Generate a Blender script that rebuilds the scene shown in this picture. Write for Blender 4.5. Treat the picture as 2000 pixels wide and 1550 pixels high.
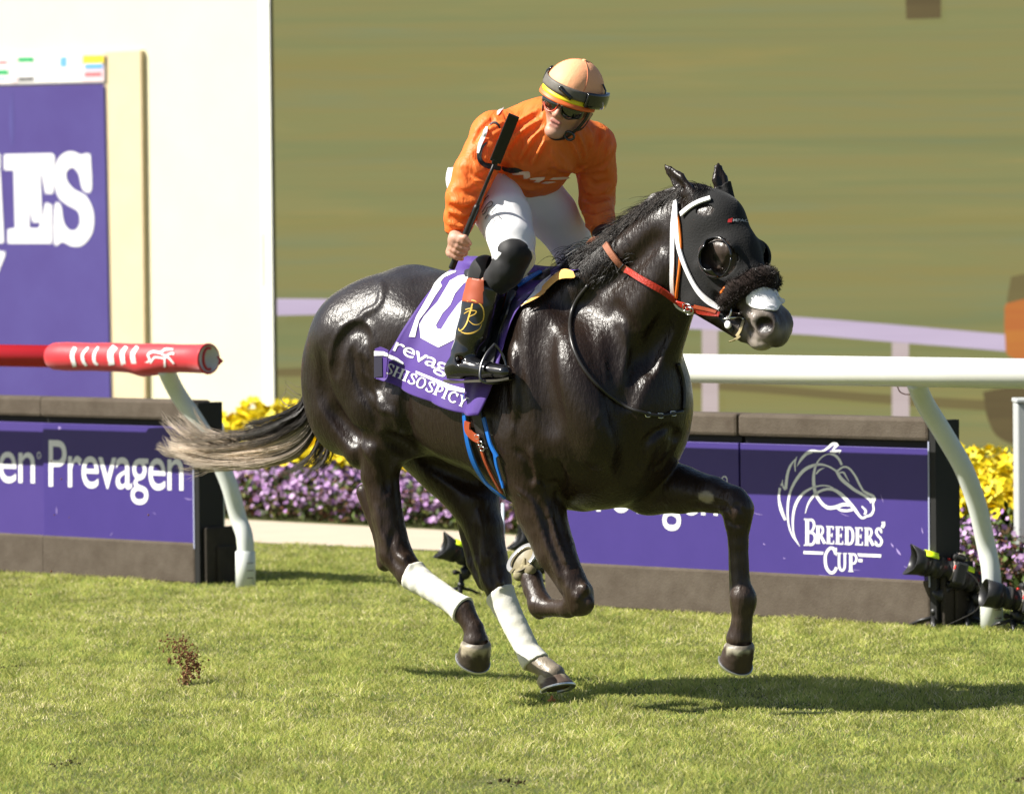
import bpy, bmesh, math, random
import numpy as np
from mathutils import Vector, Matrix
from math import radians, sin, cos, tan, atan, pi, sqrt
random.seed(7); rng = np.random.default_rng(7)
for o in list(bpy.data.objects): bpy.data.objects.remove(o)
scene = bpy.context.scene
COL = scene.collection

# ------------------------------------------------------------ camera
F = 10000.0; CH = 1.71; YH = 430.0; ROLL = radians(.6)
pit = atan((775-YH)/F)
_fw = np.array([0, cos(pit), -sin(pit)]); _r = np.array([1., 0, 0]); _u = np.array([0, sin(pit), cos(pit)])
CR = _r*cos(ROLL)-_u*sin(ROLL); CU = _u*cos(ROLL)+_r*sin(ROLL)
EYE = np.array([0, 0, CH])
cam = bpy.data.cameras.new('camera'); camo = bpy.data.objects.new('camera', cam); COL.objects.link(camo)
camo.matrix_world = Matrix([[CR[i], CU[i], -_fw[i], EYE[i]] for i in range(3)]+[[0, 0, 0, 1]])
cam.sensor_width = 36; cam.lens = F/2000*36; cam.clip_start = .5; cam.clip_end = 600
cam.dof.use_dof = True; cam.dof.focus_distance = 17.75; cam.dof.aperture_fstop = 5.6
scene.camera = camo
def ray(px, py):
    px = np.asarray(px, float); py = np.asarray(py, float)
    return _fw+CR*((px-1000)/F)[..., None]-CU*((py-775)/F)[..., None]
def G(px, py):
    d = ray(px, py); return EYE+d*(-CH/d[..., 2])[..., None]
def PY(px, py, Y):
    d = ray(px, py); return EYE+d*(Y/d[..., 1])[..., None]

# ------------------------------------------------------------ sun and sky
SAZ = radians(9); SEL = radians(44)     # sun stands to the left, a little towards the camera
sdir = np.array([-cos(SAZ)*cos(SEL), -sin(SAZ)*cos(SEL), sin(SEL)])
sl = bpy.data.lights.new('sun', 'SUN'); sl.energy = 5.0; sl.angle = radians(.53); sl.color = (1, .955, .87)
so = bpy.data.objects.new('sun', sl); COL.objects.link(so)
so.rotation_euler = Vector(sdir).to_track_quat('Z', 'Y').to_euler(); so.location = (-8, -2, 12)
w = bpy.data.worlds.new('World'); scene.world = w; w.use_nodes = True
nt = w.node_tree; bg = nt.nodes['Background']; sk = nt.nodes.new('ShaderNodeTexSky'); sk.sky_type = 'NISHITA'
sk.sun_disc = False; sk.sun_elevation = SEL; sk.sun_rotation = math.atan2(sdir[0], sdir[1]); sk.dust_density = 1.5
nt.links.new(sk.outputs[0], bg.inputs[0]); bg.inputs[1].default_value = .05
scene.view_settings.view_transform = 'Standard'; scene.view_settings.look = 'None'
scene.view_settings.exposure = .97; scene.view_settings.gamma = 1
scene.render.engine = 'CYCLES'; scene.render.resolution_x = 1024; scene.render.resolution_y = 793
EXPO = 2**.97

# ------------------------------------------------------------ materials
def s2l(c):
    return tuple(((x/255)/12.92 if x/255 <= .04045 else ((x/255+.055)/1.055)**2.4) for x in c[:3])
def mat(name, col, rough=.5, spec=.5, metal=0, coat=0, noise=None, bump=None, attr=False, emit=None, sheen=0, trans=0, coatr=.1, stretch=None):
    """noise=(scale, second colour, contrast)  bump=(scale, strength)"""
    m = bpy.data.materials.new(name); m.use_nodes = True; t = m.node_tree; N = t.nodes; L = t.links
    b = N['Principled BSDF']; b.inputs['Roughness'].default_value = rough
    b.inputs['Specular IOR Level'].default_value = spec; b.inputs['Metallic'].default_value = metal
    b.inputs['Coat Weight'].default_value = coat; b.inputs['Coat Roughness'].default_value = coatr
    if sheen: b.inputs['Sheen Weight'].default_value = sheen; b.inputs['Sheen Roughness'].default_value = .4
    tc = N.new('ShaderNodeTexCoord'); src = tc.outputs['Object']
    if stretch:
        mp = N.new('ShaderNodeMapping'); mp.inputs['Scale'].default_value = stretch; L.new(src, mp.inputs[0]); src = mp.outputs[0]
    base = None
    if attr:
        a = N.new('ShaderNodeAttribute'); a.attribute_name = 'col'; base = a.outputs['Color']
    else:
        rgb = N.new('ShaderNodeRGB'); rgb.outputs[0].default_value = (*col, 1); base = rgb.outputs[0]
    if noise:
        n = N.new('ShaderNodeTexNoise'); n.inputs['Scale'].default_value = noise[0]; n.inputs['Detail'].default_value = 6; n.inputs['Roughness'].default_value = .65
        L.new(src, n.inputs['Vector'])
        r = N.new('ShaderNodeMapRange'); c = noise[2]; r.inputs[1].default_value = .5-c; r.inputs[2].default_value = .5+c; L.new(n.outputs[0], r.inputs[0])
        x = N.new('ShaderNodeMix'); x.data_type = 'RGBA'; L.new(r.outputs[0], x.inputs['Factor']); L.new(base, x.inputs['A'])
        if attr:
            x.blend_type = 'MULTIPLY'
        x.inputs['B'].default_value = (*noise[1], 1); base = x.outputs['Result']
    L.new(base, b.inputs['Base Color'])
    if bump:
        n = N.new('ShaderNodeTexNoise'); n.inputs['Scale'].default_value = bump[0]; n.inputs['Detail'].default_value = 4
        L.new(src, n.inputs['Vector']); bp = N.new('ShaderNodeBump'); bp.inputs['Strength'].default_value = bump[1]; bp.inputs['Distance'].default_value = .01
        L.new(n.outputs[0], bp.inputs['Height']); L.new(bp.outputs[0], b.inputs['Normal'])
    if emit:
        L.new(base, b.inputs['Emission Color']); b.inputs['Emission Strength'].default_value = emit; 
    if trans: b.inputs['Transmission Weight'].default_value = trans
    return m

# ------------------------------------------------------------ objects
def empty(name, loc, rz=0, label=None, cat=None, group=None):
    o = bpy.data.objects.new(name, None); COL.objects.link(o)
    o.matrix_world = Matrix.Translation(Vector(loc)) @ Matrix.Rotation(rz, 4, 'Z'); o.empty_display_size = .1
    if label: o['label'] = label; o['category'] = cat
    if group: o['group'] = group
    return o
def tag(o, label=None, cat=None, group=None, kind=None):
    if label: o['label'] = label
    if cat: o['category'] = cat
    if group: o['group'] = group
    if kind: o['kind'] = kind
    return o
def wmat(p):
    m = p.matrix_basis.copy(); q = p
    return wmat(p.parent) @ m if p.parent else m
def put(name, V, Fc, m, parent=None, smooth=False, col=None, origin=None):
    """V world coordinates; the mesh is stored in its parent's frame (or round its own base)"""
    V = np.asarray(V, float).reshape(-1, 3)
    me = bpy.data.meshes.new(name); ob = bpy.data.objects.new(name, me); COL.objects.link(ob)
    if parent is not None:
        Mi = np.array(wmat(parent).inverted()); V = V@Mi[:3, :3].T+Mi[:3, 3]; ob.parent = parent
        if origin is None and len(V): 
            c = (V.min(0)+V.max(0))/2
            ob.location = c; V = V-c
    else:
        c = (V.min(0)+V.max(0))/2; c[2] = V[:, 2].min()
        ob.location = c; V = V-c
    if isinstance(Fc, np.ndarray) and Fc.ndim == 2:
        n, k = Fc.shape
        me.vertices.add(len(V)); me.vertices.foreach_set('co', V.astype(np.float32).ravel())
        me.loops.add(n*k); me.loops.foreach_set('vertex_index', Fc.astype(np.int32).ravel())
        me.polygons.add(n); me.polygons.foreach_set('loop_start', (np.arange(n)*k).astype(np.int32))
        me.update(calc_edges=True)
    else:
        me.from_pydata([tuple(v) for v in V], [], [tuple(int(i) for i in f) for f in Fc]); me.update()
    if smooth: me.polygons.foreach_set('use_smooth', np.ones(len(me.polygons), bool))
    if col is not None:
        a = me.color_attributes.new('col', 'FLOAT_COLOR', 'POINT')
        c4 = np.ones((len(V), 4), np.float32); c4[:, :3] = col; a.data.foreach_set('color', c4.ravel())
    if isinstance(m, (list, tuple)):
        for q in m: me.materials.append(q)
    else: me.materials.append(m)
    return ob
def bevel(o, wd=.004, seg=2):
    b = o.modifiers.new('bevel', 'BEVEL'); b.width = wd; b.segments = seg; b.limit_method = 'ANGLE'
    return o
class MB:
    def __init__(s): s.V = []; s.F = []
    def add(s, V, Fc):
        n = len(s.V); s.V += [tuple(v) for v in V]; s.F += [tuple(i+n for i in f) for f in Fc]; return s
    def box(s, O, ax, lo, hi):
        """O origin, ax 3 axis vectors"""
        ax = np.array(ax); V = []
        for k in (0, 1):
            for j in (0, 1):
                for i in (0, 1):
                    c = [(lo, hi)[i][0], (lo, hi)[j][1], (lo, hi)[k][2]]; V.append(np.asarray(O)+c@ax)
        return s.add(V, [(0, 2, 3, 1), (4, 5, 7, 6), (0, 1, 5, 4), (2, 6, 7, 3), (0, 4, 6, 2), (1, 3, 7, 5)])
    def tube(s, P, R, n=12, cap=True, flat=None):
        P = np.asarray(P, float); m = len(P); R = np.broadcast_to(np.asarray(R, float), (m,))
        T = np.gradient(P, axis=0); T /= np.linalg.norm(T, axis=1)[:, None]+1e-12
        u = np.cross(T[0], [0, 0, 1]) if abs(T[0][2]) < .9 else np.cross(T[0], [1, 0, 0]); u /= np.linalg.norm(u)
        V = []
        for i in range(m):
            u = u-T[i]*(u@T[i]); u /= np.linalg.norm(u); v = np.cross(T[i], u)
            for k in range(n):
                a = 2*pi*k/n; V.append(P[i]+R[i]*(u*cos(a)+v*sin(a)))
        Fc = [(i*n+k, i*n+(k+1) % n, (i+1)*n+(k+1) % n, (i+1)*n+k) for i in range(m-1) for k in range(n)]
        if cap: Fc += [tuple(range(n))[::-1], tuple((m-1)*n+k for k in range(n))]
        return s.add(V, Fc)
    def lathe(s, O, ax, prof, n=24, cap=True):
        """prof list of (t along axis, r)"""
        O = np.asarray(O, float); ax = np.asarray(ax, float)/np.linalg.norm(ax)
        return s.tube2(O, ax, prof, n, cap)
    def tube2(s, O, ax, prof, n, cap):
        u = np.cross(ax, [0, 0, 1]) if abs(ax[2]) < .9 else np.cross(ax, [1, 0, 0]); u /= np.linalg.norm(u); v = np.cross(ax, u)
        V = [O+ax*t+r*(u*cos(2*pi*k/n)+v*sin(2*pi*k/n)) for t, r in prof for k in range(n)]
        m = len(prof)
        Fc = [(i*n+k, i*n+(k+1) % n, (i+1)*n+(k+1) % n, (i+1)*n+k) for i in range(m-1) for k in range(n)]
        if cap: Fc += [tuple(range(n))[::-1], tuple((m-1)*n+k for k in range(n))]
        return s.add(V, Fc)
    def grid(s, A):
        """A (m,n,3) array"""
        m, n = A.shape[:2]
        return s.add(A.reshape(-1, 3), [(i*n+j, i*n+j+1, (i+1)*n+j+1, (i+1)*n+j) for i in range(m-1) for j in range(n-1)])
    def build(s, name, m, parent=None, smooth=False): return put(name, s.V, s.F, m, parent, smooth)
def cr(P, n=8):
    """Catmull-Rom through the rows of P"""
    P = np.asarray(P, float); Q = np.vstack([2*P[0]-P[1], P, 2*P[-1]-P[-2]]); out = []
    for i in range(1, len(Q)-2):
        for t in np.linspace(0, 1, n, endpoint=False):
            a, b, c, d = Q[i-1], Q[i], Q[i+1], Q[i+2]
            out.append(.5*((2*b)+(c-a)*t+(2*a-5*b+4*c-d)*t*t+(3*b-a-3*c+d)*t**3))
    out.append(Q[-2]); return np.array(out)

# flat artwork: outlines in picture units -> filled mesh -> laid on a real surface
def poly_mesh(polys, res=None):
    cu = bpy.data.curves.new('tmp', 'CURVE'); cu.dimensions = '2D'; cu.fill_mode = 'BOTH'
    for P in polys:
        sp = cu.splines.new('POLY'); sp.points.add(len(P)-1); sp.use_cyclic_u = True
        for i, (x, y) in enumerate(P): sp.points[i].co = (x, -y, 0, 1)
    ob = bpy.data.objects.new('tmp', cu); COL.objects.link(ob); return _tomesh(ob, res)
def _tomesh(ob, res):
    bpy.context.view_layer.update(); dg = bpy.context.evaluated_depsgraph_get()
    me = bpy.data.meshes.new_from_object(ob.evaluated_get(dg)); bm = bmesh.new(); bm.from_mesh(me)
    bmesh.ops.triangulate(bm, faces=bm.faces[:])
    if res:
        for _ in range(6):
            es = [e for e in bm.edges if e.calc_length() > res]
            if not es: break
            bmesh.ops.subdivide_edges(bm, edges=es, cuts=1); bmesh.ops.triangulate(bm, faces=bm.faces[:])
    bmesh.ops.remove_doubles(bm, verts=bm.verts[:], dist=1e-5)
    V = np.array([v.co[:2] for v in bm.verts]); Fc = [[v.index for v in f.verts] for f in bm.faces]
    bm.free(); cu = ob.data; bpy.data.objects.remove(ob); V[:, 1] *= -1
    return V, Fc
def text_mesh(s, x0, x1, base0, base1, cap, res=None, bold=0, shear=0, space=1.0):
    """built-in font, from x0 to x1, baseline running base0..base1 (y down), cap height cap"""
    cu = bpy.data.curves.new('tmp', 'FONT'); cu.body = s; cu.offset = bold; cu.shear = shear; cu.space_character = space
    ob = bpy.data.objects.new('tmp', cu); COL.objects.link(ob); V, Fc = _tomesh(ob, None)
    V[:, 1] *= -1; lo, hi = V[:, 0].min(), V[:, 0].max(); t = (V[:, 0]-lo)/(hi-lo)
    W = np.stack([x0+(x1-x0)*t, base0+(base1-base0)*t-V[:, 1]/.73*cap], 1)
    if res:
        bm = bmesh.new(); vs = [bm.verts.new((*v, 0)) for v in W]
        for f in Fc:
            try: bm.faces.new([vs[i] for i in f])
            except ValueError: pass
        for _ in range(6):
            es = [e for e in bm.edges if e.calc_length() > res]
            if not es: break
            bmesh.ops.subdivide_edges(bm, edges=es, cuts=1); bmesh.ops.triangulate(bm, faces=bm.faces[:])
        bm.verts.index_update(); W = np.array([v.co[:2] for v in bm.verts]); Fc = [[v.index for v in f.verts] for f in bm.faces]; bm.free()
    return W, Fc
def stroke(P, wd, n=8, smooth=True):
    """outline of a line of changing width, picture units"""
    P = np.asarray(P, float); wd = np.broadcast_to(np.asarray(wd, float), (len(P),))
    Q = np.column_stack([P, wd]); Q = cr(Q, n) if smooth and len(P) > 2 else Q
    T = np.gradient(Q[:, :2], axis=0); T /= np.linalg.norm(T, axis=1)[:, None]+1e-9
    Nn = np.stack([-T[:, 1], T[:, 0]], 1)*Q[:, 2:3]/2
    return np.vstack([Q[:, :2]+Nn, (Q[:, :2]-Nn)[::-1]])
def merge(L):
    V = []; Fc = []; n = 0
    for v, f in L: V.append(v); Fc += [[i+n for i in q] for q in f]; n += len(v)
    return np.vstack(V), Fc
def strokes_mesh(L, res=None): return merge([poly_mesh([stroke(*q) if isinstance(q, tuple) else q], res) for q in L])
def decal(name, VF, mapper, m, parent, **k):
    V, Fc = VF; return put(name, mapper(V[:, 0], V[:, 1]), Fc, m, parent, **k)
# ------------------------------------------------------------ the rail line frame: u along the rail, n towards the course, z up
A0 = G(200, 1130); B0 = G(1800, 1225); AU = (B0-A0); AU[2] = 0; AU /= np.linalg.norm(AU); AN = np.array([AU[1], -AU[0], 0])
if AN[1] > 0: AN = -AN
AZ = np.array([0, 0, 1.]); RZ = math.atan2(AU[1], AU[0]); FR = [AU, AN, AZ]
def Wp(px, py, off=0.):
    d = ray(px, py); q = (A0+AN*off)
    t = ((q-EYE)[:2]@AN[:2])/(d[..., :2]@AN[:2]); return EYE+d*np.asarray(t)[..., None]
def UZ(px, py, off=0.):
    p = Wp(px, py, off)-A0; return float(p@AU), float(p[2])

white = mat('white_paint', (.8, .8, .78), .35)
rail_w = mat('rail_white', (.82, .82, .78), .3, noise=(6, (.74, .74, .68), .3))
post_w = mat('post_white', (.72, .75, .72), .35, noise=(5, (.62, .65, .6), .25))
foamd = mat('dark_foam', (.032, .027, .021), .85, .2, noise=(9, (.05, .042, .034), .22), bump=(120, .25))
foam = mat('brown_foam', (.07, .054, .04), .85, .2, noise=(9, (.11, .09, .07), .22), bump=(120, .25))
black = mat('black_board', (.012, .012, .012), .6, .3)
purple = mat('purple_board', s2l((61, 48, 117)), .42, .35, noise=(5, s2l((66, 52, 123)), .3))
purple2 = mat('purple_board_faded', s2l((67, 53, 121)), .5, .3, noise=(5, s2l((72, 57, 126)), .3))
scuff = mat('scuff', s2l((150, 132, 190)), .6)
prt = mat('white_print', (.82, .82, .82), .5)
redm = mat('red_vinyl', s2l((206, 46, 56)), .5, .5, noise=(14, s2l((192, 38, 50)), .3), bump=(9, .35), sheen=.25)
redt = mat('red_tube', s2l((192, 36, 44)), .3, .5)

# ground, path
grass_base = mat('turf_soil', (.075, .095, .028), .95, .1, noise=(9, (.12, .12, .05), .25))
S = 250
put('ground', [(-S, -S, 0), (S, -S, 0), (S, S, 0), (-S, S, 0)], [(0, 1, 2, 3)], grass_base)['kind'] = 'structure'
pathm = mat('path_concrete', (.52, .44, .34), .9, .2, noise=(3, (.46, .39, .30), .3))
pa = [G(-700, 972), G(480, 1017), G(850, 1036), G(1130, 1056), G(1130, 1078), G(850, 1076), G(480, 1060), G(-700, 1012)]
V = [tuple(p+[0, 0, .006]) for p in pa]
pth = put('path', V, [(0, 7, 6, 1), (1, 6, 5, 2), (2, 5, 4, 3)], pathm); pth['kind'] = 'structure'

# ---------------- advertising barriers
ZC1 = .872; ZC0 = .775; ZB = .197; ZBt = .745
def barrier(u0, u1, label, off=0., board=purple, end=True, group='padded advertising barriers along the rail', joints=()):
    O = A0+AN*off; r = empty('advertising_barrier', O+AU*(u0+u1)/2, RZ, label, 'barrier', group)
    b = MB().box(O, FR, (u0, -.125, .0), (u1, 0, ZB)); bevel(b.build('base_block', foam, r), .012)
    b = MB().box(O, FR, (u0, -.125, ZC0), (u1, .004, ZC1)); bevel(b.build('top_block', foam, r), .015)
    b = MB().box(O, FR, (u0+.01, -.11, ZB), (u1-.004, -.035, ZC0)); b.build('core', black, r)
    b = MB().box(O, FR, (u0+.002, -.032, ZB-.01), (u1-.002, -.022+.012, ZBt)); bevel(b.build('printed_board', board, r), .002)
    return r
uL1 = UZ(380, 1070)[0]; uL0 = UZ(83, 1060)[0]
bl = barrier(uL0, uL1, 'purple and brown padded barrier directly below the red rail end')
bl2 = barrier(uL0-2.4, uL0-.004, 'purple barrier cut by the left edge of the picture', off=-.012, board=purple2)
uR1 = UZ(1816, 1140)[0]; uRm = UZ(1442, 1000)[0]; uR0 = UZ(1062, 1120)[0]
br1 = barrier(uRm+.003, uR1, 'purple barrier with a white horse head emblem, nearest the remote cameras')
br0 = barrier(uR0, uRm-.003, 'purple barrier mostly hidden behind the galloping horse')
# end boards and feet
def foot(u, label, par, big):
    O = A0
    b = MB().box(O, FR, (u+.002, -.16, .0), (u+.035, -.0, ZC1-.01)); b.build('end_board', black, par)
    b = MB().box(O, FR, (u+.036, -.22, .0), (u+.062, -.02, .27)).box(O, FR, (u+.063, -.24, .0), (u+.078, -.08, .18)); bevel(b.build('foot_block', foamd, par), .01)
    b = MB().box(O, FR, (u-.003, -.02, .17), (u+.004, .004, ZBt+.03)); b.build('edge_trim', prt2, par)
prt2 = mat('edge_plastic', (.35, .37, .5), .4)
foot(uL1, '', bl, 1); foot(uR1, '', br1, 1)

# ---------------- printing on the boards
fm = lambda off: (lambda x, y: Wp(x, y, off))
decal('lettering', text_mesh('Prevagen', 95, 358, 949, 957, 96, bold=.004, space=.93), fm(-.0088), prt, bl)
decal('lettering', text_mesh('Prevagen', -205, 68, 934, 943, 94, bold=.004, space=.93), fm(-.0208), prt, bl2)
ring = lambda cx, cy, a, b, n=20: [(cx+a*cos(2*pi*k/n), cy+b*sin(2*pi*k/n)) for k in range(n)]
decal('registered_mark', poly_mesh([ring(76, 889, 4, 7), ring(76, 889, 2.6, 5.2)]), fm(-.0208), prt, bl2)
decal('lettering', text_mesh('Prevagen', 1125, 1402, 996, 1006, 104, bold=.004, space=.93), fm(-.0088), prt, br0)
decal('registered_mark', poly_mesh([ring(1415, 937, 6, 8), ring(1415, 937, 4.3, 6)]), fm(-.0088), prt, br0)
# horse-head emblem: strokes traced in the 1343-px enlargement of (1500..1760, 840..1140)
zx = lambda P: [(1500+x*.1936, 840+y*.1936) for x, y in P]
hs = [
 ([(375,228),(440,208),(540,212),(600,180),(650,140),(700,135)], [10,26,18,24,28,20]),
 ([(705,140),(680,165),(640,215)], [30,26,8]),
 ([(625,215),(680,212),(735,200)], [14,30,6]),
 ([(735,200),(715,235)], [14,10]),
 ([(292,365),(330,300),(385,240),(450,222)], [4,26,30,16]),
 ([(290,265),(272,330),(275,415)], [6,16,8]),
 ([(275,290),(225,360),(195,450),(178,590)], [8,24,28,30]),
 ([(178,600),(150,560),(145,500)], [26,16,4]),
 ([(150,505),(130,560)], [4,14]),
 ([(120,580),(110,680),(130,790),(175,905)], [26,22,34,26]),
 ([(175,905),(150,820)], [20,12]),
 ([(320,1168),(245,1060),(205,930),(200,760),(225,620),(290,490),(380,390),(500,345),(600,360),(690,410)], [6,14,18,22,24,30,34,26,18,20]),
 ([(318,1165),(262,1050),(250,900),(275,760),(340,650),(430,588),(520,560),(600,560),(660,582)], [4,14,22,28,28,22,14,14,10]),
 ([(376,838),(405,740),(470,650),(560,600),(650,595),(730,640),(800,710),(870,790),(930,870),(960,882),(1000,865),(1040,850),(1065,800),(1060,740),(1075,690),(1055,660),(1010,640),(960,610)], [6,16,26,26,30,36,38,34,24,24,22,26,22,18,26,28,30,22]),
 ([(960,610),(920,540),(880,460),(820,385),(760,370),(700,410)], [20,22,22,20,18,20]),
 ([(690,410),(740,490),(820,560),(880,605),(960,650),(1030,700),(1035,735)], [26,36,34,32,28,30,10]),
 ([(1030,700),(1055,700),(1040,680)], [20,26,18]),
 ([(975,850),(985,810),(945,765)], [24,22,14]),
 ([(710,430),(760,425),(790,470),(820,520)], [12,18,14,4]),
 ([(745,350),(715,290),(670,250),(610,240),(550,265),(500,320),(470,400),(460,500),(475,620),(530,720),(600,778),(680,775),(760,748),(830,755)], [22,26,24,10,14,16,24,32,34,30,34,36,34,26]),
 ([(485,440),(520,400),(570,378)], [16,18,4]),
 ([(690,780),(740,805),(800,810),(870,795)], [20,26,26,26]),
]
decal('horse_emblem', strokes_mesh([(zx(P), [q*.1936 for q in wd], 6) for P, wd in hs]), fm(-.0088), prt, br1)
# serif capitals built from strokes in a unit box (x right, y down, 0..1)
SER = {
 'B': (.62, [([(.16,0),(.16,1)],.2),([(.0,.02),(.3,.02)],.07),([(.0,.98),(.3,.98)],.07),([(.16,.04),(.42,.06),(.5,.25),(.38,.46),(.16,.48)],.13),([(.16,.5),(.46,.54),(.55,.74),(.42,.94),(.16,.96)],.14)]),
 'R': (.66, [([(.16,0),(.16,1)],.19),([(.0,.02),(.3,.02)],.07),([(.02,.98),(.3,.98)],.07),([(.16,.04),(.42,.07),(.5,.27),(.38,.5),(.16,.52)],.13),([(.3,.5),(.62,.98)],.17)]),
 'E': (.56, [([(.16,0),(.16,1)],.19),([(.0,.03),(.48,.03)],.08),([(.0,.97),(.5,.97)],.08),([(.16,.5),(.4,.5)],.07),([(.47,0),(.47,.2)],.06),([(.5,.8),(.5,1)],.06),([(.4,.38),(.4,.62)],.05)]),
 'D': (.66, [([(.16,0),(.16,1)],.19),([(.0,.03),(.3,.03)],.07),([(.0,.97),(.3,.97)],.07),([(.16,.04),(.42,.08),(.56,.3),(.56,.7),(.42,.92),(.16,.96)],.15)]),
 'S': (.52, [([(.44,.2),(.36,.05),(.18,.05),(.1,.22),(.2,.4),(.38,.56),(.46,.76),(.34,.95),(.14,.95),(.05,.78)],.15),([(.45,.03),(.45,.28)],.06),([(.04,.7),(.04,.97)],.06)]),
 'C': (.68, [([(.58,.26),(.48,.07),(.3,.05),(.12,.25),(.08,.5),(.14,.78),(.32,.96),(.5,.93),(.62,.76)],.15),([(.6,.02),(.6,.32)],.06)]),
 'U': (.66, [([(.14,0),(.14,.68),(.24,.93),(.4,.93),(.5,.7),(.5,0)],.14),([(.0,.03),(.28,.03)],.07),([(.38,.03),(.64,.03)],.07)]),
 'P': (.6, [([(.16,0),(.16,1)],.19),([(.0,.02),(.3,.02)],.07),([(.0,.98),(.32,.98)],.07),([(.16,.04),(.42,.07),(.52,.28),(.4,.52),(.16,.55)],.13)]),
 'H': (.72, [([(.14,0),(.14,1)],.17),([(.56,0),(.56,1)],.17),([(.14,.5),(.56,.5)],.08),([(0,.03),(.28,.03)],.07),([(0,.97),(.28,.97)],.07),([(.42,.03),(.7,.03)],.07),([(.42,.97),(.7,.97)],.07)]),
 'I': (.34, [([(.15,0),(.15,1)],.18),([(0,.03),(.3,.03)],.07),([(0,.97),(.3,.97)],.07)]),
 'O': (.72, [([(.33,.03),(.5,.12),(.6,.5),(.5,.88),(.33,.97),(.16,.88),(.07,.5),(.16,.12),(.33,.03)],.14)]),
 'Y': (.68, [([(.1,0),(.33,.52)],.15),([(.56,0),(.33,.52)],.09),([(.33,.5),(.33,1)],.16),([(0,.03),(.24,.03)],.07),([(.44,.03),(.68,.03)],.07),([(.2,.97),(.46,.97)],.07)]),
 "'": (.26, [([(.13,-.05),(.15,.12),(.07,.3)],.14)]),
}
def serif(s, x0, x1, b0, b1, cap, capf=None, bold=1.0):
    tot = sum(SER[c][0] for c in s)+.06*(len(s)-1); L = []; x = 0
    for i, c in enumerate(s):
        k = (capf or {}).get(i, 1)
        for P, wd in SER[c][1]:
            Q = []
            for a, b in P:
                t = (x+a*1.0)/tot; X = x0+(x1-x0)*t; Y = b0+(b1-b0)*t-(1-b)*cap*k; Q.append((X, Y))
            sc = (x1-x0)/tot*.5+cap*k*.5*.6
            L.append((Q, wd*sc*bold, 6, len(P) > 3))
        x += SER[c][0]+.06
    return strokes_mesh(L)
Z = lambda x, y: (1500+x*.1936, 840+y*.1936)
def zser(s, x0, x1, b0, b1, cap, **k):
    a = Z(x0, b0); b = Z(x1, b1); return serif(s, a[0], b[0], a[1], b[1], cap*.1936, **k)
decal('lettering', merge([zser('B', 362, 490, 1162, 1164, 272, bold=1.0), zser('REEDERS', 480, 1155, 1140, 1168, 180, bold=1.35), zser("'", 1140, 1185, 1100, 1100, 170, bold=1.8)]), fm(-.0088), prt, br1)
decal('lettering', merge([zser('C', 560, 705, 1442, 1446, 268, bold=1.05), zser('UP', 695, 905, 1416, 1428, 185, bold=1.25)]), fm(-.0088), prt, br1)
for _P in ([Z(358,1215),Z(560,1224),Z(552,1252),Z(358,1246)], [Z(900,1240),Z(1143,1250),Z(1138,1282),Z(915,1272)], [Z(912,1295),Z(955,1298),Z(950,1330),Z(910,1326)]): decal('rule_line', poly_mesh([_P]), fm(-.0088), prt, br1)
# scuffs
sc = []
for (x, y, dx, dy, wd) in [(1750,1070,10,14,4),(1740,1060,6,8,3),(1600,1122,60,4,1.2),(1470,1000,20,5,1),(1800,1030,3,12,2),(1490,1060,5,3,2),(1640,1000,18,8,1),(1720,965,6,16,1.2),(1530,1088,4,2,2),(1660,1110,20,3,1),(1765,1105,18,6,1)]:
    sc.append(poly_mesh([stroke([(x,y),(x+dx/2,y+dy/2+1),(x+dx,y+dy)], [.5,wd,.3])]))
for _s in sc: decal('scuff_mark', _s, fm(-.0089), scuff, br1)
sc = []
for (x, y, dx, dy, wd) in [(115,832,3,6,6),(110,990,1,14,1.5),(360,972,16,3,1.5),(215,1045,5,-6,1),(300,1000,4,3,1.2)]:
    sc.append(poly_mesh([stroke([(x,y),(x+dx/2,y+dy/2+1),(x+dx,y+dy)], [.5,wd,.3])]))
for _s in sc: decal('scuff_mark', _s, fm(-.0089), scuff, bl)

# ---------------- rails and goosenecks
RO = .36; RR = .061
def rail(u0, u1, z, label, m, r=RR, n=28):
    O = A0+AN*RO+AZ*z
    e = empty('running_rail', O+AU*(u0+u1)/2-AZ*z, RZ, label, 'rail', 'running rails')
    return e, O
zL = UZ(250, 698, RO)[1]; zR = UZ(1700, 725, RO)[1]
e, O = rail(UZ(1010, 716, RO)[0], 8, zR, 'white running rail on the right passing behind the horse nose', rail_w)
b = MB(); b.lathe(O, AU, [(UZ(1010, 716, RO)[0], RR-.012), (UZ(1010, 716, RO)[0], RR), (7, RR)], 32); b.build('rail_tube', rail_w, e, True)
railR = e
uE = UZ(408, 704, RO)[0]; uS = UZ(103, 697, RO)[0]
e, O = rail(uS-3, uE, zL, 'red padded rail end with white bars on the left', redm); railL = e
MB().lathe(O, AU, [(uS-6, RR-.008), (uS+.1, RR-.008)], 32).build('rail_tube', redt, e, True)
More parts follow.
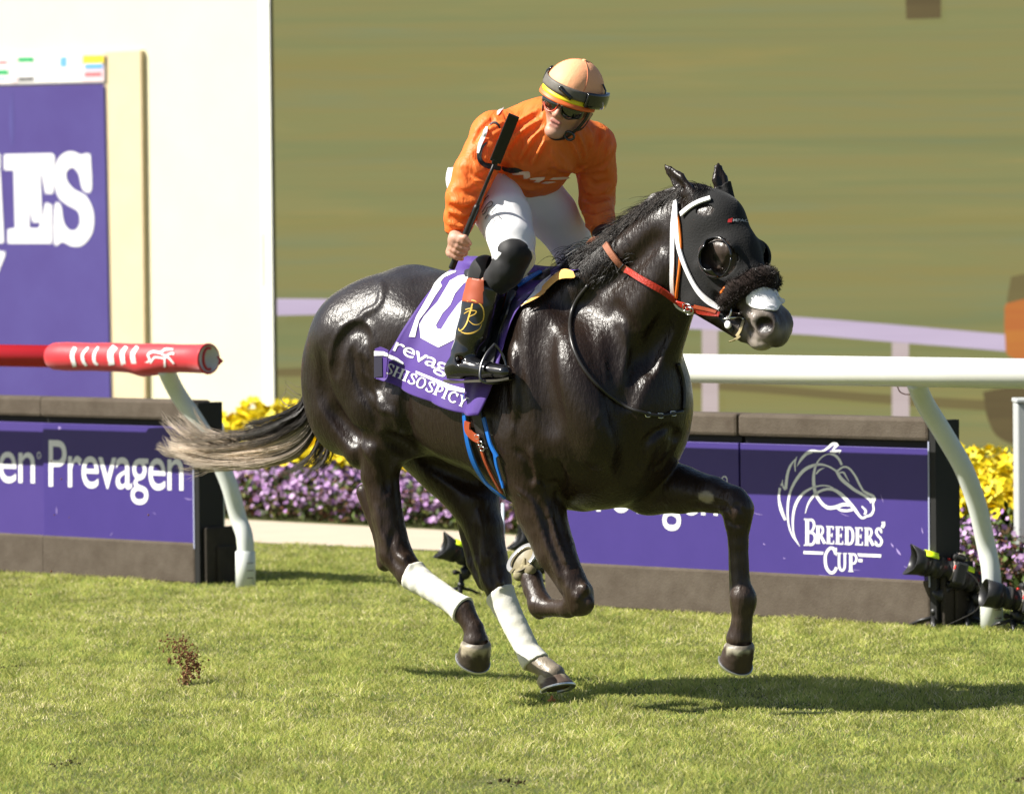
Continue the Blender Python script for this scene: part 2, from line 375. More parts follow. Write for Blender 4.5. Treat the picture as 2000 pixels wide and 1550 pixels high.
# sleeve: slightly irregular padded skin with an open end
n = 40; prof = [(uS, RR-.004), (uS+.02, RR+.004)]+[(uS+.02+(uE-uS-.03)*k/12, RR+.006+.0015*sin(k*1.7)) for k in range(1, 13)]+[(uE-.004, RR+.012), (uE, RR+.010), (uE+.001, RR+.002)]
b = MB(); b.lathe(O, AU, prof, n, cap=False)
Vs = np.array(b.V); ul = (Vs-O)@AU; zz = (Vs-O)[:, 2]
ub = UZ(285, 735, RO)[0]; Vs[:, 2] -= np.where(zz < -.02, .024*np.exp(-((ul-ub)/.09)**2), 0)
put('padded_sleeve', Vs, b.F, redm, e, True)
b = MB(); b.lathe(O, AU, [(uE+.001, RR+.002), (uE-.03, RR-.004), (uE-.06, RR-.02), (uE-.06, .0)], n, cap=False); b.build('open_end', white, e, True)
b = MB(); 
b.tube([O+AU*(uE-.012)+AN*(.035*cos(a)-.01)+AZ*(.05*sin(a)) for a in np.linspace(-1.9, 1.9, 12)], .007, 8); b.tube([O+AU*(uE+.004)-AN*.05+AZ*.01, O+AU*(uE+.025)-AN*.058-AZ*.012, O+AU*(uE+.01)-AN*.054-AZ*.03], [.004, .009, .003], 6); b.build('torn_padding', redt, e, True)
def railmap(x, y, z=zL, r=RR+.0085):
    d = ray(x, y); O = A0+AN*RO+AZ*z; 
    # intersect rays with the tube
    dp = d-(d@AU)[:, None]*AU; q = EYE-O; qp = q-(q@AU)*AU
    a = (dp**2).sum(1); bb = 2*(dp@qp); c = qp@qp-r*r; disc = np.maximum(bb*bb-4*a*c, 0)
    t = (-bb-np.sqrt(disc))/(2*a); return EYE+d*t[:, None]
q = lambda P: [(100+x*.17, 650+y*.17) for x, y in P]
bars = [([(275,165),(240,260),(270,390)],[44,50,44]), ([(425,165),(360,250),(370,330),(405,380)],[24,36,36,30]), ([(540,160),(495,240),(495,330),(535,370)],[24,36,36,26]), ([(735,155),(680,240),(695,370)],[70,70,70]), ([(865,155),(815,240),(830,370)],[40,56,56]), ([(990,155),(935,250),(955,375)],[40,56,56])]
for P, wd in bars: decal('painted_bar', poly_mesh([stroke(q(P), [w_*.17 for w_ in wd])], 3), railmap, prt, e)
hz = [([(1080,350),(1130,310),(1110,250),(1170,215),(1250,225),(1310,190),(1400,185)],[20,24,22,26,24,20,18]), ([(1110,385),(1150,330),(1190,280),(1290,290),(1340,280),(1410,355)],[20,22,22,20,24,18]), ([(1300,300),(1305,395)],[20,22]), ([(1250,230),(1310,260),(1380,235),(1410,240)],[16,20,22,30]), ([(1290,185),(1350,175)],[14,14])]
decal('horse_mark', merge([poly_mesh([stroke(q(P), [w_*.17 for w_ in wd])], 3) for P, wd in hz]), railmap, prt, e)

def gooseneck(path, offs, base, label, r=.040):
    P = np.array([Wp(x, y, o) for (x, y), o in zip(path, offs)]); b0 = G(*base)
    P = np.vstack([P, b0+[0, 0, .22], b0])
    e = empty('rail_post', b0, RZ, label, 'post', 'curved posts carrying the rails')
    MB().tube(cr(P, 8), r, 20).build('curved_tube', post_w, e, True)
    MB().lathe(b0, [0, 0, 1], [(-.02, .047), (.17, .047), (.175, .041)], 24).build('ground_sleeve', post_w, e, True)
    for k in range(3):
        b = MB(); c = b0+np.array([0, 0, .05+.035*k])
        b.tube([c+.0475*np.array([sin(a), -cos(a), 0]) for a in np.linspace(.2, .9, 6)], .002, 5); b.build('number_mark', foam, e)
    return e
bo = float((G(478, 1148)-A0)@AN); bo2 = float((G(1935, 1229)-A0)@AN)
print('base offs', bo, bo2, 'zL', zL, zR, 'RZ', math.degrees(RZ))
gooseneck([(322, 718), (345, 765), (385, 825), (420, 885), (447, 945), (465, 1010)], [RO, RO-.1, RO-.1-(RO-.1-bo)*.35, RO-.1-(RO-.1-bo)*.6, RO-.1-(RO-.1-bo)*.82, bo*.96], (480, 1148), 'curved white post under the red rail end')
gooseneck([(1787, 742), (1805, 785), (1845, 850), (1882, 915), (1908, 985), (1925, 1060)], [RO, RO-.1, RO-.1-(RO-.1-bo2)*.35, RO-.1-(RO-.1-bo2)*.6, RO-.1-(RO-.1-bo2)*.82, bo2*.96], (1937, 1229), 'curved white post behind the three remote cameras')
wire = mat('rust_wire', (.2, .06, .02), .6)
P = [Wp(x, y, RO-.02) for x, y in ((1752, 752), (1758, 765), (1770, 770), (1782, 768), (1780, 757))]
MB().tube(cr(P, 5), .0025, 6).build('wire_tie', wire, railR, True)
# thin white marker pole beside left barrier
pole = mat('pale_plastic', (.6, .68, .74), .4)
g = G(437, 1092); e = empty('marker_pole', g, RZ, 'thin pale pole standing between the left barrier and the curved post', 'pole')
MB().tube([g, g+[0, 0, .35], g+[0, 0, (1092-826)/ (F/np.linalg.norm(g))]], .0085, 10).build('shaft', pole, e, True)
MB().tube([g+[0, 0, .0], g+[0, 0, .03]], .02, 12).build('pole_foot', black, e, True)

# ---------------- grey pylon at right edge
g = G(2010, 1140); e = empty('signal_box', g, RZ, 'pale grey upright box at the right edge, in front of the flowers', 'box')
gm = mat('grey_metal', (.45, .47, .46), .5)
hh = .86
bevel(MB().box(g, [np.array([1., 0, 0]), np.array([0, 1., 0]), AZ], (-.055, -.05, 0), (.2, .15, hh-.02)).build('cabinet', gm, e), .008)
bevel(MB().box(g, [np.array([1., 0, 0]), np.array([0, 1., 0]), AZ], (-.06, -.06, hh-.02), (.21, .16, hh+.0)).build('lid', gm, e), .006)
bevel(MB().box(g, [np.array([1., 0, 0]), np.array([0, 1., 0]), AZ], (.02, -.056, .2), (.15, -.051, .6)).build('door', gm, e), .002)

# ---------------- video screen wall
SY = 38.0
def scr(off=0.): return lambda x, y: PY(x, y, SY-off)
sc_e = empty('video_screen', (PY(1300, 900, SY)[0], SY, 0), 0, 'giant video screen showing a blurred turf course and a lilac rail', 'screen')
def led(name, c1, c2, picture=False):
    m = bpy.data.materials.new(name); m.use_nodes = True; t = m.node_tree; N = t.nodes; L = t.links
    b = N['Principled BSDF']; b.inputs['Base Color'].default_value = (.02, .02, .02, 1); b.inputs['Roughness'].default_value = .7
    tc = N.new('ShaderNodeTexCoord'); mp = N.new('ShaderNodeMapping'); mp.inputs['Scale'].default_value = (.3, 1, 5.0); L.new(tc.outputs['Object'], mp.inputs[0])
    n = N.new('ShaderNodeTexNoise'); n.inputs['Scale'].default_value = 1.1; n.inputs['Detail'].default_value = 4; n.inputs['Roughness'].default_value = .6; L.new(mp.outputs[0], n.inputs[0])
    rp = N.new('ShaderNodeValToRGB'); rp.color_ramp.elements[0].position = .28; rp.color_ramp.elements[1].position = .72
    rp.color_ramp.elements[0].color = (*s2l(c1), 1); rp.color_ramp.elements[1].color = (*s2l(c2), 1); L.new(n.outputs[0], rp.inputs[0])
    col = rp.outputs[0]
    if picture:
        el = rp.color_ramp.elements.new(.46); el.color = (*s2l((147, 141, 92)), 1); el = rp.color_ramp.elements.new(.56); el.color = (*s2l((143, 142, 94)), 1)
        # greyer and paler towards the middle of the picture
        sx = N.new('ShaderNodeSeparateXYZ'); L.new(tc.outputs['Object'], sx.inputs[0])
        mr = N.new('ShaderNodeMapRange'); mr.inputs[1].default_value = 1.6; mr.inputs[2].default_value = 3.2; mr.inputs[3].default_value = 0; mr.inputs[4].default_value = .45; L.new(sx.outputs[2], mr.inputs[0])
        mr2 = N.new('ShaderNodeMapRange'); mr2.inputs[1].default_value = -1; mr2.inputs[2].default_value = -1.8; L.new(sx.outputs[2], mr2.inputs[0])
        mx = N.new('ShaderNodeMix'); mx.data_type = 'RGBA'; mx.inputs['B'].default_value = (*s2l((122, 112, 48)), 1); L.new(mr.outputs[0], mx.inputs['Factor']); L.new(col, mx.inputs['A']); col = mx.outputs['Result']
        # broad mown bands of the pictured course
        mp3 = N.new('ShaderNodeMapping'); mp3.inputs['Scale'].default_value = (.03, 1, 2.5); mp3.inputs['Rotation'].default_value = (0, .03, 0); L.new(tc.outputs['Object'], mp3.inputs[0])
        n3 = N.new('ShaderNodeTexNoise'); n3.inputs['Scale'].default_value = 1.3; n3.inputs['Detail'].default_value = 3; n3.inputs['Roughness'].default_value = .7; L.new(mp3.outputs[0], n3.inputs[0])
        r3 = N.new('ShaderNodeValToRGB'); r3.color_ramp.elements[0].position = .36; r3.color_ramp.elements[1].position = .66; r3.color_ramp.elements[0].color = (.80, .90, .88, 1); r3.color_ramp.elements[1].color = (1.0, .95, .80, 1); q3 = r3.color_ramp.elements.new(.5); q3.color = (.96, .98, .92, 1); L.new(n3.outputs[0], r3.inputs[0])
        m3 = N.new('ShaderNodeMix'); m3.data_type = 'RGBA'; m3.blend_type = 'MULTIPLY'; m3.inputs['Factor'].default_value = 1; L.new(col, m3.inputs['A']); L.new(r3.outputs[0], m3.inputs['B']); col = m3.outputs['Result']
    # pixel rows of the wall
    wv = N.new('ShaderNodeTexWave'); wv.bands_direction = 'Z'; wv.inputs['Scale'].default_value = 11; wv.inputs['Distortion'].default_value = .0; L.new(tc.outputs['Object'], wv.inputs[0])
    mr3 = N.new('ShaderNodeMapRange'); mr3.inputs[3].default_value = .93; mr3.inputs[4].default_value = 1.03; L.new(wv.outputs['Fac'], mr3.inputs[0])
    mu = N.new('ShaderNodeMath'); mu.operation = 'MULTIPLY'; mu.inputs[1].default_value = 1/EXPO; L.new(mr3.outputs[0], mu.inputs[0])
    L.new(col, b.inputs['Emission Color']); L.new(mu.outputs[0], b.inputs['Emission Strength']); b.inputs['Specular IOR Level'].default_value = .1
    return m
ledm = led('led_turf', (136, 142, 104), (156, 146, 94), True); ledr = led('led_rail', (196, 178, 204), (214, 198, 222)); ledp = led('led_post', (196, 178, 176), (206, 190, 188))
ledo = led('led_orange', (186, 96, 56), (206, 136, 60)); ledd = led('led_dark', (92, 78, 52), (112, 98, 62)); leds = led('led_shade', (116, 104, 66), (124, 112, 70)); ledg = led('led_grey', (142, 138, 118), (150, 144, 122))
x0 = PY(541, 700, SY)[0]; x1 = PY(2700, 700, SY)[0]; z1 = PY(1000, -700, SY)[2]
# the picture stands slightly tilted like the building edge in the photograph
MB().box((0, 0, 0), np.eye(3), (x0, SY, .0), (x1, SY+.02, z1)).build('picture', ledm, sc_e)
MB().box((0, 0, 0), np.eye(3), (x0-.02, SY+.02, 0), (x1+.06, SY+.35, z1+.1)).build('cabinet', black, sc_e)
def spoly(name, P, m, off, par=sc_e):
    V, Fc = poly_mesh([P], 60); return put(name, scr(off)(V[:, 0], V[:, 1]), Fc, m, par)
top = cr([(541, 583), (700, 585), (900, 592), (1300, 607), (1540, 618), (1700, 630), (1850, 643), (1966, 653)], 5)
bot = cr([(1966, 686), (1850, 676), (1700, 664), (1540, 651), (1300, 640), (900, 622), (700, 614), (541, 616)], 5)
spoly('pictured_rail', np.vstack([top, bot]), ledr, .01)
for xa, xb, ya in ((1371, 1402, 640), (1742, 1775, 668)): spoly('pictured_post', [(xa, ya), (xb, ya+2), (xb+2, 900), (xa, 900)], ledp, .008)
spoly('pictured_figure', cr([(1962, 600), (1975, 590), (2060, 585), (2060, 700), (1975, 698), (1963, 660), (1962, 600)], 4), ledo, .012)
spoly('pictured_figure', cr([(1975, 540), (2060, 530), (2060, 592), (1972, 602), (1975, 540)], 3), leds, .011)
spoly('pictured_shadow', cr([(1320, 742), (1500, 752), (1700, 768), (1900, 780), (2100, 790), (2100, 812), (1900, 800), (1700, 786), (1500, 768), (1320, 756)], 4), leds, .006)
spoly('pictured_shadow', cr([(1920, 765), (2060, 750), (2060, 880), (1960, 860), (1930, 820), (1920, 765)], 4), ledd, .007)
spoly('pictured_shadow', [(541, 720), (640, 716), (640, 735), (541, 735)], leds, .006)
spoly('pictured_mark', [(1768, -20), (1838, -20), (1838, 36), (1770, 38)], ledd, .006)

# ---------------- white building with banner
cream = mat('cream_wall', (.76, .70, .50), .8, .2, noise=(2, (.73, .67, .46), .3)); trimw = mat('white_trim', (.80, .80, .72), .6)
beige = mat('beige_recess', (.62, .50, .32), .8, .2, noise=(3, (.66, .55, .38), .3))
WO = -float((PY(500, 800, 39.5)-A0)@AN)
wb = empty('white_building', Wp(300, 850, -WO)*[1, 1, 0], RZ, 'tall cream building wall beside the video screen', 'building')
def U2(px, py, off=0): return UZ(px, py, -WO+off)
ue = U2(535, 500)[0]; ul = U2(-500, 500)[0]
Ow = A0-AN*WO
MB().box(Ow, FR, (ul, -.06, 0), (ue-.09, 0, 9)).build('wall', cream, wb)
MB().box(Ow, FR, (ue-.11, -.07, 0), (ue, .02, 9)).build('corner_trim', trimw, wb)
ua = U2(206, 500)[0]; ub_ = U2(288, 500)[0]; zt = U2(240, 100)[1]
bevel(MB().box(Ow, FR, (ul, .002, 0), (ub_, .045, zt)).build('beige_surround', beige, wb), .004)
bevel(MB().box(Ow, FR, (U2(517, 470)[0], .0, U2(517, 560)[1]), (U2(519, 470)[0]+.01, .025, U2(517, 455)[1])).build('door_handle', beige, wb), .004)
banm = mat('banner_purple', s2l((66, 52, 116)), .6, .3, noise=(.9, s2l((75, 66, 129)), .22))
bn = empty('banner', Wp(100, 780, -WO+.06)*[1, 1, 0]+[0, 0, .3], RZ, 'tall purple banner with big white serif letters on the building', 'banner')
A_ = [(-400, 178), (203, 164), (216, 790), (-400, 790)]
put('banner_sheet', [Wp(x, y, -WO+.062) for x, y in A_], [(0, 3, 2, 1)], banm, bn)
bigf = fm(-WO+.066)
zb = lambda P: [(x*.4, y*.4) for x, y in P]
Ep = [(20,755),(255,750),(266,765),(258,945),(222,945),(205,850),(195,852),(205,1085),(160,1085),(142,1005),(142,1115),(190,1115),(212,1050),(222,990),(252,1000),(252,1188),(38,1188),(38,1120),(75,1115),(68,830),(20,830)]
Ep2 = [(142,835),(142,925),(160,850),(200,845),(190,830)]
So = cr([(440,755),(445,925),(405,925),(385,850),(355,818),(325,835),(325,880),(360,925),(420,960),(455,1040),(450,1130),(410,1190),(360,1203),(305,1180),(290,1188),(265,1185),(268,1005),(295,1003),(310,1085),(340,1125),(375,1120),(392,1080),(380,1030),(330,1000),(285,960),(265,880),(275,800),(305,755),(350,740),(395,757),(420,750),(440,755)], 5)
Np = [(-240,755),(0,752),(0,825),(-60,830),(-10,1010),(-10,830),(0,830),(18,1185),(-30,1188),(-180,900),(-180,1110),(-140,1115),(-140,1185),(-260,1185),(-260,1115),(-225,1110),(-225,830),(-240,830)]
decal('lettering', merge([poly_mesh([zb(Ep)]), poly_mesh([zb(So)]), poly_mesh([zb(Np)]), poly_mesh([zb([(-20,1225),(25,1230),(22,1250),(-10,1330),(-40,1330)])])]), bigf, prt, bn)
dk = mat('banner_crease', s2l((66, 60, 128)), .7)
decal('crease', poly_mesh([stroke([(23, 180), (22, 235), (24, 285)], [1, 8, 3])]), fm(-WO+.064), dk, bn)
# flag strip
flg = empty('flag_strip', Wp(80, 165, -WO+.07), RZ, 'row of small printed national flags above the purple banner', 'sign')
cols = dict(w=(.78, .76, .76), r=(.7, .12, .14), g=(.03, .35, .12), k=(.03, .03, .03), y=(.8, .62, .03), b=(.12, .35, .75), p=(.75, .55, .6))
fmats = {k: mat('flag_'+n_, v, .6) for (k, v), n_ in zip(cols.items(), ('white', 'red', 'green', 'black', 'yellow', 'blue', 'pink'))}
tops = lambda x: 108.0-(x/203)*4; bots = lambda x: 165-(x/203)*5
put('strip_backing', [Wp(x, y, -WO+.064) for x, y in ((-300, tops(-300)), (204, tops(204)), (204, bots(204)), (-300, bots(-300)))], [(0, 3, 2, 1)], fmats['w'], flg)
def fq(x0, x1, a, b, m, off):
    P = [(x0, tops(x0)+(bots(x0)-tops(x0))*a), (x1, tops(x1)+(bots(x1)-tops(x1))*a), (x1, tops(x1)+(bots(x1)-tops(x1))*b), (x0, tops(x0)+(bots(x0)-tops(x0))*b)]
    return [Wp(x, y, -WO+off) for x, y in P]
def flag(x0, x1, parts):
    b = MB(); base = put('flag', fq(x0, x1, .04, .96, None, .067), [(0, 3, 2, 1)], [fmats[parts[0]]], flg)
    for xa, xb, ya, yb, c in parts[1:]:
        put('flag_band', fq(x0+(x1-x0)*xa, x0+(x1-x0)*xb, ya, yb, None, .070), [(0, 3, 2, 1)], fmats[c], base)
flag(161, 202, ['p', (0, 1, .06, .36, 'y'), (.1, .95, .36, .55, 'b'), (.1, .9, .66, .8, 'r')])
flag(116, 157, ['w', (.02, .35, .1, .45, 'b')])
flag(70, 112, ['w', (.1, .95, .44, .54, 'p'), (.45, .55, .1, .9, 'p'), (.1, .3, .15, .2, 'b'), (.7, .9, .8, .85, 'b')])
flag(22, 66, ['w', (0, .25, .05, .95, 'p'), (.3, .98, .08, .26, 'g'), (.3, .98, .78, .9, 'k')])
flag(-24, 18, ['w', (0, .9, .2, .3, 'r'), (0, .95, .5, .68, 'g'), (0, .85, .78, .85, 'b')])

# ---------------- flower beds
def leafcloud(name, pts, size, cols_, m, label, cat, jit=.5, up=.5, petals=1):
    n = len(pts); size = size*rng.uniform(.7, 1.3, (n, 1))
    nr = rng.normal(0, 1, (n, 3)); nr[:, 1] -= .8*up; nr[:, 2] += up; nr /= np.linalg.norm(nr, axis=1)[:, None]
    a = np.cross(nr, rng.normal(0, 1, (n, 3))); a /= np.linalg.norm(a, axis=1)[:, None]; b = np.cross(nr, a)
    if petals == 1:
        V = np.stack([pts-a*size, pts+b*size*.5+nr*size*.15, pts+a*size, pts-b*size*.5+nr*size*.15], 1).reshape(-1, 3)
        Fc = np.arange(4*n).reshape(-1, 4)
    else:
        k = 10; L = []
        for i in range(k):
            an = 2*pi*i/k; rr = 1.0 if i % 2 == 0 else .72
            L.append(pts+(a*cos(an)+b*sin(an))*size*rr+nr*size*.12)
        V = np.stack([pts]+L, 1); ids = np.arange(n)[:, None]*(k+1)
        Fc = np.concatenate([np.hstack([ids, ids+1+i, ids+1+(i+1) % k]) for i in range(k)]); V = V.reshape(-1, 3)
    rep = len(V)//n
    C = np.repeat(np.array(cols_)[rng.integers(0, len(cols_), n)]*rng.uniform(.75, 1.2, (n, 1)), rep, 0)
    o = put(name, V, Fc, m, None, False, col=C); return tag(o, label, cat, kind='stuff')
leafm = mat('leaf', (0, 0, 0), .6, .3, attr=True); petm = mat('petal', (0, 0, 0), .7, .2, attr=True)
def bedpts(line, n, d0, d1, h0, h1, clump=.12):
    line = np.array(line)[:, :2]; seg = np.linalg.norm(np.diff(line, axis=0), axis=1); cum = np.concatenate([[0], np.cumsum(seg)])
    t = rng.uniform(0, cum[-1], n); x = np.interp(t, cum, line[:, 0]); y = np.interp(t, cum, line[:, 1])
    d = rng.uniform(0, 1, n); px = x+(d0+(d1-d0)*d)*(-AN[0]); py = y+(d0+(d1-d0)*d)*(-AN[1])
    hmod = 1+.07*np.sin(t*9)+.08*np.sin(t*23+d*9)+.06*np.sin(t*47)
    z = (h0+(h1-h0)*rng.uniform(0, 1, n)**.7)*hmod*(.78+.22*np.minimum(1, d*3))
    return np.stack([px, py, np.maximum(z, .02)], 1)
def clumpy(P):
    k = np.sin(P[:, 0]*31+3*np.sin(P[:, 2]*37))+np.sin(P[:, 1]*27+P[:, 2]*41)+.8*np.sin(P[:, 0]*67-P[:, 2]*53); return P[k > -.15]
bl_line = [G(-700, 968), G(478, 1014), G(860, 1034), G(1140, 1052)]; br_line = [G(1090, 1052), G(1500, 1110), G(1860, 1150), G(1990, 1158), G(2300, 1190)]
greens = [(.05, .08, .015), (.08, .12, .02), (.10, .11, .02), (.035, .05, .012)]; redds = greens+[(.13, .05, .03), (.1, .06, .025)]
violets = [(.38, .22, .44), (.44, .28, .50), (.32, .17, .38), (.50, .34, .54)]; yells = [(.75, .58, .01), (.8, .66, .02), (.7, .5, .01), (.78, .7, .08)]
yl = {'left': [G(120, 1000), G(440, 1012), G(720, 1027)], 'right': [G(1480, 1108), G(1860, 1150), G(1990, 1158), G(2300, 1190)]}
for ln, nm in ((bl_line, 'left'), (br_line, 'right')):
    side = 'left, behind the path' if nm == 'left' else 'right, behind the remote cameras'
    leafcloud('bedding_foliage', bedpts(ln, 26000, .0, .95, 0, .22), .022, redds, leafm, 'low leafy growth of the purple flower row on the '+side, 'foliage')
    leafcloud('purple_flowers', np.vstack([clumpy(bedpts(ln, 9000, .0, .9, .08, .27)), clumpy(bedpts(ln, 2600, -.02, .08, .03, .24))]), .017 if nm == 'left' else .013, violets, petm, 'row of small purple flowers on the '+side, 'flowers', petals=5)
    leafcloud('yellow_bed_foliage', bedpts(yl[nm], 16000, 1.0, 2.1, .05, .38), .03, greens, leafm, 'green leaves under the yellow flowers on the '+side, 'foliage')
    leafcloud('yellow_flowers', np.vstack([bedpts(yl[nm], 3000 if nm == 'left' else 4600, .98, 2.1, .36+(.07 if nm == 'left' else 0), .46+(.07 if nm == 'left' else 0)), bedpts(yl[nm], 900, 1.0, 1.1, .28, .44)]), .032 if nm == 'left' else .025, yells, petm, 'bank of bright yellow flowers on the '+side, 'flowers', petals=5, up=.8)
# ------------------------------------------------------------ implicit bodies: rounded bones and muscles melted together, then meshed
class Field:
    def __init__(s, lo, hi, h):
        s.lo = np.array(lo, float); s.h = h; s.n = np.ceil((np.array(hi)-s.lo)/h).astype(int)+1
        s.A = np.full(s.n, .25, np.float32)
        s.ax = [s.lo[i]+np.arange(s.n[i])*h for i in range(3)]
    def reg(s, lo, hi, pad):
        i0 = np.clip(np.floor((np.array(lo)-pad-s.lo)/s.h).astype(int), 0, s.n-1); i1 = np.clip(np.ceil((np.array(hi)+pad-s.lo)/s.h).astype(int)+1, 1, s.n)
        sl_ = tuple(slice(a, b) for a, b in zip(i0, i1))
        X = np.meshgrid(*[s.ax[i][i0[i]:i1[i]] for i in range(3)], indexing='ij')
        return sl_, X
    def _u(s, sl_, d, k, sub=False):
        a = s.A[sl_]; d = d.astype(np.float32)
        if sub:
            if k > 0: q = np.maximum(k-np.abs(a+d), 0)/k; s.A[sl_] = np.maximum(a, -d)+q*q*k*.25
            else: s.A[sl_] = np.maximum(a, -d)
        else:
            if k > 0: q = np.maximum(k-np.abs(a-d), 0)/k; s.A[sl_] = np.minimum(a, d)-q*q*k*.25
            else: s.A[sl_] = np.minimum(a, d)
    def rc(s, p0, r0, p1, r1, k=.03, sq=None, sub=False):
        """round cone; sq=(axis, factor) flattens the section along an axis"""
        p0 = np.asarray(p0, float); p1 = np.asarray(p1, float); R = max(r0, r1)
        sl_, X = s.reg(np.minimum(p0, p1)-R, np.maximum(p0, p1)+R, k+.03)
        if 0 in X[0].shape: return s
        d = p1-p0; L2 = max(d@d, 1e-9); q = [X[i]-p0[i] for i in range(3)]
        t = np.clip((q[0]*d[0]+q[1]*d[1]+q[2]*d[2])/L2, 0, 1)
        q = [q[i]-t*d[i] for i in range(3)]
        if sq is not None:
            a, f = sq; a = np.asarray(a, float); a = a/np.linalg.norm(a); c = q[0]*a[0]+q[1]*a[1]+q[2]*a[2]; q = [q[i]+a[i]*c*(1/f-1) for i in range(3)]
            dd = (np.sqrt(q[0]**2+q[1]**2+q[2]**2)-(r0+(r1-r0)*t))*(.5+.5*min(f, 1))
        else: dd = np.sqrt(q[0]**2+q[1]**2+q[2]**2)-(r0+(r1-r0)*t)
        s._u(sl_, dd, k, sub); return s
    def chain(s, P, k=.03, sq=None, kk=None):
        for i in range(len(P)-1): s.rc(P[i][0], P[i][1], P[i+1][0], P[i+1][1], k if i == 0 else (kk or .012), sq)
        return s
    def el(s, c, r, k=.03, R=None, sub=False):
        c = np.asarray(c, float); r = np.asarray(r, float); m = max(r)
        sl_, X = s.reg(c-m, c+m, k+.02)
        if 0 in X[0].shape: return s
        q = [X[i]-c[i] for i in range(3)]
        if R is not None: R = np.asarray(R); q = [q[0]*R[i][0]+q[1]*R[i][1]+q[2]*R[i][2] for i in range(3)]
        k0 = np.sqrt(sum((q[i]/r[i])**2 for i in range(3))); k1 = np.sqrt(sum((q[i]/r[i]**2)**2 for i in range(3)))+1e-6
        s._u(sl_, k0*(k0-1)/k1, k, sub); return s
    def sample(s, P):
        P = (np.asarray(P, float)-s.lo)/s.h; i = np.clip(np.floor(P).astype(int), 0, s.n-2); f = np.clip(P-i, 0, 1); o = 0
        for a in (0, 1):
            for b in (0, 1):
                for c in (0, 1):
                    o = o+s.A[i[..., 0]+a, i[..., 1]+b, i[..., 2]+c]*(f[..., 0] if a else 1-f[..., 0])*(f[..., 1] if b else 1-f[..., 1])*(f[..., 2] if c else 1-f[..., 2])
        return o
    def grad(s, P, e=None):
        e = e or s.h; P = np.asarray(P, float); g = np.stack([s.sample(P+np.eye(3)[i]*e)-s.sample(P-np.eye(3)[i]*e) for i in range(3)], -1)
        return g/(np.linalg.norm(g, axis=-1, keepdims=True)+1e-9)
    def cast(s, O, D, iso=0., tmax=3.0, step=.004):
        """first hits of rays (local space); O, D (n,3) with D unit"""
        n = len(D); t = np.zeros(n); hit = np.zeros(n, bool); O = np.broadcast_to(O, D.shape)
        lo = s.lo; hi = s.lo+(s.n-1)*s.h
        with np.errstate(divide='ignore', invalid='ignore'):
            t1 = (lo-O)/D; t2 = (hi-O)/D
        tn = np.nanmax(np.minimum(t1, t2), 1); tf = np.nanmin(np.maximum(t1, t2), 1); t = np.maximum(tn, 0)+1e-4; act = t < tf
        for _ in range(600):
            idx = np.where(act & ~hit)[0]
            if not len(idx): break
            v = s.sample(O[idx]+D[idx]*t[idx, None])-iso
            h = v < 0; hit[idx[h]] = True; t[idx[~h]] += np.clip(v[~h]*.6, .0015, .03); act[idx] = t[idx] < tf[idx]
        for _ in range(12):
            idx = np.where(hit)[0]; v = s.sample(O[idx]+D[idx]*t[idx, None])-iso; t[idx] += v*.6
        return O+D*t[:, None], hit
    def mesh(s, A=None):
        A = s.A if A is None else A
        ins = A < 0; c = np.zeros(np.array(A.shape)-1, np.int8)
        for a in (0, 1):
            for b in (0, 1):
                for d in (0, 1): c += ins[a:A.shape[0]-1+a, b:A.shape[1]-1+b, d:A.shape[2]-1+d]
        cell = (c > 0) & (c < 8); idx = np.argwhere(cell); n = len(idx)
        num = np.full(cell.shape, -1, np.int32); num[cell] = np.arange(n)
        acc = np.zeros((n, 3)); cnt = np.zeros(n)
        cor = [(a, b, d) for a in (0, 1) for b in (0, 1) for d in (0, 1)]
        val = {q: A[idx[:, 0]+q[0], idx[:, 1]+q[1], idx[:, 2]+q[2]].astype(float) for q in cor}
        for q in cor:
            for ax in range(3):
                if q[ax] == 0:
                    q2 = list(q); q2[ax] = 1; q2 = tuple(q2); v0, v1 = val[q], val[q2]; m = (v0 < 0) != (v1 < 0)
                    t = v0[m]/(v0[m]-v1[m]); p = np.tile(np.array(q, float), (m.sum(), 1)); p[:, ax] = t; acc[m] += p; cnt[m] += 1
        V = (idx+acc/cnt[:, None])*s.h+s.lo; F_ = []
        for ax in range(3):
            b, d = [(1, 2), (2, 0), (0, 1)][ax]
            sh = list(A.shape); sh[ax] -= 1
            i0 = [slice(None)]*3; i0[ax] = slice(0, -1); i1 = [slice(None)]*3; i1[ax] = slice(1, None)
            m = ins[tuple(i0)] != ins[tuple(i1)]
            e = np.argwhere(m); ok = (e[:, b] > 0) & (e[:, d] > 0) & (e[:, b] < A.shape[b]-1) & (e[:, d] < A.shape[d]-1); e = e[ok]
            flip = ~ins[e[:, 0], e[:, 1], e[:, 2]]
            def nb(db, dd):
                q = e.copy(); q[:, b] += db; q[:, d] += dd; return num[q[:, 0], q[:, 1], q[:, 2]]
            Q = np.stack([nb(-1, -1), nb(0, -1), nb(0, 0), nb(-1, 0)], 1); Q[flip] = Q[flip][:, ::-1]; F_.append(Q)
        F_ = np.vstack(F_); return V, F_[(F_ >= 0).all(1)]
def smooth_mesh(V, Fc, it=2, lam=.5):
    e = np.vstack([Fc[:, [0, 1]], Fc[:, [1, 2]], Fc[:, [2, 3]], Fc[:, [3, 0]]]); n = len(V)
    for _ in range(it):
        for l in (lam, -lam*.96):
            S_ = np.zeros_like(V); c = np.bincount(e[:, 0], minlength=n)+np.bincount(e[:, 1], minlength=n)
            for k in range(3): S_[:, k] = np.bincount(e[:, 0], V[e[:, 1], k], n)+np.bincount(e[:, 1], V[e[:, 0], k], n)
            V = V+l*(S_/np.maximum(c, 1)[:, None]-V)
    return V
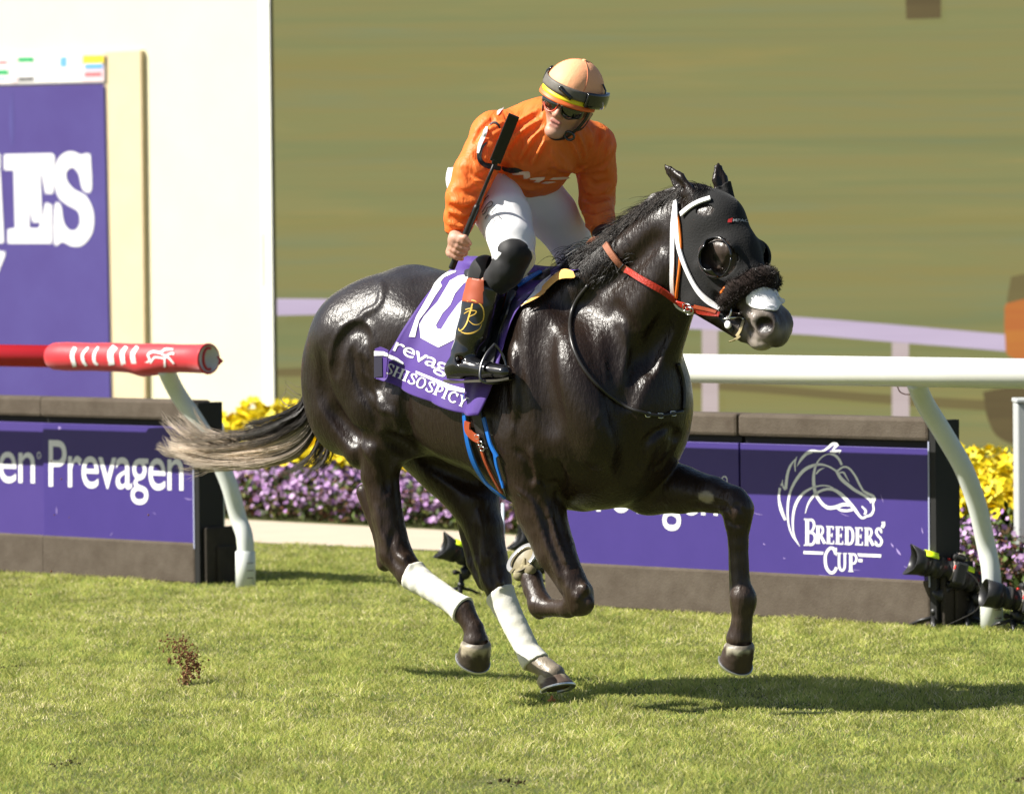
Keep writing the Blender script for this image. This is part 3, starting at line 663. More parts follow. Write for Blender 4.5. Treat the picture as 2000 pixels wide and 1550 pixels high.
def nz(P, s, seed=0):
    """cheap smooth noise -1..1 on points"""
    x, y, z = P[..., 0]*s+seed*3.1, P[..., 1]*s+seed*1.7, P[..., 2]*s-seed*2.3
    a = np.sin(x*1.9+1.3*np.sin(y*1.1+.3)+seed)+np.sin(y*2.3+1.1*np.sin(z*1.7))+np.sin(z*2.1+1.2*np.sin(x*1.3+2)); b = np.sin(x*4.1+y*2.2)+np.sin(y*3.7-z*4.3+1)+np.sin(z*3.9+x*1.4)
    return (a/3*.65+b/3*.35)

# ------------------------------------------------------------ the horse's own frame: x forward, y to its left, z up
HD = 18.1; HX = float(PY(980, 900, HD)[0]); HA = radians(-43)
hf = np.array([cos(HA), sin(HA), 0]); hl = np.array([-sin(HA), cos(HA), 0]); HB = np.array([HX, HD, 0.]); HM = np.array([hf, hl, [0, 0, 1]])
def toL(P): return (np.asarray(P)-HB)@HM.T
def toW(P): return np.asarray(P)@HM+HB
EL = toL(EYE)
def H(px, py, l=0.):
    """picture position and lateral offset (towards the horse's right) -> horse frame"""
    d = ray(px, py)@HM.T; t = (-np.asarray(l, float)-EL[1])/d[..., 1]; return EL+d*t[..., None]
def mir(p): p = np.array(p); p[1] *= -1; return p
def lrays(px, py):
    d = ray(px, py)@HM.T; return d/np.linalg.norm(d, axis=-1, keepdims=True)

hb = Field((-1.25, -.50, 0.0), (1.65, .50, 2.1), .0085)
Y3 = (0, 1, 0)
def C(*a): return [(H(x, y, l), r) for x, y, l, r in a]
# trunk
tr = [((-.60, 0, 1.20), .25), ((-.36, 0, 1.195), .305), ((-.05, 0, 1.14), .322), ((.22, 0, 1.075), .375), ((.45, 0, 1.07), .37), ((.54, 0, 1.06), .25)]
hb.chain(tr, .02, (Y3, .80), .03)
for s_ in (-1, 1):
    hb.el((-.46, s_*.12, 1.30), (.26, .16, .22), .10)                     # gluteal
    hb.el((-.655, s_*.135, 1.13), (.17, .125, .26), .09)                   # hamstrings
    hb.rc((-.63, s_*.14, 1.02), .11, (-.52, s_*.16, .90), .08, .05)
    hb.el((-.27, s_*.19, 1.33), (.07, .04, .06), .08)                    # point of hip
    hb.el((.43, s_*.20, 1.16), (.13, .105, .30), .05, R=[[cos(.35), 0, sin(.35)], [0, 1, 0], [-sin(.35), 0, cos(.35)]])   # shoulder blade
    hb.el((.33, s_*.225, .97), (.16, .085, .15), .04)                     # triceps
    hb.el((.55, s_*.135, 1.02), (.115, .11, .18), .04)                      # breast
    hb.el((.625, s_*.085, .96), (.08, .085, .12), .02)                    # pectoral
    hb.el((.04, s_*.195, 1.04), (.30, .085, .18), .06)                      # ribs
hb.rc((-.40, 0, 1.44), .08, (.0, 0, 1.435), .075, .08); hb.rc((.0, 0, 1.435), .075, (.38, 0, 1.455), .055, .08)
hb.rc((-.71, 0, 1.29), .08, (-.45, 0, 1.42), .12, .06)
# neck
nk = C((1198, 690, 0, .25), (1247, 600, 0, .208), (1292, 520, 0, .172), (1335, 455, 0, .135), (1362, 430, 0, .11))
hb.chain(nk, .07, (Y3, .56), .05)
for s_ in (-1, 1):
    a = H(1215, 700, 0); b = H(1330, 520, 0); hb.rc(a+[.02, s_*.105, -.02], .08, b+[.0, s_*.055, 0], .05, .05)   # brachiocephalic band
    a = H(1130, 600, 0); b = H(1300, 440, 0); hb.rc(a+[.0, s_*.10, 0], .08, b+[0, s_*.03, 0], .05, .05)
# crest
hb.chain([(H(1130, 545), .05), (H(1215, 465), .045), (H(1290, 405), .045), (H(1345, 385), .045)], .05)
# ---- near hind
LH = .165
hb.chain(C((700, 660, .15, .17), (742, 790, .165, .125), (752, 860, .17, .088), (742, 925, .165, .067), (757, 1010, .16, .055), (772, 1080, .155, .058), (800, 1118, .15, .050), (818, 1132, .15, .041), (895, 1183, .14, .035), (904, 1190, .14, .041), (926, 1228, .14, .034), (929, 1250, .14, .047)), .05)
hb.chain(C((712, 960, .165, .030), (742, 1050, .155, .022), (752, 1100, .15, .03)), .02)   # tendon, point of hock
hb.el(H(775, 800, .21), (.085, .07, .09), .05)       # stifle
hb.rc(H(800, 770, .2), .05, H(800, 860, .12), .06, .06)  # flank fold
# ---- far hind
hb.chain(C((800, 800, -.14, .17), (880, 900, -.15, .135), (925, 975, -.155, .092), (945, 1030, -.155, .070), (958, 1090, -.155, .060), (968, 1130, -.155, .056), (978, 1165, -.15, .045), (988, 1185, -.15, .041), (1036, 1280, -.15, .036), (1042, 1288, -.15, .041), (1068, 1306, -.15, .036), (1080, 1318, -.15, .045)), .05)
hb.chain(C((903, 1010, -.155, .025), (925, 1100, -.155, .024), (945, 1140, -.15, .025)), .02)
# ---- near fore
hb.chain(C((1040, 860, .17, .13), (1045, 935, .175, .105), (1058, 1000, .17, .084), (1085, 1070, .165, .066), (1115, 1130, .16, .050), (1131, 1158, .155, .049), (1136, 1178, .155, .044)), .05)
hb.chain(C((1132, 1172, .155, .041), (1110, 1186, .15, .034), (1070, 1186, .14, .031), (1056, 1182, .135, .043)), .02)
hb.chain(C((1056, 1180, .135, .042), (1043, 1150, .12, .036), (1038, 1130, .11, .041)), .015)
hb.chain(C((1030, 1000, .20, .03), (1068, 1090, .19, .028), (1105, 1150, .17, .022)), .03)
# ---- far fore
hb.chain(C((1220, 900, -.12, .15), (1270, 945, -.16, .108), (1330, 955, -.165, .083), (1390, 965, -.165, .062), (1432, 978, -.165, .051), (1441, 995, -.165, .052)), .05)
hb.chain(C((1441, 993, -.165, .053), (1441, 1022, -.165, .044), (1443, 1060, -.165, .032), (1446, 1130, -.165, .030), (1451, 1165, -.165, .044), (1451, 1180, -.165, .042), (1449, 1215, -.165, .034), (1444, 1246, -.165, .047)), .02)
hb.rc(H(1432, 1030, -.165), .018, H(1434, 1150, -.165), .018, .015)
for (x, y, l, r, k) in ((1452, 978, -.19, .016, .012), (1432, 972, -.19, .018, .012), (1448, 1004, -.195, .014, .010), (1428, 1006, -.18, .014, .010), (1440, 990, -.205, .014, .01), (1436, 1022, -.17, .022, .015), (1458, 1012, -.17, .018, .012),
                        (1112, 1146, .195, .016, .012), (1142, 1150, .175, .017, .012), (1150, 1178, .16, .020, .012), (1122, 1190, .175, .018, .012), (1128, 1166, .195, .013, .01),
                        (790, 1092, .18, .016, .012), (768, 1104, .175, .016, .012), (782, 1112, .17, .014, .012), (960, 1118, -.12, .016, .012), (975, 1140, -.12, .016, .012), (950, 1138, -.12, .014, .012), (1462, 1172, -.17, .022, .015), (1440, 1168, -.18, .018, .012), (1054, 1196, .135, .020, .012)):
    hb.el(H(x, y, l), (r, r, r*1.25), k)
hb.rc(H(1452, 1040, -.165), .013, H(1458, 1150, -.165), .012, .010); hb.rc(H(1430, 1040, -.165), .014, H(1436, 1160, -.165), .012, .008)
# ---- head
hb.el(H(1395, 432), (.10, .088, .095), .03)
hb.chain([(H(1402, 445), .098), (H(1428, 500), .098), (H(1462, 560), .075), (H(1490, 605), .060), (H(1508, 635), .055)], .03, (Y3, .86), .02)
for s_ in (-1, 1):
    c = H(1386, 525); hb.el(c+[0, s_*.058, 0], (.115, .038, .135), .025)
    a = H(1390, 590); b = H(1462, 652); hb.rc(a+[0, s_*.045, 0], .048, b+[0, s_*.02, 0], .030, .025)
    c = H(1440, 488); hb.el(c+[.0, s_*.082, 0], (.046, .014, .030), .03)          # brow
    c = H(1437, 500); hb.el(c+[-.006, s_*.088, -.006], (.019, .012, .014), .005)        # eye ball
    for e0, e1 in (((-.03, .004), (.0, .016)), ((.0, .016), (.026, .002)), ((-.03, -.016), (.0, -.03)), ((.0, -.03), (.026, -.018)), ((-.02, -.038), (.02, -.042)), ((-.03, .028), (.02, .034))): hb.rc(c+[e0[0], s_*.091, e0[1]], .006, c+[e1[0], s_*.091, e1[1]], .006, .008)
    a = H(1405, 520); b = H(1455, 580); hb.rc(a+[0, s_*.088, 0], .016, b+[0, s_*.066, 0], .010, .02)   # facial crest
    c = H(1512, 632); hb.el(c+[0, s_*.043, 0], (.048, .026, .045), .02)           # nostril wing
    c = H(1514, 633); hb.el(c+[.000, s_*.066, .0], (.041, .026, .031), .008, sub=True)
    hb.chain([(H(1492, 590)+[0, s_*.03, 0], .018), (H(1512, 612)+[0, s_*.04, 0], .018)], .02)
hb.el(H(1516, 655), (.038, .05, .042), .025)             # upper lip
hb.el(H(1487, 668), (.045, .04, .030), .02)             # lower lip
hb.rc(H(1492, 662)+[0, -.09, 0], .004, H(1520, 676)+[.0, -.03, 0], .004, .006, sub=True)
# ears
def ear(b, m, t, face, r):
    hb.chain([(b, r), (m, r*.95), (t, .006)], .012, None, .01)
    f = np.asarray(face, float); f /= np.linalg.norm(f)
    hb.chain([(b+f*r*.9+(m-b)*.35, r*.55), (m+f*r*.85, r*.6), (t*.7+m*.3+f*r*.5, r*.25)], .0, None); 
def ear(b, m, t, face, r):
    f = np.asarray(face, float); f /= np.linalg.norm(f)
    hb.chain([(b, r), (m, r*.92), (m*.35+t*.65, r*.5), (t, .005)], .012, (f, .55), .008)
    hb.rc(b*.5+m*.5+f*r*.7, r*.55, m*.3+t*.7+f*r*.35, r*.22, .004, None, sub=True)
ear(H(1352, 388, .05), H(1325, 352, .055), H(1297, 322, .06), (-.3, -.9, .3), .031)
ear(H(1414, 388, -.05), H(1406, 350, -.05), H(1401, 318, -.05), (.75, -.65, .2), .029)
# ---- muscle relief: shallow furrows and veins on the near side
def groove(P, r, depth, k=.02):
    """furrow cut along picture points on the surface"""
    P = cr(np.array(P, float), 5); d = lrays(P[:, 0], P[:, 1]); X, hit = hb.cast(EL, d); X = X[hit]
    if len(X) < 2: return
    g = hb.grad(X, .02); Y_ = X+g*(r-depth)
    for a, b in zip(Y_[:-1], Y_[1:]):
        if np.linalg.norm(a-b) < .12: hb.rc(a, r, b, r, k, sub=True)
def ridge(P, r, up, k=.012):
    P = cr(np.array(P, float), 5); d = lrays(P[:, 0], P[:, 1]); X, hit = hb.cast(EL, d); X = X[hit]
    if len(X) < 2: return
    g = hb.grad(X, .02); Y_ = X+g*(up-r)
    for a, b in zip(Y_[:-1], Y_[1:]):
        if np.linalg.norm(a-b) < .12: hb.rc(a, r, b, r, k)
ridge([(722, 632), (733, 660), (738, 700), (738, 740)], .006, .0015, .008)
groove([(628, 700), (640, 780), (690, 850)], .030, 0.0036, .03)
groove([(690, 690), (700, 740), (725, 790), (735, 830)], .016, 0.0036, .018)
ridge([(702, 680), (712, 730), (735, 770), (748, 800)], .010, .003, .015)
ridge([(715, 690), (725, 720), (740, 750)], .008, .002, .012)
groove([(735, 865), (750, 900), (756, 960)], .014, 0.0036, .014)
ridge([(712, 880), (730, 900), (742, 930)], .010, .003, .014)
ridge([(1003, 680), (1006, 730), (1008, 800)], .022, .004, .03)
ridge([(1108, 670), (1120, 740), (1150, 820), (1178, 885)], .055, .009, .06)
groove([(1055, 640), (1060, 740), (1075, 830)], .04, .004, .05)
groove([(1195, 620), (1205, 760), (1225, 860), (1225, 930)], .035, 0.0065, .035)
groove([(1250, 905), (1262, 865), (1300, 840), (1325, 852)], .018, 0.0065, .018)
groove([(1255, 900), (1285, 912), (1310, 880), (1318, 850)], .012, 0.0043, .012)
groove([(1225, 780), (1262, 690), (1300, 640)], .030, 0.0058, .035)
groove([(1310, 600), (1280, 660), (1262, 720)], .025, 0.0043, .03)
groove([(1180, 560), (1230, 520), (1280, 470)], .025, 0.0036, .03)
ridge([(742, 548), (746, 572), (738, 598), (714, 610), (704, 622)], .009, .0014, .014)
ridge([(642, 720), (652, 668), (676, 634), (702, 626), (722, 644), (732, 690), (734, 740)], .008, .0012, .012)
groove([(655, 730), (662, 680), (684, 648), (704, 642), (716, 660)], .020, .0015, .02)
ridge([(696, 690), (706, 740), (722, 775), (742, 800), (762, 806)], .007, .0020, .010)
groove([(706, 700), (716, 748), (732, 776)], .012, .004, .012)
groove([(655, 800), (690, 842), (728, 860)], .022, .004, .024)
ridge([(762, 800), (778, 830), (772, 862)], .010, .003, .012)
groove([(800, 740), (790, 790), (800, 840)], .016, .004, .018)
ridge([(1002, 690), (1006, 745), (1006, 800), (1000, 850)], .010, .003, .014)
ridge([(1040, 880), (1048, 915), (1046, 950)], .014, .005, .014)
groove([(1010, 880), (1030, 900), (1040, 940)], .012, .005, .014)
groove([(1090, 905), (1100, 940), (1090, 970)], .014, .006, .014)
ridge([(1262, 905), (1275, 865), (1305, 838)], .016, .006, .012)
groove([(1205, 600), (1240, 660), (1235, 740)], .020, .004, .026)
ridge([(1180, 700), (1186, 760), (1200, 810)], .006, .0018, .008)
ridge([(1010, 955), (1040, 985), (1058, 1040), (1076, 1085), (1094, 1130)], .010, .006, .010)
ridge([(1050, 945), (1072, 1005), (1092, 1060), (1112, 1105)], .011, .006, .010)
groove([(1058, 985), (1078, 1055), (1100, 1112)], .009, 0.0043, .01)
groove([(1085, 1010), (1100, 1060), (1120, 1110)], .008, 0.0029, .01)
ridge([(735, 990), (745, 1040), (760, 1070)], .009, .003)
groove([(768, 1040), (762, 1075), (775, 1100)], .011, 0.0036, .012)
ridge([(775, 1085), (790, 1095), (800, 1110)], .008, .003, .008)
ridge([(935, 1000), (945, 1060), (940, 1110), (955, 1150)], .008, .004)
ridge([(950, 1085), (960, 1090), (966, 1105)], .006, .003, .006)
groove([(928, 1030), (933, 1085), (950, 1140)], .009, 0.0043, .01)
groove([(965, 1080), (960, 1120), (972, 1150)], .009, 0.0043, .01)
groove([(1428, 1000), (1440, 985), (1452, 1002)], .007, 0.0036, .008)
groove([(1420, 1010), (1430, 1022), (1450, 1024)], .007, 0.0029, .008)
groove([(1350, 982), (1390, 982), (1420, 990)], .010, 0.0036, .012)
ridge([(790, 885), (850, 920), (900, 945)], .010, .004)
groove([(800, 890), (860, 918), (930, 950)], .012, 0.0036, .016)
groove([(765, 855), (800, 880), (880, 925), (960, 960)], .025, 0.0043, .03)
ridge([(1165, 790), (1172, 805), (1160, 825), (1172, 845)], .004, .0022, .004)
ridge([(1150, 700), (1143, 740), (1152, 770)], .004, .0015, .004)
ridge([(1420, 1030), (1428, 1090), (1430, 1140)], .006, .003, .006)
ridge([(1425, 622), (1450, 612), (1470, 618), (1484, 640)], .006, .003)
ridge([(1448, 640), (1468, 638), (1478, 660)], .005, .002)
ridge([(1400, 540), (1420, 560), (1440, 580)], .006, .003)
for k_ in range(16):
    x_ = 850+rng.uniform(-70, 30); y_ = 830+rng.uniform(-35, 30); ridge([(x_, y_), (x_+10, y_+12), (x_+18, y_+30)], .0035, .0010, .003)
for k_ in range(10):
    x_ = 715+rng.uniform(-15, 20); y_ = 700+rng.uniform(-20, 60); ridge([(x_, y_), (x_+12, y_+10), (x_+24, y_+26)], .0035, .0010, .003)
ridge([(1474, 612), (1470, 632), (1478, 655)], .005, .003, .006)
ridge([(1462, 618), (1456, 640), (1466, 662)], .005, .0025, .006)
groove([(1436, 642), (1460, 660), (1482, 668), (1505, 672)], .005, .004, .006)
ridge([(1490, 606), (1505, 600), (1520, 610)], .005, .003, .006)
groove([(1055, 930), (1070, 945), (1085, 940)], .010, 0.0036, .008)

# colours of the coat
V, Fc = hb.mesh(); V = smooth_mesh(V, Fc, 2)
# micro relief
gv = hb.grad(V, .012)
V = V+gv*(nz(V, 17, 1)*.0012)[:, None]
def coat(V):
    base = np.array([.013, .0080, .0056]); n = len(V); Cc = np.tile(base, (n, 1))
    def blend(wt, c):
        nonlocal Cc
        wt = np.clip(wt, 0, 1)[:, None]; Cc = Cc*(1-wt)+np.array(c)*wt
    x, y, z = V.T
    n1 = nz(V, 6, 2); n2 = nz(V, 30, 3); n3 = nz(V, 90, 5)
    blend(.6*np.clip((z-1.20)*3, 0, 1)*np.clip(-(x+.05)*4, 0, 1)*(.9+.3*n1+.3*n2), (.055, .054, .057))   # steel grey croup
    blend(.35*(n1*.5+.3)*np.clip((x+1)*2, 0, 1)*(x < .8), (.034, .018, .011))
    blend(.45*np.clip((z-.7)*3, 0, 1)*np.clip((x-.75)*4, 0, 1)*np.clip((1.45-z)*4, 0, 1), (.020, .011, .007))
    blend(.75*np.clip((.98-z)*4, 0, 1), (.026, .0145, .0095))
    # greying lower legs
    blend(.55*np.clip((.78-z)*3, 0, 1)*np.clip(.4+.7*n2, 0, 1), (.075, .055, .043))
    p = H(1500, 635); d = np.linalg.norm(V-p, axis=1); blend(np.clip((.135-d)/.06, 0, 1)*np.clip(.62+.75*n2, .1, .95), (.24, .205, .18))
    p = H(1487, 676); d = np.linalg.norm(V-p, axis=1); blend(.8*np.clip((.05-d)/.03, 0, 1), (.42, .37, .30))
    p = H(1524, 622); d = np.linalg.norm(V-p, axis=1); blend(.7*np.clip((.055-d)/.03, 0, 1), (.05, .04, .04))
    for s_ in (-1, 1):
        p = H(1514, 633)+[.0, s_*.052, 0]; d = np.linalg.norm((V-p)/[1.3, 1, 1], axis=1); blend(np.clip((.034-d)/.008, 0, 1), (.006, .003, .003))
        p = H(1437, 500)+[0, s_*.095, -.005]; d = np.linalg.norm(V-p, axis=1); blend(.8*np.clip((.075-d)/.02, 0, 1)*(.7+.5*n2), (.085, .06, .048)); p = p+[-.006, s_*.006, -.002]; d = np.linalg.norm(V-p, axis=1); blend(np.clip((.0165-d)/.004, 0, 1), (.003, .002, .002))
    for q in ((1402, 460, .07), (1394, 425, .07)):
        p = H(*q); d = np.linalg.norm(V-p, axis=1); blend(.6*np.clip((.04-d)/.03, 0, 1)*(.6+.5*n2), (.14, .12, .10))
    p = H(1384, 970, -.12); d = np.linalg.norm((V-p)*[1, .4, 1.6], axis=1); blend(np.clip((.035-d)/.008, 0, 1), (.32, .27, .20))   # chestnut patch
    p = H(1068, 1300, -.15); d = np.linalg.norm(V-p, axis=1); blend(.9*np.clip((.09-d)/.03, 0, 1)*(.75+.5*n2), (.34, .29, .22))    # pale pastern
    p = H(928, 1250, .14); d = np.linalg.norm(V-p, axis=1); blend(.5*np.clip((.05-d)/.03, 0, 1), (.12, .11, .10))
    return Cc*(1+.10*n3)[:, None]
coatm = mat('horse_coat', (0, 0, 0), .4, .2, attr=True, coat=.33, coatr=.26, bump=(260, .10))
# hair direction sparkle: fine stretched noise drives the roughness
_t = coatm.node_tree; _n = _t.nodes.new('ShaderNodeTexNoise'); _n.inputs['Scale'].default_value = 60; _n.inputs['Detail'].default_value = 5
_tc = [q for q in _t.nodes if q.type == 'TEX_COORD'][0]; _mp = _t.nodes.new('ShaderNodeMapping'); _mp.inputs['Scale'].default_value = (3, 3, .8); _t.links.new(_tc.outputs['Object'], _mp.inputs[0]); _t.links.new(_mp.outputs[0], _n.inputs[0])
_b1 = [q for q in _t.nodes if q.type == 'BUMP'][0]; _n2 = _t.nodes.new('ShaderNodeTexNoise'); _n2.inputs['Scale'].default_value = 55; _n2.inputs['Detail'].default_value = 5; _mp2 = _t.nodes.new('ShaderNodeMapping'); _mp2.inputs['Scale'].default_value = (1.6, 1.6, .45); _mp2.inputs['Rotation'].default_value = (0, .5, 0); _t.links.new(_tc.outputs['Object'], _mp2.inputs[0]); _t.links.new(_mp2.outputs[0], _n2.inputs[0]); _b2 = _t.nodes.new('ShaderNodeBump'); _b2.inputs['Strength'].default_value = .42; _b2.inputs['Distance'].default_value = .008; _t.links.new(_n2.outputs[0], _b2.inputs['Height']); _t.links.new(_b1.outputs[0], _b2.inputs['Normal']); _t.links.new(_b2.outputs[0], _t.nodes['Principled BSDF'].inputs['Normal']); _t.links.new(_b2.outputs[0], _t.nodes['Principled BSDF'].inputs['Coat Normal'])
_r = _t.nodes.new('ShaderNodeMapRange'); _r.inputs[1].default_value = .35; _r.inputs[2].default_value = .7; _r.inputs[3].default_value = .27; _r.inputs[4].default_value = .47; _t.links.new(_n.outputs[0], _r.inputs[0]); _t.links.new(_r.outputs[0], _t.nodes['Principled BSDF'].inputs['Roughness'])
horse = empty('horse', HB, HA, 'dark glossy grey-black racehorse galloping to the right with all four feet off the turf', 'horse')
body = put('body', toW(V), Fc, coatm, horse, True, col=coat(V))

# ---- hooves
hoofm = mat('hoof_horn', (0, 0, 0), .45, .4, attr=True, bump=(60, .15)); shoem = mat('horseshoe_metal', (.75, .75, .76), .3, .5, metal=.9)
def hoof(Cs, Nn, T, R=.062, cols_=((.05, .04, .03), (.30, .25, .17)), top=.80, hh=.062, back=.022, mix=.5):
    """Cs centre of the sole, Nn out of the sole, T to the toe"""
    Nn = np.array(Nn, float); Nn /= np.linalg.norm(Nn); T = np.array(T, float); T -= Nn*(T@Nn); T /= np.linalg.norm(T); Sd = np.cross(Nn, T)
    k = 36; V = []; Cc = []; lv = 9; a = np.linspace(0, 2*pi, k, endpoint=False)
    for j in range(lv):
        t = j/(lv-1)
        for q in a:
            c, s_ = cos(q), sin(q); rx = (1.06 if c > 0 else .86); rr = R*(1-(1-top)*t)*(1+.015*sin(t*16))
            h_ = (hh+.022*c)*t
            V.append(Cs+T*(c*rr*rx-back*t)+Sd*s_*rr*.95-Nn*h_)
            m_ = t+.12*sin(q*3+t*5)+.1*sin(q*9); m_ = np.clip((m_-mix)/.2, 0, 1); Cc.append(np.array(cols_[0])*(1-m_)+np.array(cols_[1])*m_)
    Fc = [(j*k+i, j*k+(i+1) % k, (j+1)*k+(i+1) % k, (j+1)*k+i) for j in range(lv-1) for i in range(k)]
    n1 = len(V)
    for rr, up_ in ((.90, .007), (.72, .012)):
        for q in a:
            c, s_ = cos(q), sin(q); V.append(Cs+T*(c*R*top*(1.06 if c > 0 else .86)*rr-back)+Sd*s_*R*top*.95*rr-Nn*((hh+.022*c)+up_)); Cc.append((.16, .14, .11))
    for o_, p_ in (((lv-1)*k, n1), (n1, n1+k)): Fc += [(o_+i, o_+(i+1) % k, p_+(i+1) % k, p_+i) for i in range(k)]
    # sole: sunk in, with a frog
    nb = len(V)
    for rr, dp in ((.80, .004), (.4, .012)):
        for q in a: V.append(Cs+T*(cos(q)*R*rr*(1.06 if cos(q) > 0 else .86))+Sd*sin(q)*R*rr*.95-Nn*dp); Cc.append((.20, .17, .10))
    V.append(Cs-Nn*.012); Cc.append((.18, .15, .09))
    Fc += [(i, nb+i, nb+(i+1) % k, (i+1) % k) for i in range(k)]+[(nb+i, nb+k+i, nb+k+(i+1) % k, nb+(i+1) % k) for i in range(k)]+[(nb+k+i, nb+2*k, nb+k+(i+1) % k) for i in range(k)]
    h_ = put('hoof', toW(V), [tuple(f) for f in Fc], hoofm, horse, True, col=np.array(Cc))
    b = MB(); an = np.linspace(-2.45, 2.45, 30); P = [Cs+T*cos(q)*R*.90*(1.06 if cos(q) > 0 else .9)+Sd*sin(q)*R*.86+Nn*.003 for q in an]
    m = []; 
    for i, p in enumerate(P):
        d_ = (Cs-p); d_ -= Nn*(d_@Nn); d_ /= np.linalg.norm(d_); m.append([p-d_*.010-Nn*.004, p-d_*.009+Nn*.005, p+d_*.009+Nn*.005, p+d_*.010-Nn*.004])
    m = np.array(m); b.V = [tuple(v) for v in m.reshape(-1, 3)]; n_ = len(P)
    b.F = [(i*4+j, i*4+(j+1) % 4, (i+1)*4+(j+1) % 4, (i+1)*4+j) for i in range(n_-1) for j in range(4)]+[(0, 1, 2, 3), ((n_-1)*4+3, (n_-1)*4+2, (n_-1)*4+1, (n_-1)*4)]
    sh = bevel(put('horseshoe', toW(b.V), b.F, shoem, h_), .002)
    return h_, Nn, T, Sd
hoof(H(923, 1287, .14), (-.60, .25, -.76), (.72, 0, -.62), .063, back=.012, top=.86, cols_=((.05, .038, .028), (.36, .31, .22)), mix=.62, hh=.068)
hoof(H(1089, 1342, -.15), (.34, -.12, -.93), (.95, 0, .30), .062, cols_=((.10, .07, .055), (.42, .36, .25)), mix=.45, hh=.05, back=.034)
hoof(H(1436, 1292, -.165), (-.58, .22, -.78), (.75, 0, -.58), .061, back=.012, top=.86, cols_=((.045, .03, .024), (.40, .37, .28)), mix=.82, hh=.068)
h4, N4, T4, S4 = hoof(H(1021, 1092, .115), (-.12, -.72, .68), (-.45, .35, .82), .066, cols_=((.10, .08, .06), (.36, .32, .22)), mix=.3, hh=.052, back=.0)
# frog and bulbs of the turned-up hoof
c = H(1021, 1092, .115)
fl = Field(c-.09, c+.09, .0035)
fl.el(c-T4*.048+S4*.024-N4*.020, (.024, .020, .022), .004); fl.el(c-T4*.048-S4*.024-N4*.020, (.024, .020, .022), .004); fl.rc(c-T4*.036-N4*.008, .012, c+T4*.012-N4*.008, .004, .008)
Vf, Ff = fl.mesh(); put('frog', toW(Vf), Ff, mat('frog_horn', (.33, .29, .17), .7, .3, noise=(60, (.15, .12, .07), .2)), h4, True)

# ---- leg wraps
wrapm = mat('white_bandage', (.80, .79, .74), .75, .2, bump=(160, .12), noise=(13, (.70, .68, .56), .22))
def shell(name, m, lo, hi, fn, off, fine=None, par=horse, src=None, smoothit=2, noise=None):
    """a garment: the body grown by off, kept where fn(points)<0"""
    src = src or hb; h_ = fine or .005; f = Field(lo, hi, h_); X = np.stack(np.meshgrid(*f.ax, indexing='ij'), -1)
    d = src.sample(X)-off
    if noise is not None: d = d-noise(X)
    f.A = np.maximum(d, fn(X)).astype(np.float32); V, Fc = f.mesh(); V = smooth_mesh(V, Fc, smoothit)
    return put(name, toW(V), Fc, m, par, True), V
def between(a, b, ta=0, tb=0):
    """slab between two points along the limb, with tilted ends"""
    d = b-a; L = np.linalg.norm(d); d /= L
    def fn(X):
        t = (X-a)@d; z = (X-a)[..., 2]+0*t
        return np.maximum(-(t-ta*z), (t-L)-tb*z)
    return fn
def wrap(a, b, off, ta=0, tb=0):
    lo = np.minimum(a, b)-.1; hi = np.maximum(a, b)+.1
    d = (b-a)/np.linalg.norm(b-a); fn = between(a, b, ta, tb)
    def f2(X):
        q = X-a; r = np.linalg.norm(q-(q@d)[..., None]*d, axis=-1)-.075; return np.maximum(fn(X), r)
    ob, V = shell('leg_wrap', wrapm, lo, hi, f2, off, .0045, noise=lambda X: .00045*np.sin(((X-a)@d)*150+3*((X-a)[..., 1]))+.0006*nz(X, 60, 3)); return ob
wrap(H(806, 1121, .15), H(906, 1191, .14), .0065)
wrap(H(970, 1163, -.15), H(1045, 1296, -.15), .0065)
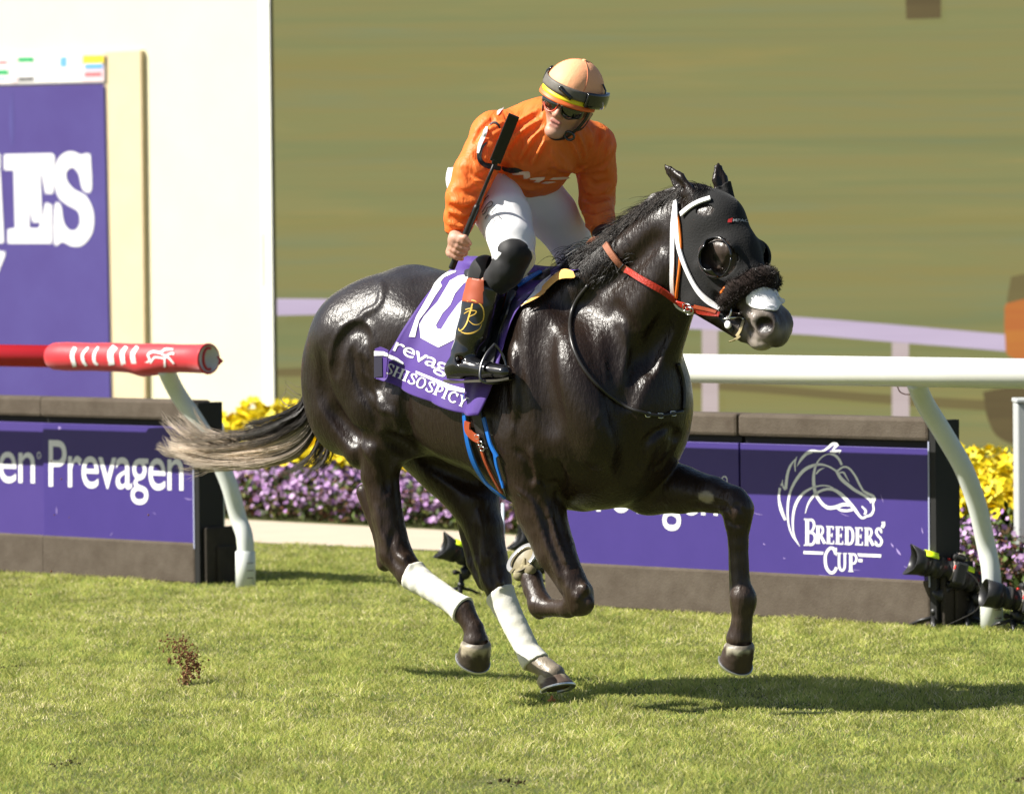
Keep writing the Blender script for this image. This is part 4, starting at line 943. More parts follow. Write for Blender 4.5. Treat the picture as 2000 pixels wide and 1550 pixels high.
# ------------------------------------------------------------ tack
def surf(off, f=None, l0=0.):
    f = f or hb
    def m(x, y):
        x = np.asarray(x, float); y = np.asarray(y, float); D = lrays(x, y); X, hit = f.cast(EL, D, step=.004)
        if (~hit).any():
            fb = H(x[~hit], y[~hit], np.full((~hit).sum(), l0))
            if hit.any():      # slide a missed point to the depth of the nearest hit
                P2 = np.stack([x, y], 1); hh = np.where(hit)[0]
                for i, k in enumerate(np.where(~hit)[0]):
                    j = hh[np.argmin(((P2[hh]-P2[k])**2).sum(1))]; t = np.linalg.norm(X[j]-EL); fb[i] = EL+D[k]*t
            X = X.copy(); X[~hit] = fb
        g = f.grad(X, .012); g[~hit] = -D[~hit]
        return toW(X+g*off)
    return m
def strap(name, path, w_, m, parent, off=.004, th=.004, n=8, free=False, f=None, wob=0):
    path = np.array(path, float); P = cr(path, n)
    if free:
        X = H(P[:, 0], P[:, 1], P[:, 2]); g = -lrays(P[:, 0], P[:, 1])
    else:
        X = toL(surf(0., f)(P[:, 0], P[:, 1])); g = (f or hb).grad(X, .02)
        for _ in range(3): X[1:-1] = (X[:-2]+2*X[1:-1]+X[2:])/4
        for _ in range(4): g[1:-1] = (g[:-2]+g[1:-1]+g[2:])/3
        g /= np.linalg.norm(g, axis=1)[:, None]
    T = np.gradient(X, axis=0); T /= np.linalg.norm(T, axis=1)[:, None]+1e-9
    S_ = np.cross(T, g); S_ /= np.linalg.norm(S_, axis=1)[:, None]+1e-9
    W_ = np.broadcast_to(np.asarray(w_, float), (len(path),)); W_ = np.interp(np.linspace(0, 1, len(P)), np.linspace(0, 1, len(path)), W_)[:, None]/2
    b = MB(); a0 = X+g*off; a1 = X+g*(off+th)
    R_ = np.stack([a0-S_*W_, a1-S_*W_*.9, a1+S_*W_*.9, a0+S_*W_], 1); k = len(P); V = toW(R_.reshape(-1, 3))
    Fc = [(i*4+j, i*4+(j+1) % 4, (i+1)*4+(j+1) % 4, (i+1)*4+j) for i in range(k-1) for j in range(4)]+[(0, 1, 2, 3), ((k-1)*4+3, (k-1)*4+2, (k-1)*4+1, (k-1)*4)]
    return put(name, V, Fc, m, parent)
def cord(name, path, r, m, parent, off=0., n=8, free=False, f=None):
    P = cr(np.array(path, float), n)
    if free: X = H(P[:, 0], P[:, 1], P[:, 2])
    else:
        X = toL(surf(off+r, f)(P[:, 0], P[:, 1]))
        for _ in range(2): X[1:-1] = (X[:-2]+2*X[1:-1]+X[2:])/4
    b = MB(); b.tube(toW(X), r, 10); return b.build(name, m, parent, True)
def strands(name, P, R, C_, m, parent):
    """P (N,M,3) local points, R (N,M) radii, C_ (N,M,3) colours; thin three-sided hairs"""
    N, M = P.shape[:2]; T = np.gradient(P, axis=1); T /= np.linalg.norm(T, axis=2, keepdims=True)+1e-9
    u = np.cross(T, np.array([.3, .9, .2])); u /= np.linalg.norm(u, axis=2, keepdims=True)+1e-9; v = np.cross(T, u)
    V = np.stack([P+(u*cos(a)+v*sin(a))*R[..., None] for a in (0, 2*pi/3, 4*pi/3)], 2).reshape(-1, 3)
    i = (np.arange(N)[:, None]*M+np.arange(M-1)[None])*3; i = i.reshape(-1, 1)
    Fc = np.concatenate([np.hstack([i+j, i+(j+1) % 3, i+3+(j+1) % 3, i+3+j]) for j in range(3)])
    return put(name, toW(V), Fc, m, parent, True, col=np.repeat(C_.reshape(-1, 3), 3, 0))
hairm = mat('horse_hair', (0, 0, 0), .42, .5, attr=True)

# saddle cloth: a grid laid over the back
clothm = mat('purple_cloth', s2l((76, 52, 128)), .62, .25, bump=(420, .12), sheen=.15)
rows = [[(903,509),(950,514),(1010,526),(1070,531),(1132,533)],
        [(838,575),(890,580),(950,588),(1005,583),(1062,566)],
        [(795,636),(850,648),(905,658),(960,655),(1018,610)],
        [(772,676),(832,692),(882,708),(937,715),(992,680)],
        [(745,716),(806,738),(860,758),(915,772),(982,735)],
        [(741,738),(800,764),(856,786),(911,806),(957,812)]]
Rg = np.array(rows, float); Rg = np.stack([cr(Rg[:, j], 10) for j in range(5)], 1); Rg = np.stack([cr(Rg[i], 12) for i in range(len(Rg))], 0)
mp = surf(.0); q = toL(mp(Rg[..., 0].ravel(), Rg[..., 1].ravel())).reshape(Rg.shape[:2]+(3,))
for _ in range(6):
    q[1:-1] = (q[:-2]+2*q[1:-1]+q[2:])/4; q[:, 1:-1] = (q[:, :-2]+2*q[:, 1:-1]+q[:, 2:])/4
gr_ = np.cross(np.gradient(q, axis=0), np.gradient(q, axis=1)); gr_ /= np.linalg.norm(gr_, axis=2, keepdims=True)+1e-9
if (gr_[..., 1].mean() > 0): gr_ = -gr_
uu, vv = np.meshgrid(np.linspace(0, 1, q.shape[1]), np.linspace(0, 1, q.shape[0])); 
fold = .0035*np.sin(uu*19+vv*4)*vv+.004*np.sin(uu*7-vv*9)*vv+.006*np.exp(-((uu-.62-.3*vv)/.05)**2)*vv-.006*np.exp(-((uu-.02)/.05)**2)+.020*vv**4*np.abs(np.sin(uu*11+1))
fold += .035*np.clip((uu-.78)/.22, 0, 1)*np.clip((vv-.6)/.4, 0, 1)
CQ = q+gr_*(.016+fold)[..., None]
scl = empty('saddle_cloth', toW(np.array([-.05, 0, .9])), HA, 'purple saddle cloth with a white number 10 and the horse name along its hem', 'saddle cloth')
far_ = CQ[:22, :].copy(); far_[..., 1] *= -1; spine = (CQ[0]+far_[0])/2; spine[:, 1] = 0; spine[:, 2] += .012
full = np.concatenate([far_[::-1], spine[None], CQ], 0)
b = MB(); b.grid(toW(full)); cl = b.build('cloth', clothm, scl, True); sm = cl.modifiers.new('thick', 'SOLIDIFY'); sm.thickness = .003; sm.offset = 0
# map picture points onto the cloth by finding the nearest grid projection
def proj(Pl):
    Wd = toW(Pl)-EYE; fw = Wd@_fw; return np.stack([1000+F*(Wd@CR)/fw, 775-F*(Wd@CU)/fw], -1)
CP = proj(CQ)
def onsheet(off, Q=None, PQ=None, NQ=None):
    Q = CQ if Q is None else Q; PQ = CP if PQ is None else PQ; NQ = gr_ if NQ is None else NQ
    def m(x, y):
        out = []
        A = PQ[:-1, :-1].reshape(-1, 2); cols_n = Q.shape[1]-1
        cen = (PQ[:-1, :-1]+PQ[1:, 1:]+PQ[1:, :-1]+PQ[:-1, 1:])/4
        for px, py in zip(x, y):
            d = ((cen-[px, py])**2).sum(-1); i, j = np.unravel_index(np.argmin(d), d.shape)
            o = PQ[i, j]; e1 = (PQ[i, j+1]-o+PQ[i+1, j+1]-PQ[i+1, j])/2; e2 = (PQ[i+1, j]-o+PQ[i+1, j+1]-PQ[i, j+1])/2
            M_ = np.array([e1, e2]).T; dt = np.linalg.det(M_)
            if abs(dt) < 1e-6: out.append(Q[i, j]+NQ[i, j]*off); continue
            a, b_ = np.clip(np.linalg.solve(M_, np.array([px, py])-o), -.6, 1.6)
            P = Q[i, j]*(1-a)*(1-b_)+Q[i, j+1]*a*(1-b_)+Q[i+1, j]*(1-a)*b_+Q[i+1, j+1]*a*b_
            out.append(P+NQ[i, j]*off)
        return toW(np.array(out))
    return m
zc = lambda P: [(700+x/3.875, 450+y/3.875) for x, y in P]
one = [(745,305),(680,315),(590,375),(545,470),(440,650),(385,805),(432,808),(445,745),(462,680),(530,590),(582,500),(634,425),(622,395),(650,360),(740,318)]
zero_o = [(845,336),(765,345),(695,385),(655,455),(600,545),(500,650),(462,715),(475,815),(610,887),(725,830),(760,760),(830,640),(900,480),(960,400),(900,350)]
zero_i = [(845,385),(800,405),(735,480),(700,565),(640,630),(590,720),(600,745),(630,752),(690,655),(760,560),(820,500),(870,440),(880,400)]
cloth_w = mat('cloth_white_print', (.80, .80, .80), .6)
decal('number_one', poly_mesh([zc(one)], 9), onsheet(.0035), cloth_w, scl)
decal('number_zero', poly_mesh([zc(zero_o), zc(zero_i)], 9), onsheet(.0035), cloth_w, scl)
# lettering that follows a sloping line
def textrun(s, P0, P1, cap, bold=.01, shear=0, res=7, curve=0., space=1.0):
    V, Fc = text_mesh(s, 0, 1, 0, 0, 1., None, bold, shear, space)
    V = V.copy(); L = math.hypot(P1[0]-P0[0], P1[1]-P0[1]); ux, uy = (P1[0]-P0[0])/L, (P1[1]-P0[1])/L; nx, ny = uy, -ux
    up = -V[:, 1]*cap*.73/.73; x = V[:, 0]
    W_ = np.stack([P0[0]+ux*x*L+nx*up*1.0, P0[1]+uy*x*L+ny*up+curve*4*x*(1-x)], 1)
    return W_, Fc
def vis(VF, res):
    V, Fc = VF; bm = bmesh.new(); vs = [bm.verts.new((*v, 0)) for v in V]
    for f in Fc:
        try: bm.faces.new([vs[i] for i in f])
        except ValueError: pass
    for _ in range(5):
        es = [e for e in bm.edges if e.calc_length() > res]
        if not es: break
        bmesh.ops.subdivide_edges(bm, edges=es, cuts=1); bmesh.ops.triangulate(bm, faces=bm.faces[:])
    bm.verts.index_update(); V = np.array([v.co[:2] for v in bm.verts]); Fc = [[v.index for v in f.verts] for f in bm.faces]; bm.free(); return V, Fc
decal('sponsor_lettering', vis(textrun('revag', zc([(262,905)])[0], zc([(668,1085)])[0], 29, .004, space=.92), 7), onsheet(.0035), cloth_w, scl)
def serifrun(s, P0, P1, cap, bold=1.0):
    V, Fc = serif(s, 0, 100, 0, 0, cap, bold=bold); L = math.hypot(P1[0]-P0[0], P1[1]-P0[1]); ux, uy = (P1[0]-P0[0])/L, (P1[1]-P0[1])/L; nx, ny = uy, -ux
    x = V[:, 0]/100*L; up = -V[:, 1]; return np.stack([P0[0]+ux*x+nx*up, P0[1]+uy*x+ny*up], 1), Fc
decal('horse_name', vis(serifrun('SHISOSPICY', zc([(200,1072)])[0], zc([(812,1345)])[0], 21, 1.05), 6), onsheet(.0035), cloth_w, scl)
decal('hem_stripe', poly_mesh([zc([(112,912),(190,915),(300,965),(345,1000),(345,1018),(240,968),(185,946),(115,948)]), zc([(440,1062),(560,1110),(700,1168),(812,1198),(808,1228),(700,1208),(560,1135),(440,1082)])], 7), onsheet(.0035), cloth_w, scl)
# stiff lower rear corner that stands away from the flank
cn = [(737,676),(760,684),(778,690),(780,712),(762,718),(758,742),(731,738),(731,700)]
Vn, Fn = poly_mesh([[(732,681),(742,677),(750,680),(758,684),(753,738),(731,738)]], 8)
Xn = toL(surf(.05)(Vn[:, 0], Vn[:, 1])); Xn = H(Vn[:, 0], Vn[:, 1], np.full(len(Vn), -Xn[:, 1].mean()+.0)); 
cf = put('hem_corner', toW(Xn), Fn, clothm, scl); sm = cf.modifiers.new('thick', 'SOLIDIFY'); sm.thickness = .004
lcn = float(-Xn[0, 1])
V2, F2 = poly_mesh([zc([(118,912),(190,915),(222,930),(220,955),(185,946),(118,948)])]); put('hem_stripe', toW(H(V2[:, 0], V2[:, 1], np.full(len(V2), lcn+.004))), F2, cloth_w, scl)
V2, F2 = poly_mesh([zc([(118,955),(178,955),(180,1105),(118,1112)])]); put('hem_dark_band', toW(H(V2[:, 0], V2[:, 1], np.full(len(V2), lcn+.003))), F2, mat('navy_cloth', (.012, .01, .03), .7), scl)
# front edge bands
tanm = mat('tan_fleece', s2l((235, 180, 105)), .9, .1, bump=(300, .3)); navy = mat('navy_pad', (.02, .02, .05), .7)
decal('white_edge', poly_mesh([cr(zc([(1262,600),(1310,540),(1390,440),(1480,375),(1600,328),(1605,338),(1540,372),(1460,440),(1380,515),(1262,600)]), 5)], 5), surf(.024), cloth_w, scl)
decal('tan_pad', poly_mesh([cr(zc([(1265,602),(1350,562),(1450,490),(1560,398),(1668,368),(1672,345),(1660,330),(1600,332),(1530,375),(1455,440),(1370,520),(1265,602)]), 5)], 5), surf(.030), tanm, scl)

# saddle
sad = empty('saddle', toW(np.array([0., 0, 1.45])), HA, 'small black racing saddle between the rider and the purple saddle cloth', 'saddle')
lea = mat('black_leather', (.012, .012, .013), .38, .5, noise=(40, (.02, .02, .02), .2))
fs = Field((-.25, -.30, 1.15), (.45, .30, 1.62), .006)
fs.chain([((.27, 0, 1.50), .045), ((.10, 0, 1.475), .05), ((-.08, 0, 1.50), .055), ((-.14, 0, 1.55), .03)], .03, (Y3, 1.5))
for s_ in (-1, 1): fs.chain([((.14, s_*.06, 1.49), .035), ((.17, s_*.20, 1.40), .022), ((.20, s_*.245, 1.25), .016)], .03, ((0, 0, 1), 1.0)); pass
Vs_, Fs_ = fs.mesh(); put('seat', toW(smooth_mesh(Vs_, Fs_)), Fs_, lea, sad, True)
flapP = [(985,575),(1018,585),(1008,620),(992,660),(982,700),(968,740),(948,735),(958,690),(975,620)]
decal('flap', poly_mesh([flapP], 8), surf(.040), lea, sad).modifiers.new('t', 'SOLIDIFY').thickness = .006
greym = mat('grey_leather', (.10, .095, .085), .5, noise=(30, (.14, .13, .11), .3))
strap('stirrup_leather', [(1010,575),(990,615),(970,655),(955,695)], [.022,.03,.045,.06], greym, sad, .052, .004)
blue = mat('blue_elastic', s2l((20, 100, 185)), .5, .4); blue2 = mat('pale_blue_strap', s2l((80, 150, 190)), .5)
strap('blue_strap', [(990,546),(1010,556),(1028,566)], .022, blue2, sad, .045)
strap('blue_strap', [(1020,568),(1040,556),(1062,545)], .026, blue, sad, .030)
# girth
gi = empty('girth', toW(np.array([.12, 0, .7])), HA, 'blue elastic girth with brown leather buckles behind the near foreleg', 'girth')
leab = mat('tan_leather', s2l((176, 80, 44)), .45, .5, noise=(40, s2l((150, 62, 34)), .25))
strap('elastic_strap', [(908,762),(911,800),(916,850),(928,895),(947,930),(968,952),(990,968)], [.018,.018,.02,.026,.028,.026,.02], blue, gi, .010, .005)
strap('elastic_strap', [(950,815),(957,840),(965,868),(977,890)], .018, blue, gi, .012, .005)
strap('elastic_strap', [(972,880),(976,905),(984,930),(990,950)], .016, blue, gi, .012, .005)
strap('girth_sleeve', [(932,800),(938,830),(948,870),(966,915),(990,958)], .05, lea, gi, .004, .005)
strap('leather_billet', [(944,866),(952,893),(964,920),(984,956)], .016, leab, gi, .012, .005)
strap('leather_billet', [(921,822),(921,838),(932,850),(945,856)], .030, leab, gi, .016, .006)
steel = mat('steel', (.7, .7, .7), .25, metal=1.)
for x, y in ((946, 862), (950, 872), (940, 850)): cord('buckle', [(x-4, y-3), (x+4, y-3), (x+5, y+4), (x-3, y+4), (x-4, y-3)], .0022, steel, gi, .018, 3)

# breastplate
bp_ = empty('breastplate', toW(np.array([.6, 0, .9])), HA, 'thin black yoke strap hanging round the base of the neck', 'strap')
rub = mat('black_rubber', (.02, .018, .017), .35, .5)
cord('yoke', [(1150,556),(1126,588),(1114,625),(1116,665),(1128,700),(1150,735),(1180,766),(1215,790),(1245,802),(1268,809)], .0068, rub, bp_)
cord('yoke', [(1266,809),(1290,811),(1312,807),(1330,803)], .0068, rub, bp_)
cord('yoke', [(1333,800),(1334,770),(1331,740),(1322,710)], .0065, rub, bp_)
for x, y in ((1264, 809), (1288, 811), (1312, 807)): cord('metal_link', [(x-5, y-4), (x+5, y-4), (x+5, y+4), (x-5, y+4), (x-5, y-4)], .0022, steel, bp_, .006, 3)

# ---- hood
def psdf(Pg, X, Z):
    Pg = np.array(Pg); d = np.full(X.shape, 1e9); inside = np.zeros(X.shape, bool)
    for i in range(len(Pg)):
        a = Pg[i]; b = Pg[(i+1) % len(Pg)]; e = b-a; wx, wz = X-a[0], Z-a[1]; t = np.clip((wx*e[0]+wz*e[1])/(e@e), 0, 1)
        d = np.minimum(d, (wx-e[0]*t)**2+(wz-e[1]*t)**2); c = (a[1] > Z) != (b[1] > Z)
        xi = (b[0]-a[0])*(Z-a[1])/((b[1]-a[1]) if abs(b[1]-a[1]) > 1e-9 else 1e-9)+a[0]; inside ^= c & (X < xi)
    d = np.sqrt(d); return np.where(inside, -d, d)
hp_ = [H(x, y, .06)[[0, 2]] for x, y in ((1326,418),(1340,398),(1362,372),(1385,345),(1460,360),(1540,470),(1560,555),(1470,528),(1445,545),(1428,570),(1415,604),(1380,600),(1330,588),(1322,560),(1332,510),(1332,460))]
eyeC = H(1437, 500)+[-.004, .0, -.004]
def hoodfn(X):
    d = psdf(hp_, X[:, 0, :, 0], X[:, 0, :, 2])[:, None, :]+0*X[..., 0]
    rr = np.sqrt((X[..., 0]-eyeC[0])**2+(X[..., 2]-eyeC[2])**2); pass
    hole = np.where(np.abs(X[..., 1]) > .045, .068-rr, -1); d = np.maximum(d, hole)
    for s_ in (-1, 1):
        c = H(1348, 394, .05)*[1, s_, 1]; d = np.maximum(d, .042-np.linalg.norm(X-c, axis=-1))
    c = H(1378, 412, .075); d = np.maximum(d, .026-np.linalg.norm((X-c)*[.75, 1, 1.2], axis=-1))
    return d
hoodm = mat('black_hood_fabric', (.010, .010, .0105), .8, .25, sheen=.08, bump=(160, .25), noise=(12, (.015, .0145, .014), .3))
hd, _V = shell('hood', hoodm, (.70, -.18, 1.25), (1.35, .18, 1.95), hoodfn, .007, .0045)
hd['label'] = 'black hood with round eye openings and orange piping'
# eye cup
cupm = mat('black_plastic_cup', (.01, .01, .011), .2, .5, coat=.5)
for s_ in (1, -1):
    cc = eyeC.copy(); cc[1] = -s_*.105; b = MB(); A_ = []
    an = np.linspace(0, 2*pi, 40); b.tube(toW(np.array([cc+[cos(a)*.069, s_*(.004+.018*cos(a)*0), sin(a)*.069] for a in an])), .0035, 8, cap=False)
    g_ = np.array([[cc+[cos(a)*.069*cos(t), -s_*.045*sin(t), sin(a)*.069*cos(t)] for a in np.linspace(pi*.62, pi*1.62, 22)] for t in np.linspace(0, .95, 8)]); b.grid(toW(g_))
    if s_ < 0:
        b = MB(); b.grid(toW(np.array([[cc+[cos(a)*.060*cos(t), -s_*-.045*sin(t)*-1, sin(a)*.060*cos(t)] for a in np.linspace(0, 2*pi, 30)] for t in np.linspace(0, pi/2, 9)])))
    cup = b.build('eye_cup', cupm if s_ > 0 else hoodm, horse, True); cup.modifiers.new('t', 'SOLIDIFY').thickness = .002
piping = mat('orange_piping', s2l((238, 120, 30)), .6)
cord('hood_piping', [(1325,415),(1331,440),(1335,480),(1333,520),(1329,555),(1327,578)], .0052, piping, hd, .008)
cord('hood_piping', [(1428,556),(1416,568),(1408,580),(1404,592)], .0062, piping, hd, .010)
redp = mat('red_print', (.65, .03, .03), .6); grp = mat('grey_print', (.45, .45, .45), .6)
decal('printed_mark', poly_mesh([[(1420,436),(1421,430),(1429,427),(1428,436)]], 4), surf(.0095), redp, hd)
decal('printed_lettering', vis(textrun('MPAC', (1429.5,434.5), (1457,436), 6.0, .01), 4), surf(.0095), grp, hd)

# ---- bridle
br = empty('bridle', H(1400, 640) @ HM + HB, HA, 'white bridle straps over the black hood with a ring bit and red reins', 'bridle')
whs = mat('white_webbing', (.80, .79, .80), .6, bump=(300, .15))
strap('throat_strap', [(1323,394),(1318,440),(1317,490),(1315,540),(1316,574)], [.014,.019,.018,.016,.014], whs, br, .010, .005)
strap('cheek_strap', [(1325,394),(1326,440),(1332,485),(1348,530),(1368,568),(1388,592),(1405,606)], [.014,.019,.018,.016,.018,.022,.017], whs, br, .014, .005)
strap('brow_band', [(1336,420),(1352,408),(1370,399),(1389,393)], .019, whs, br, .014, .005)
def rring(c, r, rt, m, name, N_=None, par=br):
    N_ = np.array([.1, -1, .1]) if N_ is None else N_; N_ = N_/np.linalg.norm(N_); u = np.cross(N_, [0, 0, 1]); u /= np.linalg.norm(u); v = np.cross(N_, u)
    b = MB(); b.tube(toW(np.array([c+u*cos(a)*r+v*sin(a)*r for a in np.linspace(0, 2*pi, 28)])), rt, 8, cap=False); return b.build(name, m, par, True)
bit = toL(surf(.014)(np.array([1416.]), np.array([612.])))[0]; rring(bit, .026, .0038, steel, 'bit_ring')
bit2 = toL(surf(.010)(np.array([1424.]), np.array([634.])))[0]; 
b = MB(); b.lathe(toW(bit2), toW(bit2+[0, -1, 0])-toW(bit2), [(-.004, .0125), (.002, .014), (.005, .011)], 18); b.build('bit_guard', whs, br, True)
cord('mouthpiece', [(1424,622),(1440,622),(1455,626)], .0045, steel, br, .004)
strap('tongue_tie', [(1452,626),(1447,645),(1440,655)], .010, mat('straw_tape', (.62, .50, .28), .7), br, .004, .003)
strap('tongue_tie', [(1447,655),(1438,661),(1426,665)], .008, bpy.data.materials['straw_tape'], br, .004, .003)
strap('chin_strap', [(1404,612),(1418,628),(1432,646)], .018, lea, br, .004, .004)
redl = mat('red_rein', s2l((158, 40, 22)), .45, .4, bump=(160, .25)); tanl = mat('tan_rein', s2l((150, 95, 70)), .6, .3, bump=(120, .2))
strap('rein', [(1408,616),(1390,611),(1362,602),(1330,585),(1290,563),(1250,542),(1228,528)], [.018,.02,.019,.021,.022,.022,.022], redl, br, .016, .006)
strap('rein', [(1231,529),(1215,515),(1200,498),(1188,482)], [.022,.023,.024,.025], tanl, br, .014, .006)
strap('rein', [(1190,484,.0),(1186,474,.01),(1174,468,.02),(1158,469,.03),(1146,478,.03)], [.018,.022,.022,.020,.012], tanl, br, 0, .006, free=True)
strap('rein', [(1186,474,-.0),(1196,480,-.04),(1215,470,-.1),(1240,470,-.14)], .018, tanl, br, 0, .005, free=True)
cord('curb_strap', [(1316,580),(1324,596),(1338,606),(1350,608)], .005, whs, br, .008)
strap('rein_stop', [(1362,596),(1385,604),(1402,612)], .012, leab, br, .022, .003)
for x, y in ((1352,596),(1356,601)): cord('rein_buckle', [(x-5,y-5),(x+6,y-3),(x+5,y+6),(x-6,y+4),(x-5,y-5)], .002, steel, br, .024, 3)
cord('rein_keeper', [(1222,512),(1216,520),(1210,530)], .004, rub, br, .018)

# shadow roll: fleece noseband
flm = mat('dark_fleece', (.018, .011, .009), .95, .2, sheen=.3)
ff = Field((.95, -.16, 1.30), (1.40, .16, 1.75), .005)
rp_ = [(H(1448, 588)+[0, -.085, 0], .026), (H(1462, 565)+[0, -.068, .0], .036), (H(1482, 548)+[0, -.03, .0], .040), (H(1490, 544)+[0, .01, 0], .042), (H(1478, 552)+[0, .06, 0], .038), (H(1460, 572)+[0, .085, 0], .03)]
ff.chain(rp_, .01); Vf, Ff = ff.mesh(); gf = ff.grad(Vf, .01); Vf = Vf+gf*(nz(Vf, 55, 4)*.0028+nz(Vf, 120, 2)*.0012)[:, None]
sr = empty('shadow_roll', toW(H(1470, 600)), HA, 'thick dark fleece noseband over the nose of the horse', 'noseband')
put('fleece_roll', toW(Vf), Ff, flm, sr, True)
k = 2600; ii = rng.integers(0, len(Vf), k); d = gf[ii]+rng.normal(0, .45, (k, 3)); d /= np.linalg.norm(d, axis=1)[:, None]
t = np.linspace(0, 1, 4)[None, :, None]; P = Vf[ii][:, None]+d[:, None]*t*.010*rng.uniform(.5, 1.4, (k, 1, 1)); strands('fleece_fibres', P, np.full((k, 4), .0007), np.tile([.022, .013, .010], (k, 4, 1)), hairm, sr)
# white nasal strip
Vn, Fn = poly_mesh([cr([(1458,580),(1475,566),(1500,560),(1516,566),(1524,580),(1533,585),(1531,592),(1522,597),(1516,607),(1500,606),(1485,604),(1470,600),(1460,592),(1458,580)], 4)], 6)
mw = surf(.005)(Vn[:, 0], Vn[:, 1]); ns = put('nasal_strip', mw, Fn, whs, None, True); ns.modifiers.new('t', 'SOLIDIFY').thickness = .003
tag(ns, 'crumpled white patch stuck above the nostrils of the horse', 'patch')

# ---- mane
N = 3400; crest = cr([(1118,548),(1160,512),(1205,478),(1250,440),(1290,405),(1330,380),(1362,368)], 12)
M = 12; t = rng.uniform(0, 1, N)**.9; ci = t*(len(crest)-1); c0 = np.floor(ci).astype(int).clip(0, len(crest)-2); fr = (ci-c0)[:, None]
root = H(*(crest[c0]*(1-fr)+crest[c0+1]*fr).T, rng.normal(0, .012, N)); root[:, 2] += .0
clump = np.round(t*34)/34; ph = nz(np.stack([clump*9, clump*3, clump*0], 1), 3, 1)
dirb = np.stack([-.75+.3*ph+rng.normal(0, .10, N), -.25-.35*np.abs(nz(np.stack([clump*17, clump, clump], 1), 2, 5))+rng.normal(0, .1, N), .75+.35*nz(np.stack([clump*23, clump*2, clump], 1), 2, 9)+rng.normal(0, .1, N)], 1)
ln = (.085+.05*ph+.03*rng.uniform(-1, 1, N))*(1.05-.45*t)*(.42+.58*np.clip(t/.32, 0, 1)); s = np.linspace(0, 1, M)
P = root[:, None]+dirb[:, None]*(s*1.0)[None, :, None]*ln[:, None, None]
drop = np.stack([-.15*s**2, -.55*s**2, -1.05*s**2], 1); P = P+drop[None]*ln[:, None, None]*rng.uniform(.7, 1.4, (N, 1, 1))
P[..., 0] += .010*np.sin(s*5+ph[:, None]*6)*s; 
g0 = hb.sample(P); gg = hb.grad(P, .01); push = np.clip(.006-g0, 0, .2); P = P+gg*push[..., None]
colr = np.array([.014, .010, .008])*rng.uniform(.6, 2.2, (N, 1, 1))*np.ones((1, M, 1)); gre = (rng.uniform(0, 1, N) < .07)[:, None, None]; colr = np.where(gre, np.array([.10, .08, .065]), colr)
strands('mane', P, (.0013*(1-.75*s))[None]*np.ones((N, 1)), colr, hairm, horse)
# thick tuft the rider grips
N = 4200; M = 9; s = np.linspace(0, 1, M); cx = rng.normal(0, 1, (N, 2))
cen = np.stack([1168+cx[:, 0]*27, 512+cx[:, 1]*15-.35*cx[:, 0]*18], 1); root = H(cen[:, 0], cen[:, 1], rng.uniform(-.05, .08, N))
d = rng.normal(0, .5, (N, 3))+[-.5, -.4, .35]; d /= np.linalg.norm(d, axis=1)[:, None]; ln = rng.uniform(.03, .075, N)
P = root[:, None]+d[:, None]*s[None, :, None]*ln[:, None, None]+np.array([-.2, -.2, -1])*(s**2)[None, :, None]*ln[:, None, None]*.8
g0 = hb.sample(P); gg = hb.grad(P, .01); P = P+gg*np.clip(.006-g0, 0, .2)[..., None]
strands('mane_tuft', P, (.0014*(1-.7*s))[None]*np.ones((N, 1)), np.array([.008, .006, .005])*rng.uniform(.6, 1.9, (N, 1, 1))*np.ones((1, M, 1)), hairm, horse)
# forelock by the ears
N = 300; root = H(1372+rng.normal(0, 6, N), 374+rng.normal(0, 3, N), rng.normal(0, .015, N)); s = np.linspace(0, 1, 8)
d = np.array([.1, -.5, .1])+rng.normal(0, .25, (N, 3)); P = root[:, None]+d[:, None]*s[None, :, None]*.07+np.array([0, 0, -1])*(s**2)[None, :, None]*.03; P = P+hb.grad(P, .01)*np.clip(.012-hb.sample(P), 0, .2)[..., None]
strands('forelock', P, (.0011*(1-.7*s))[None]*np.ones((N, 1)), np.array([.012, .009, .008])*np.ones((N, 8, 1)), hairm, horse)

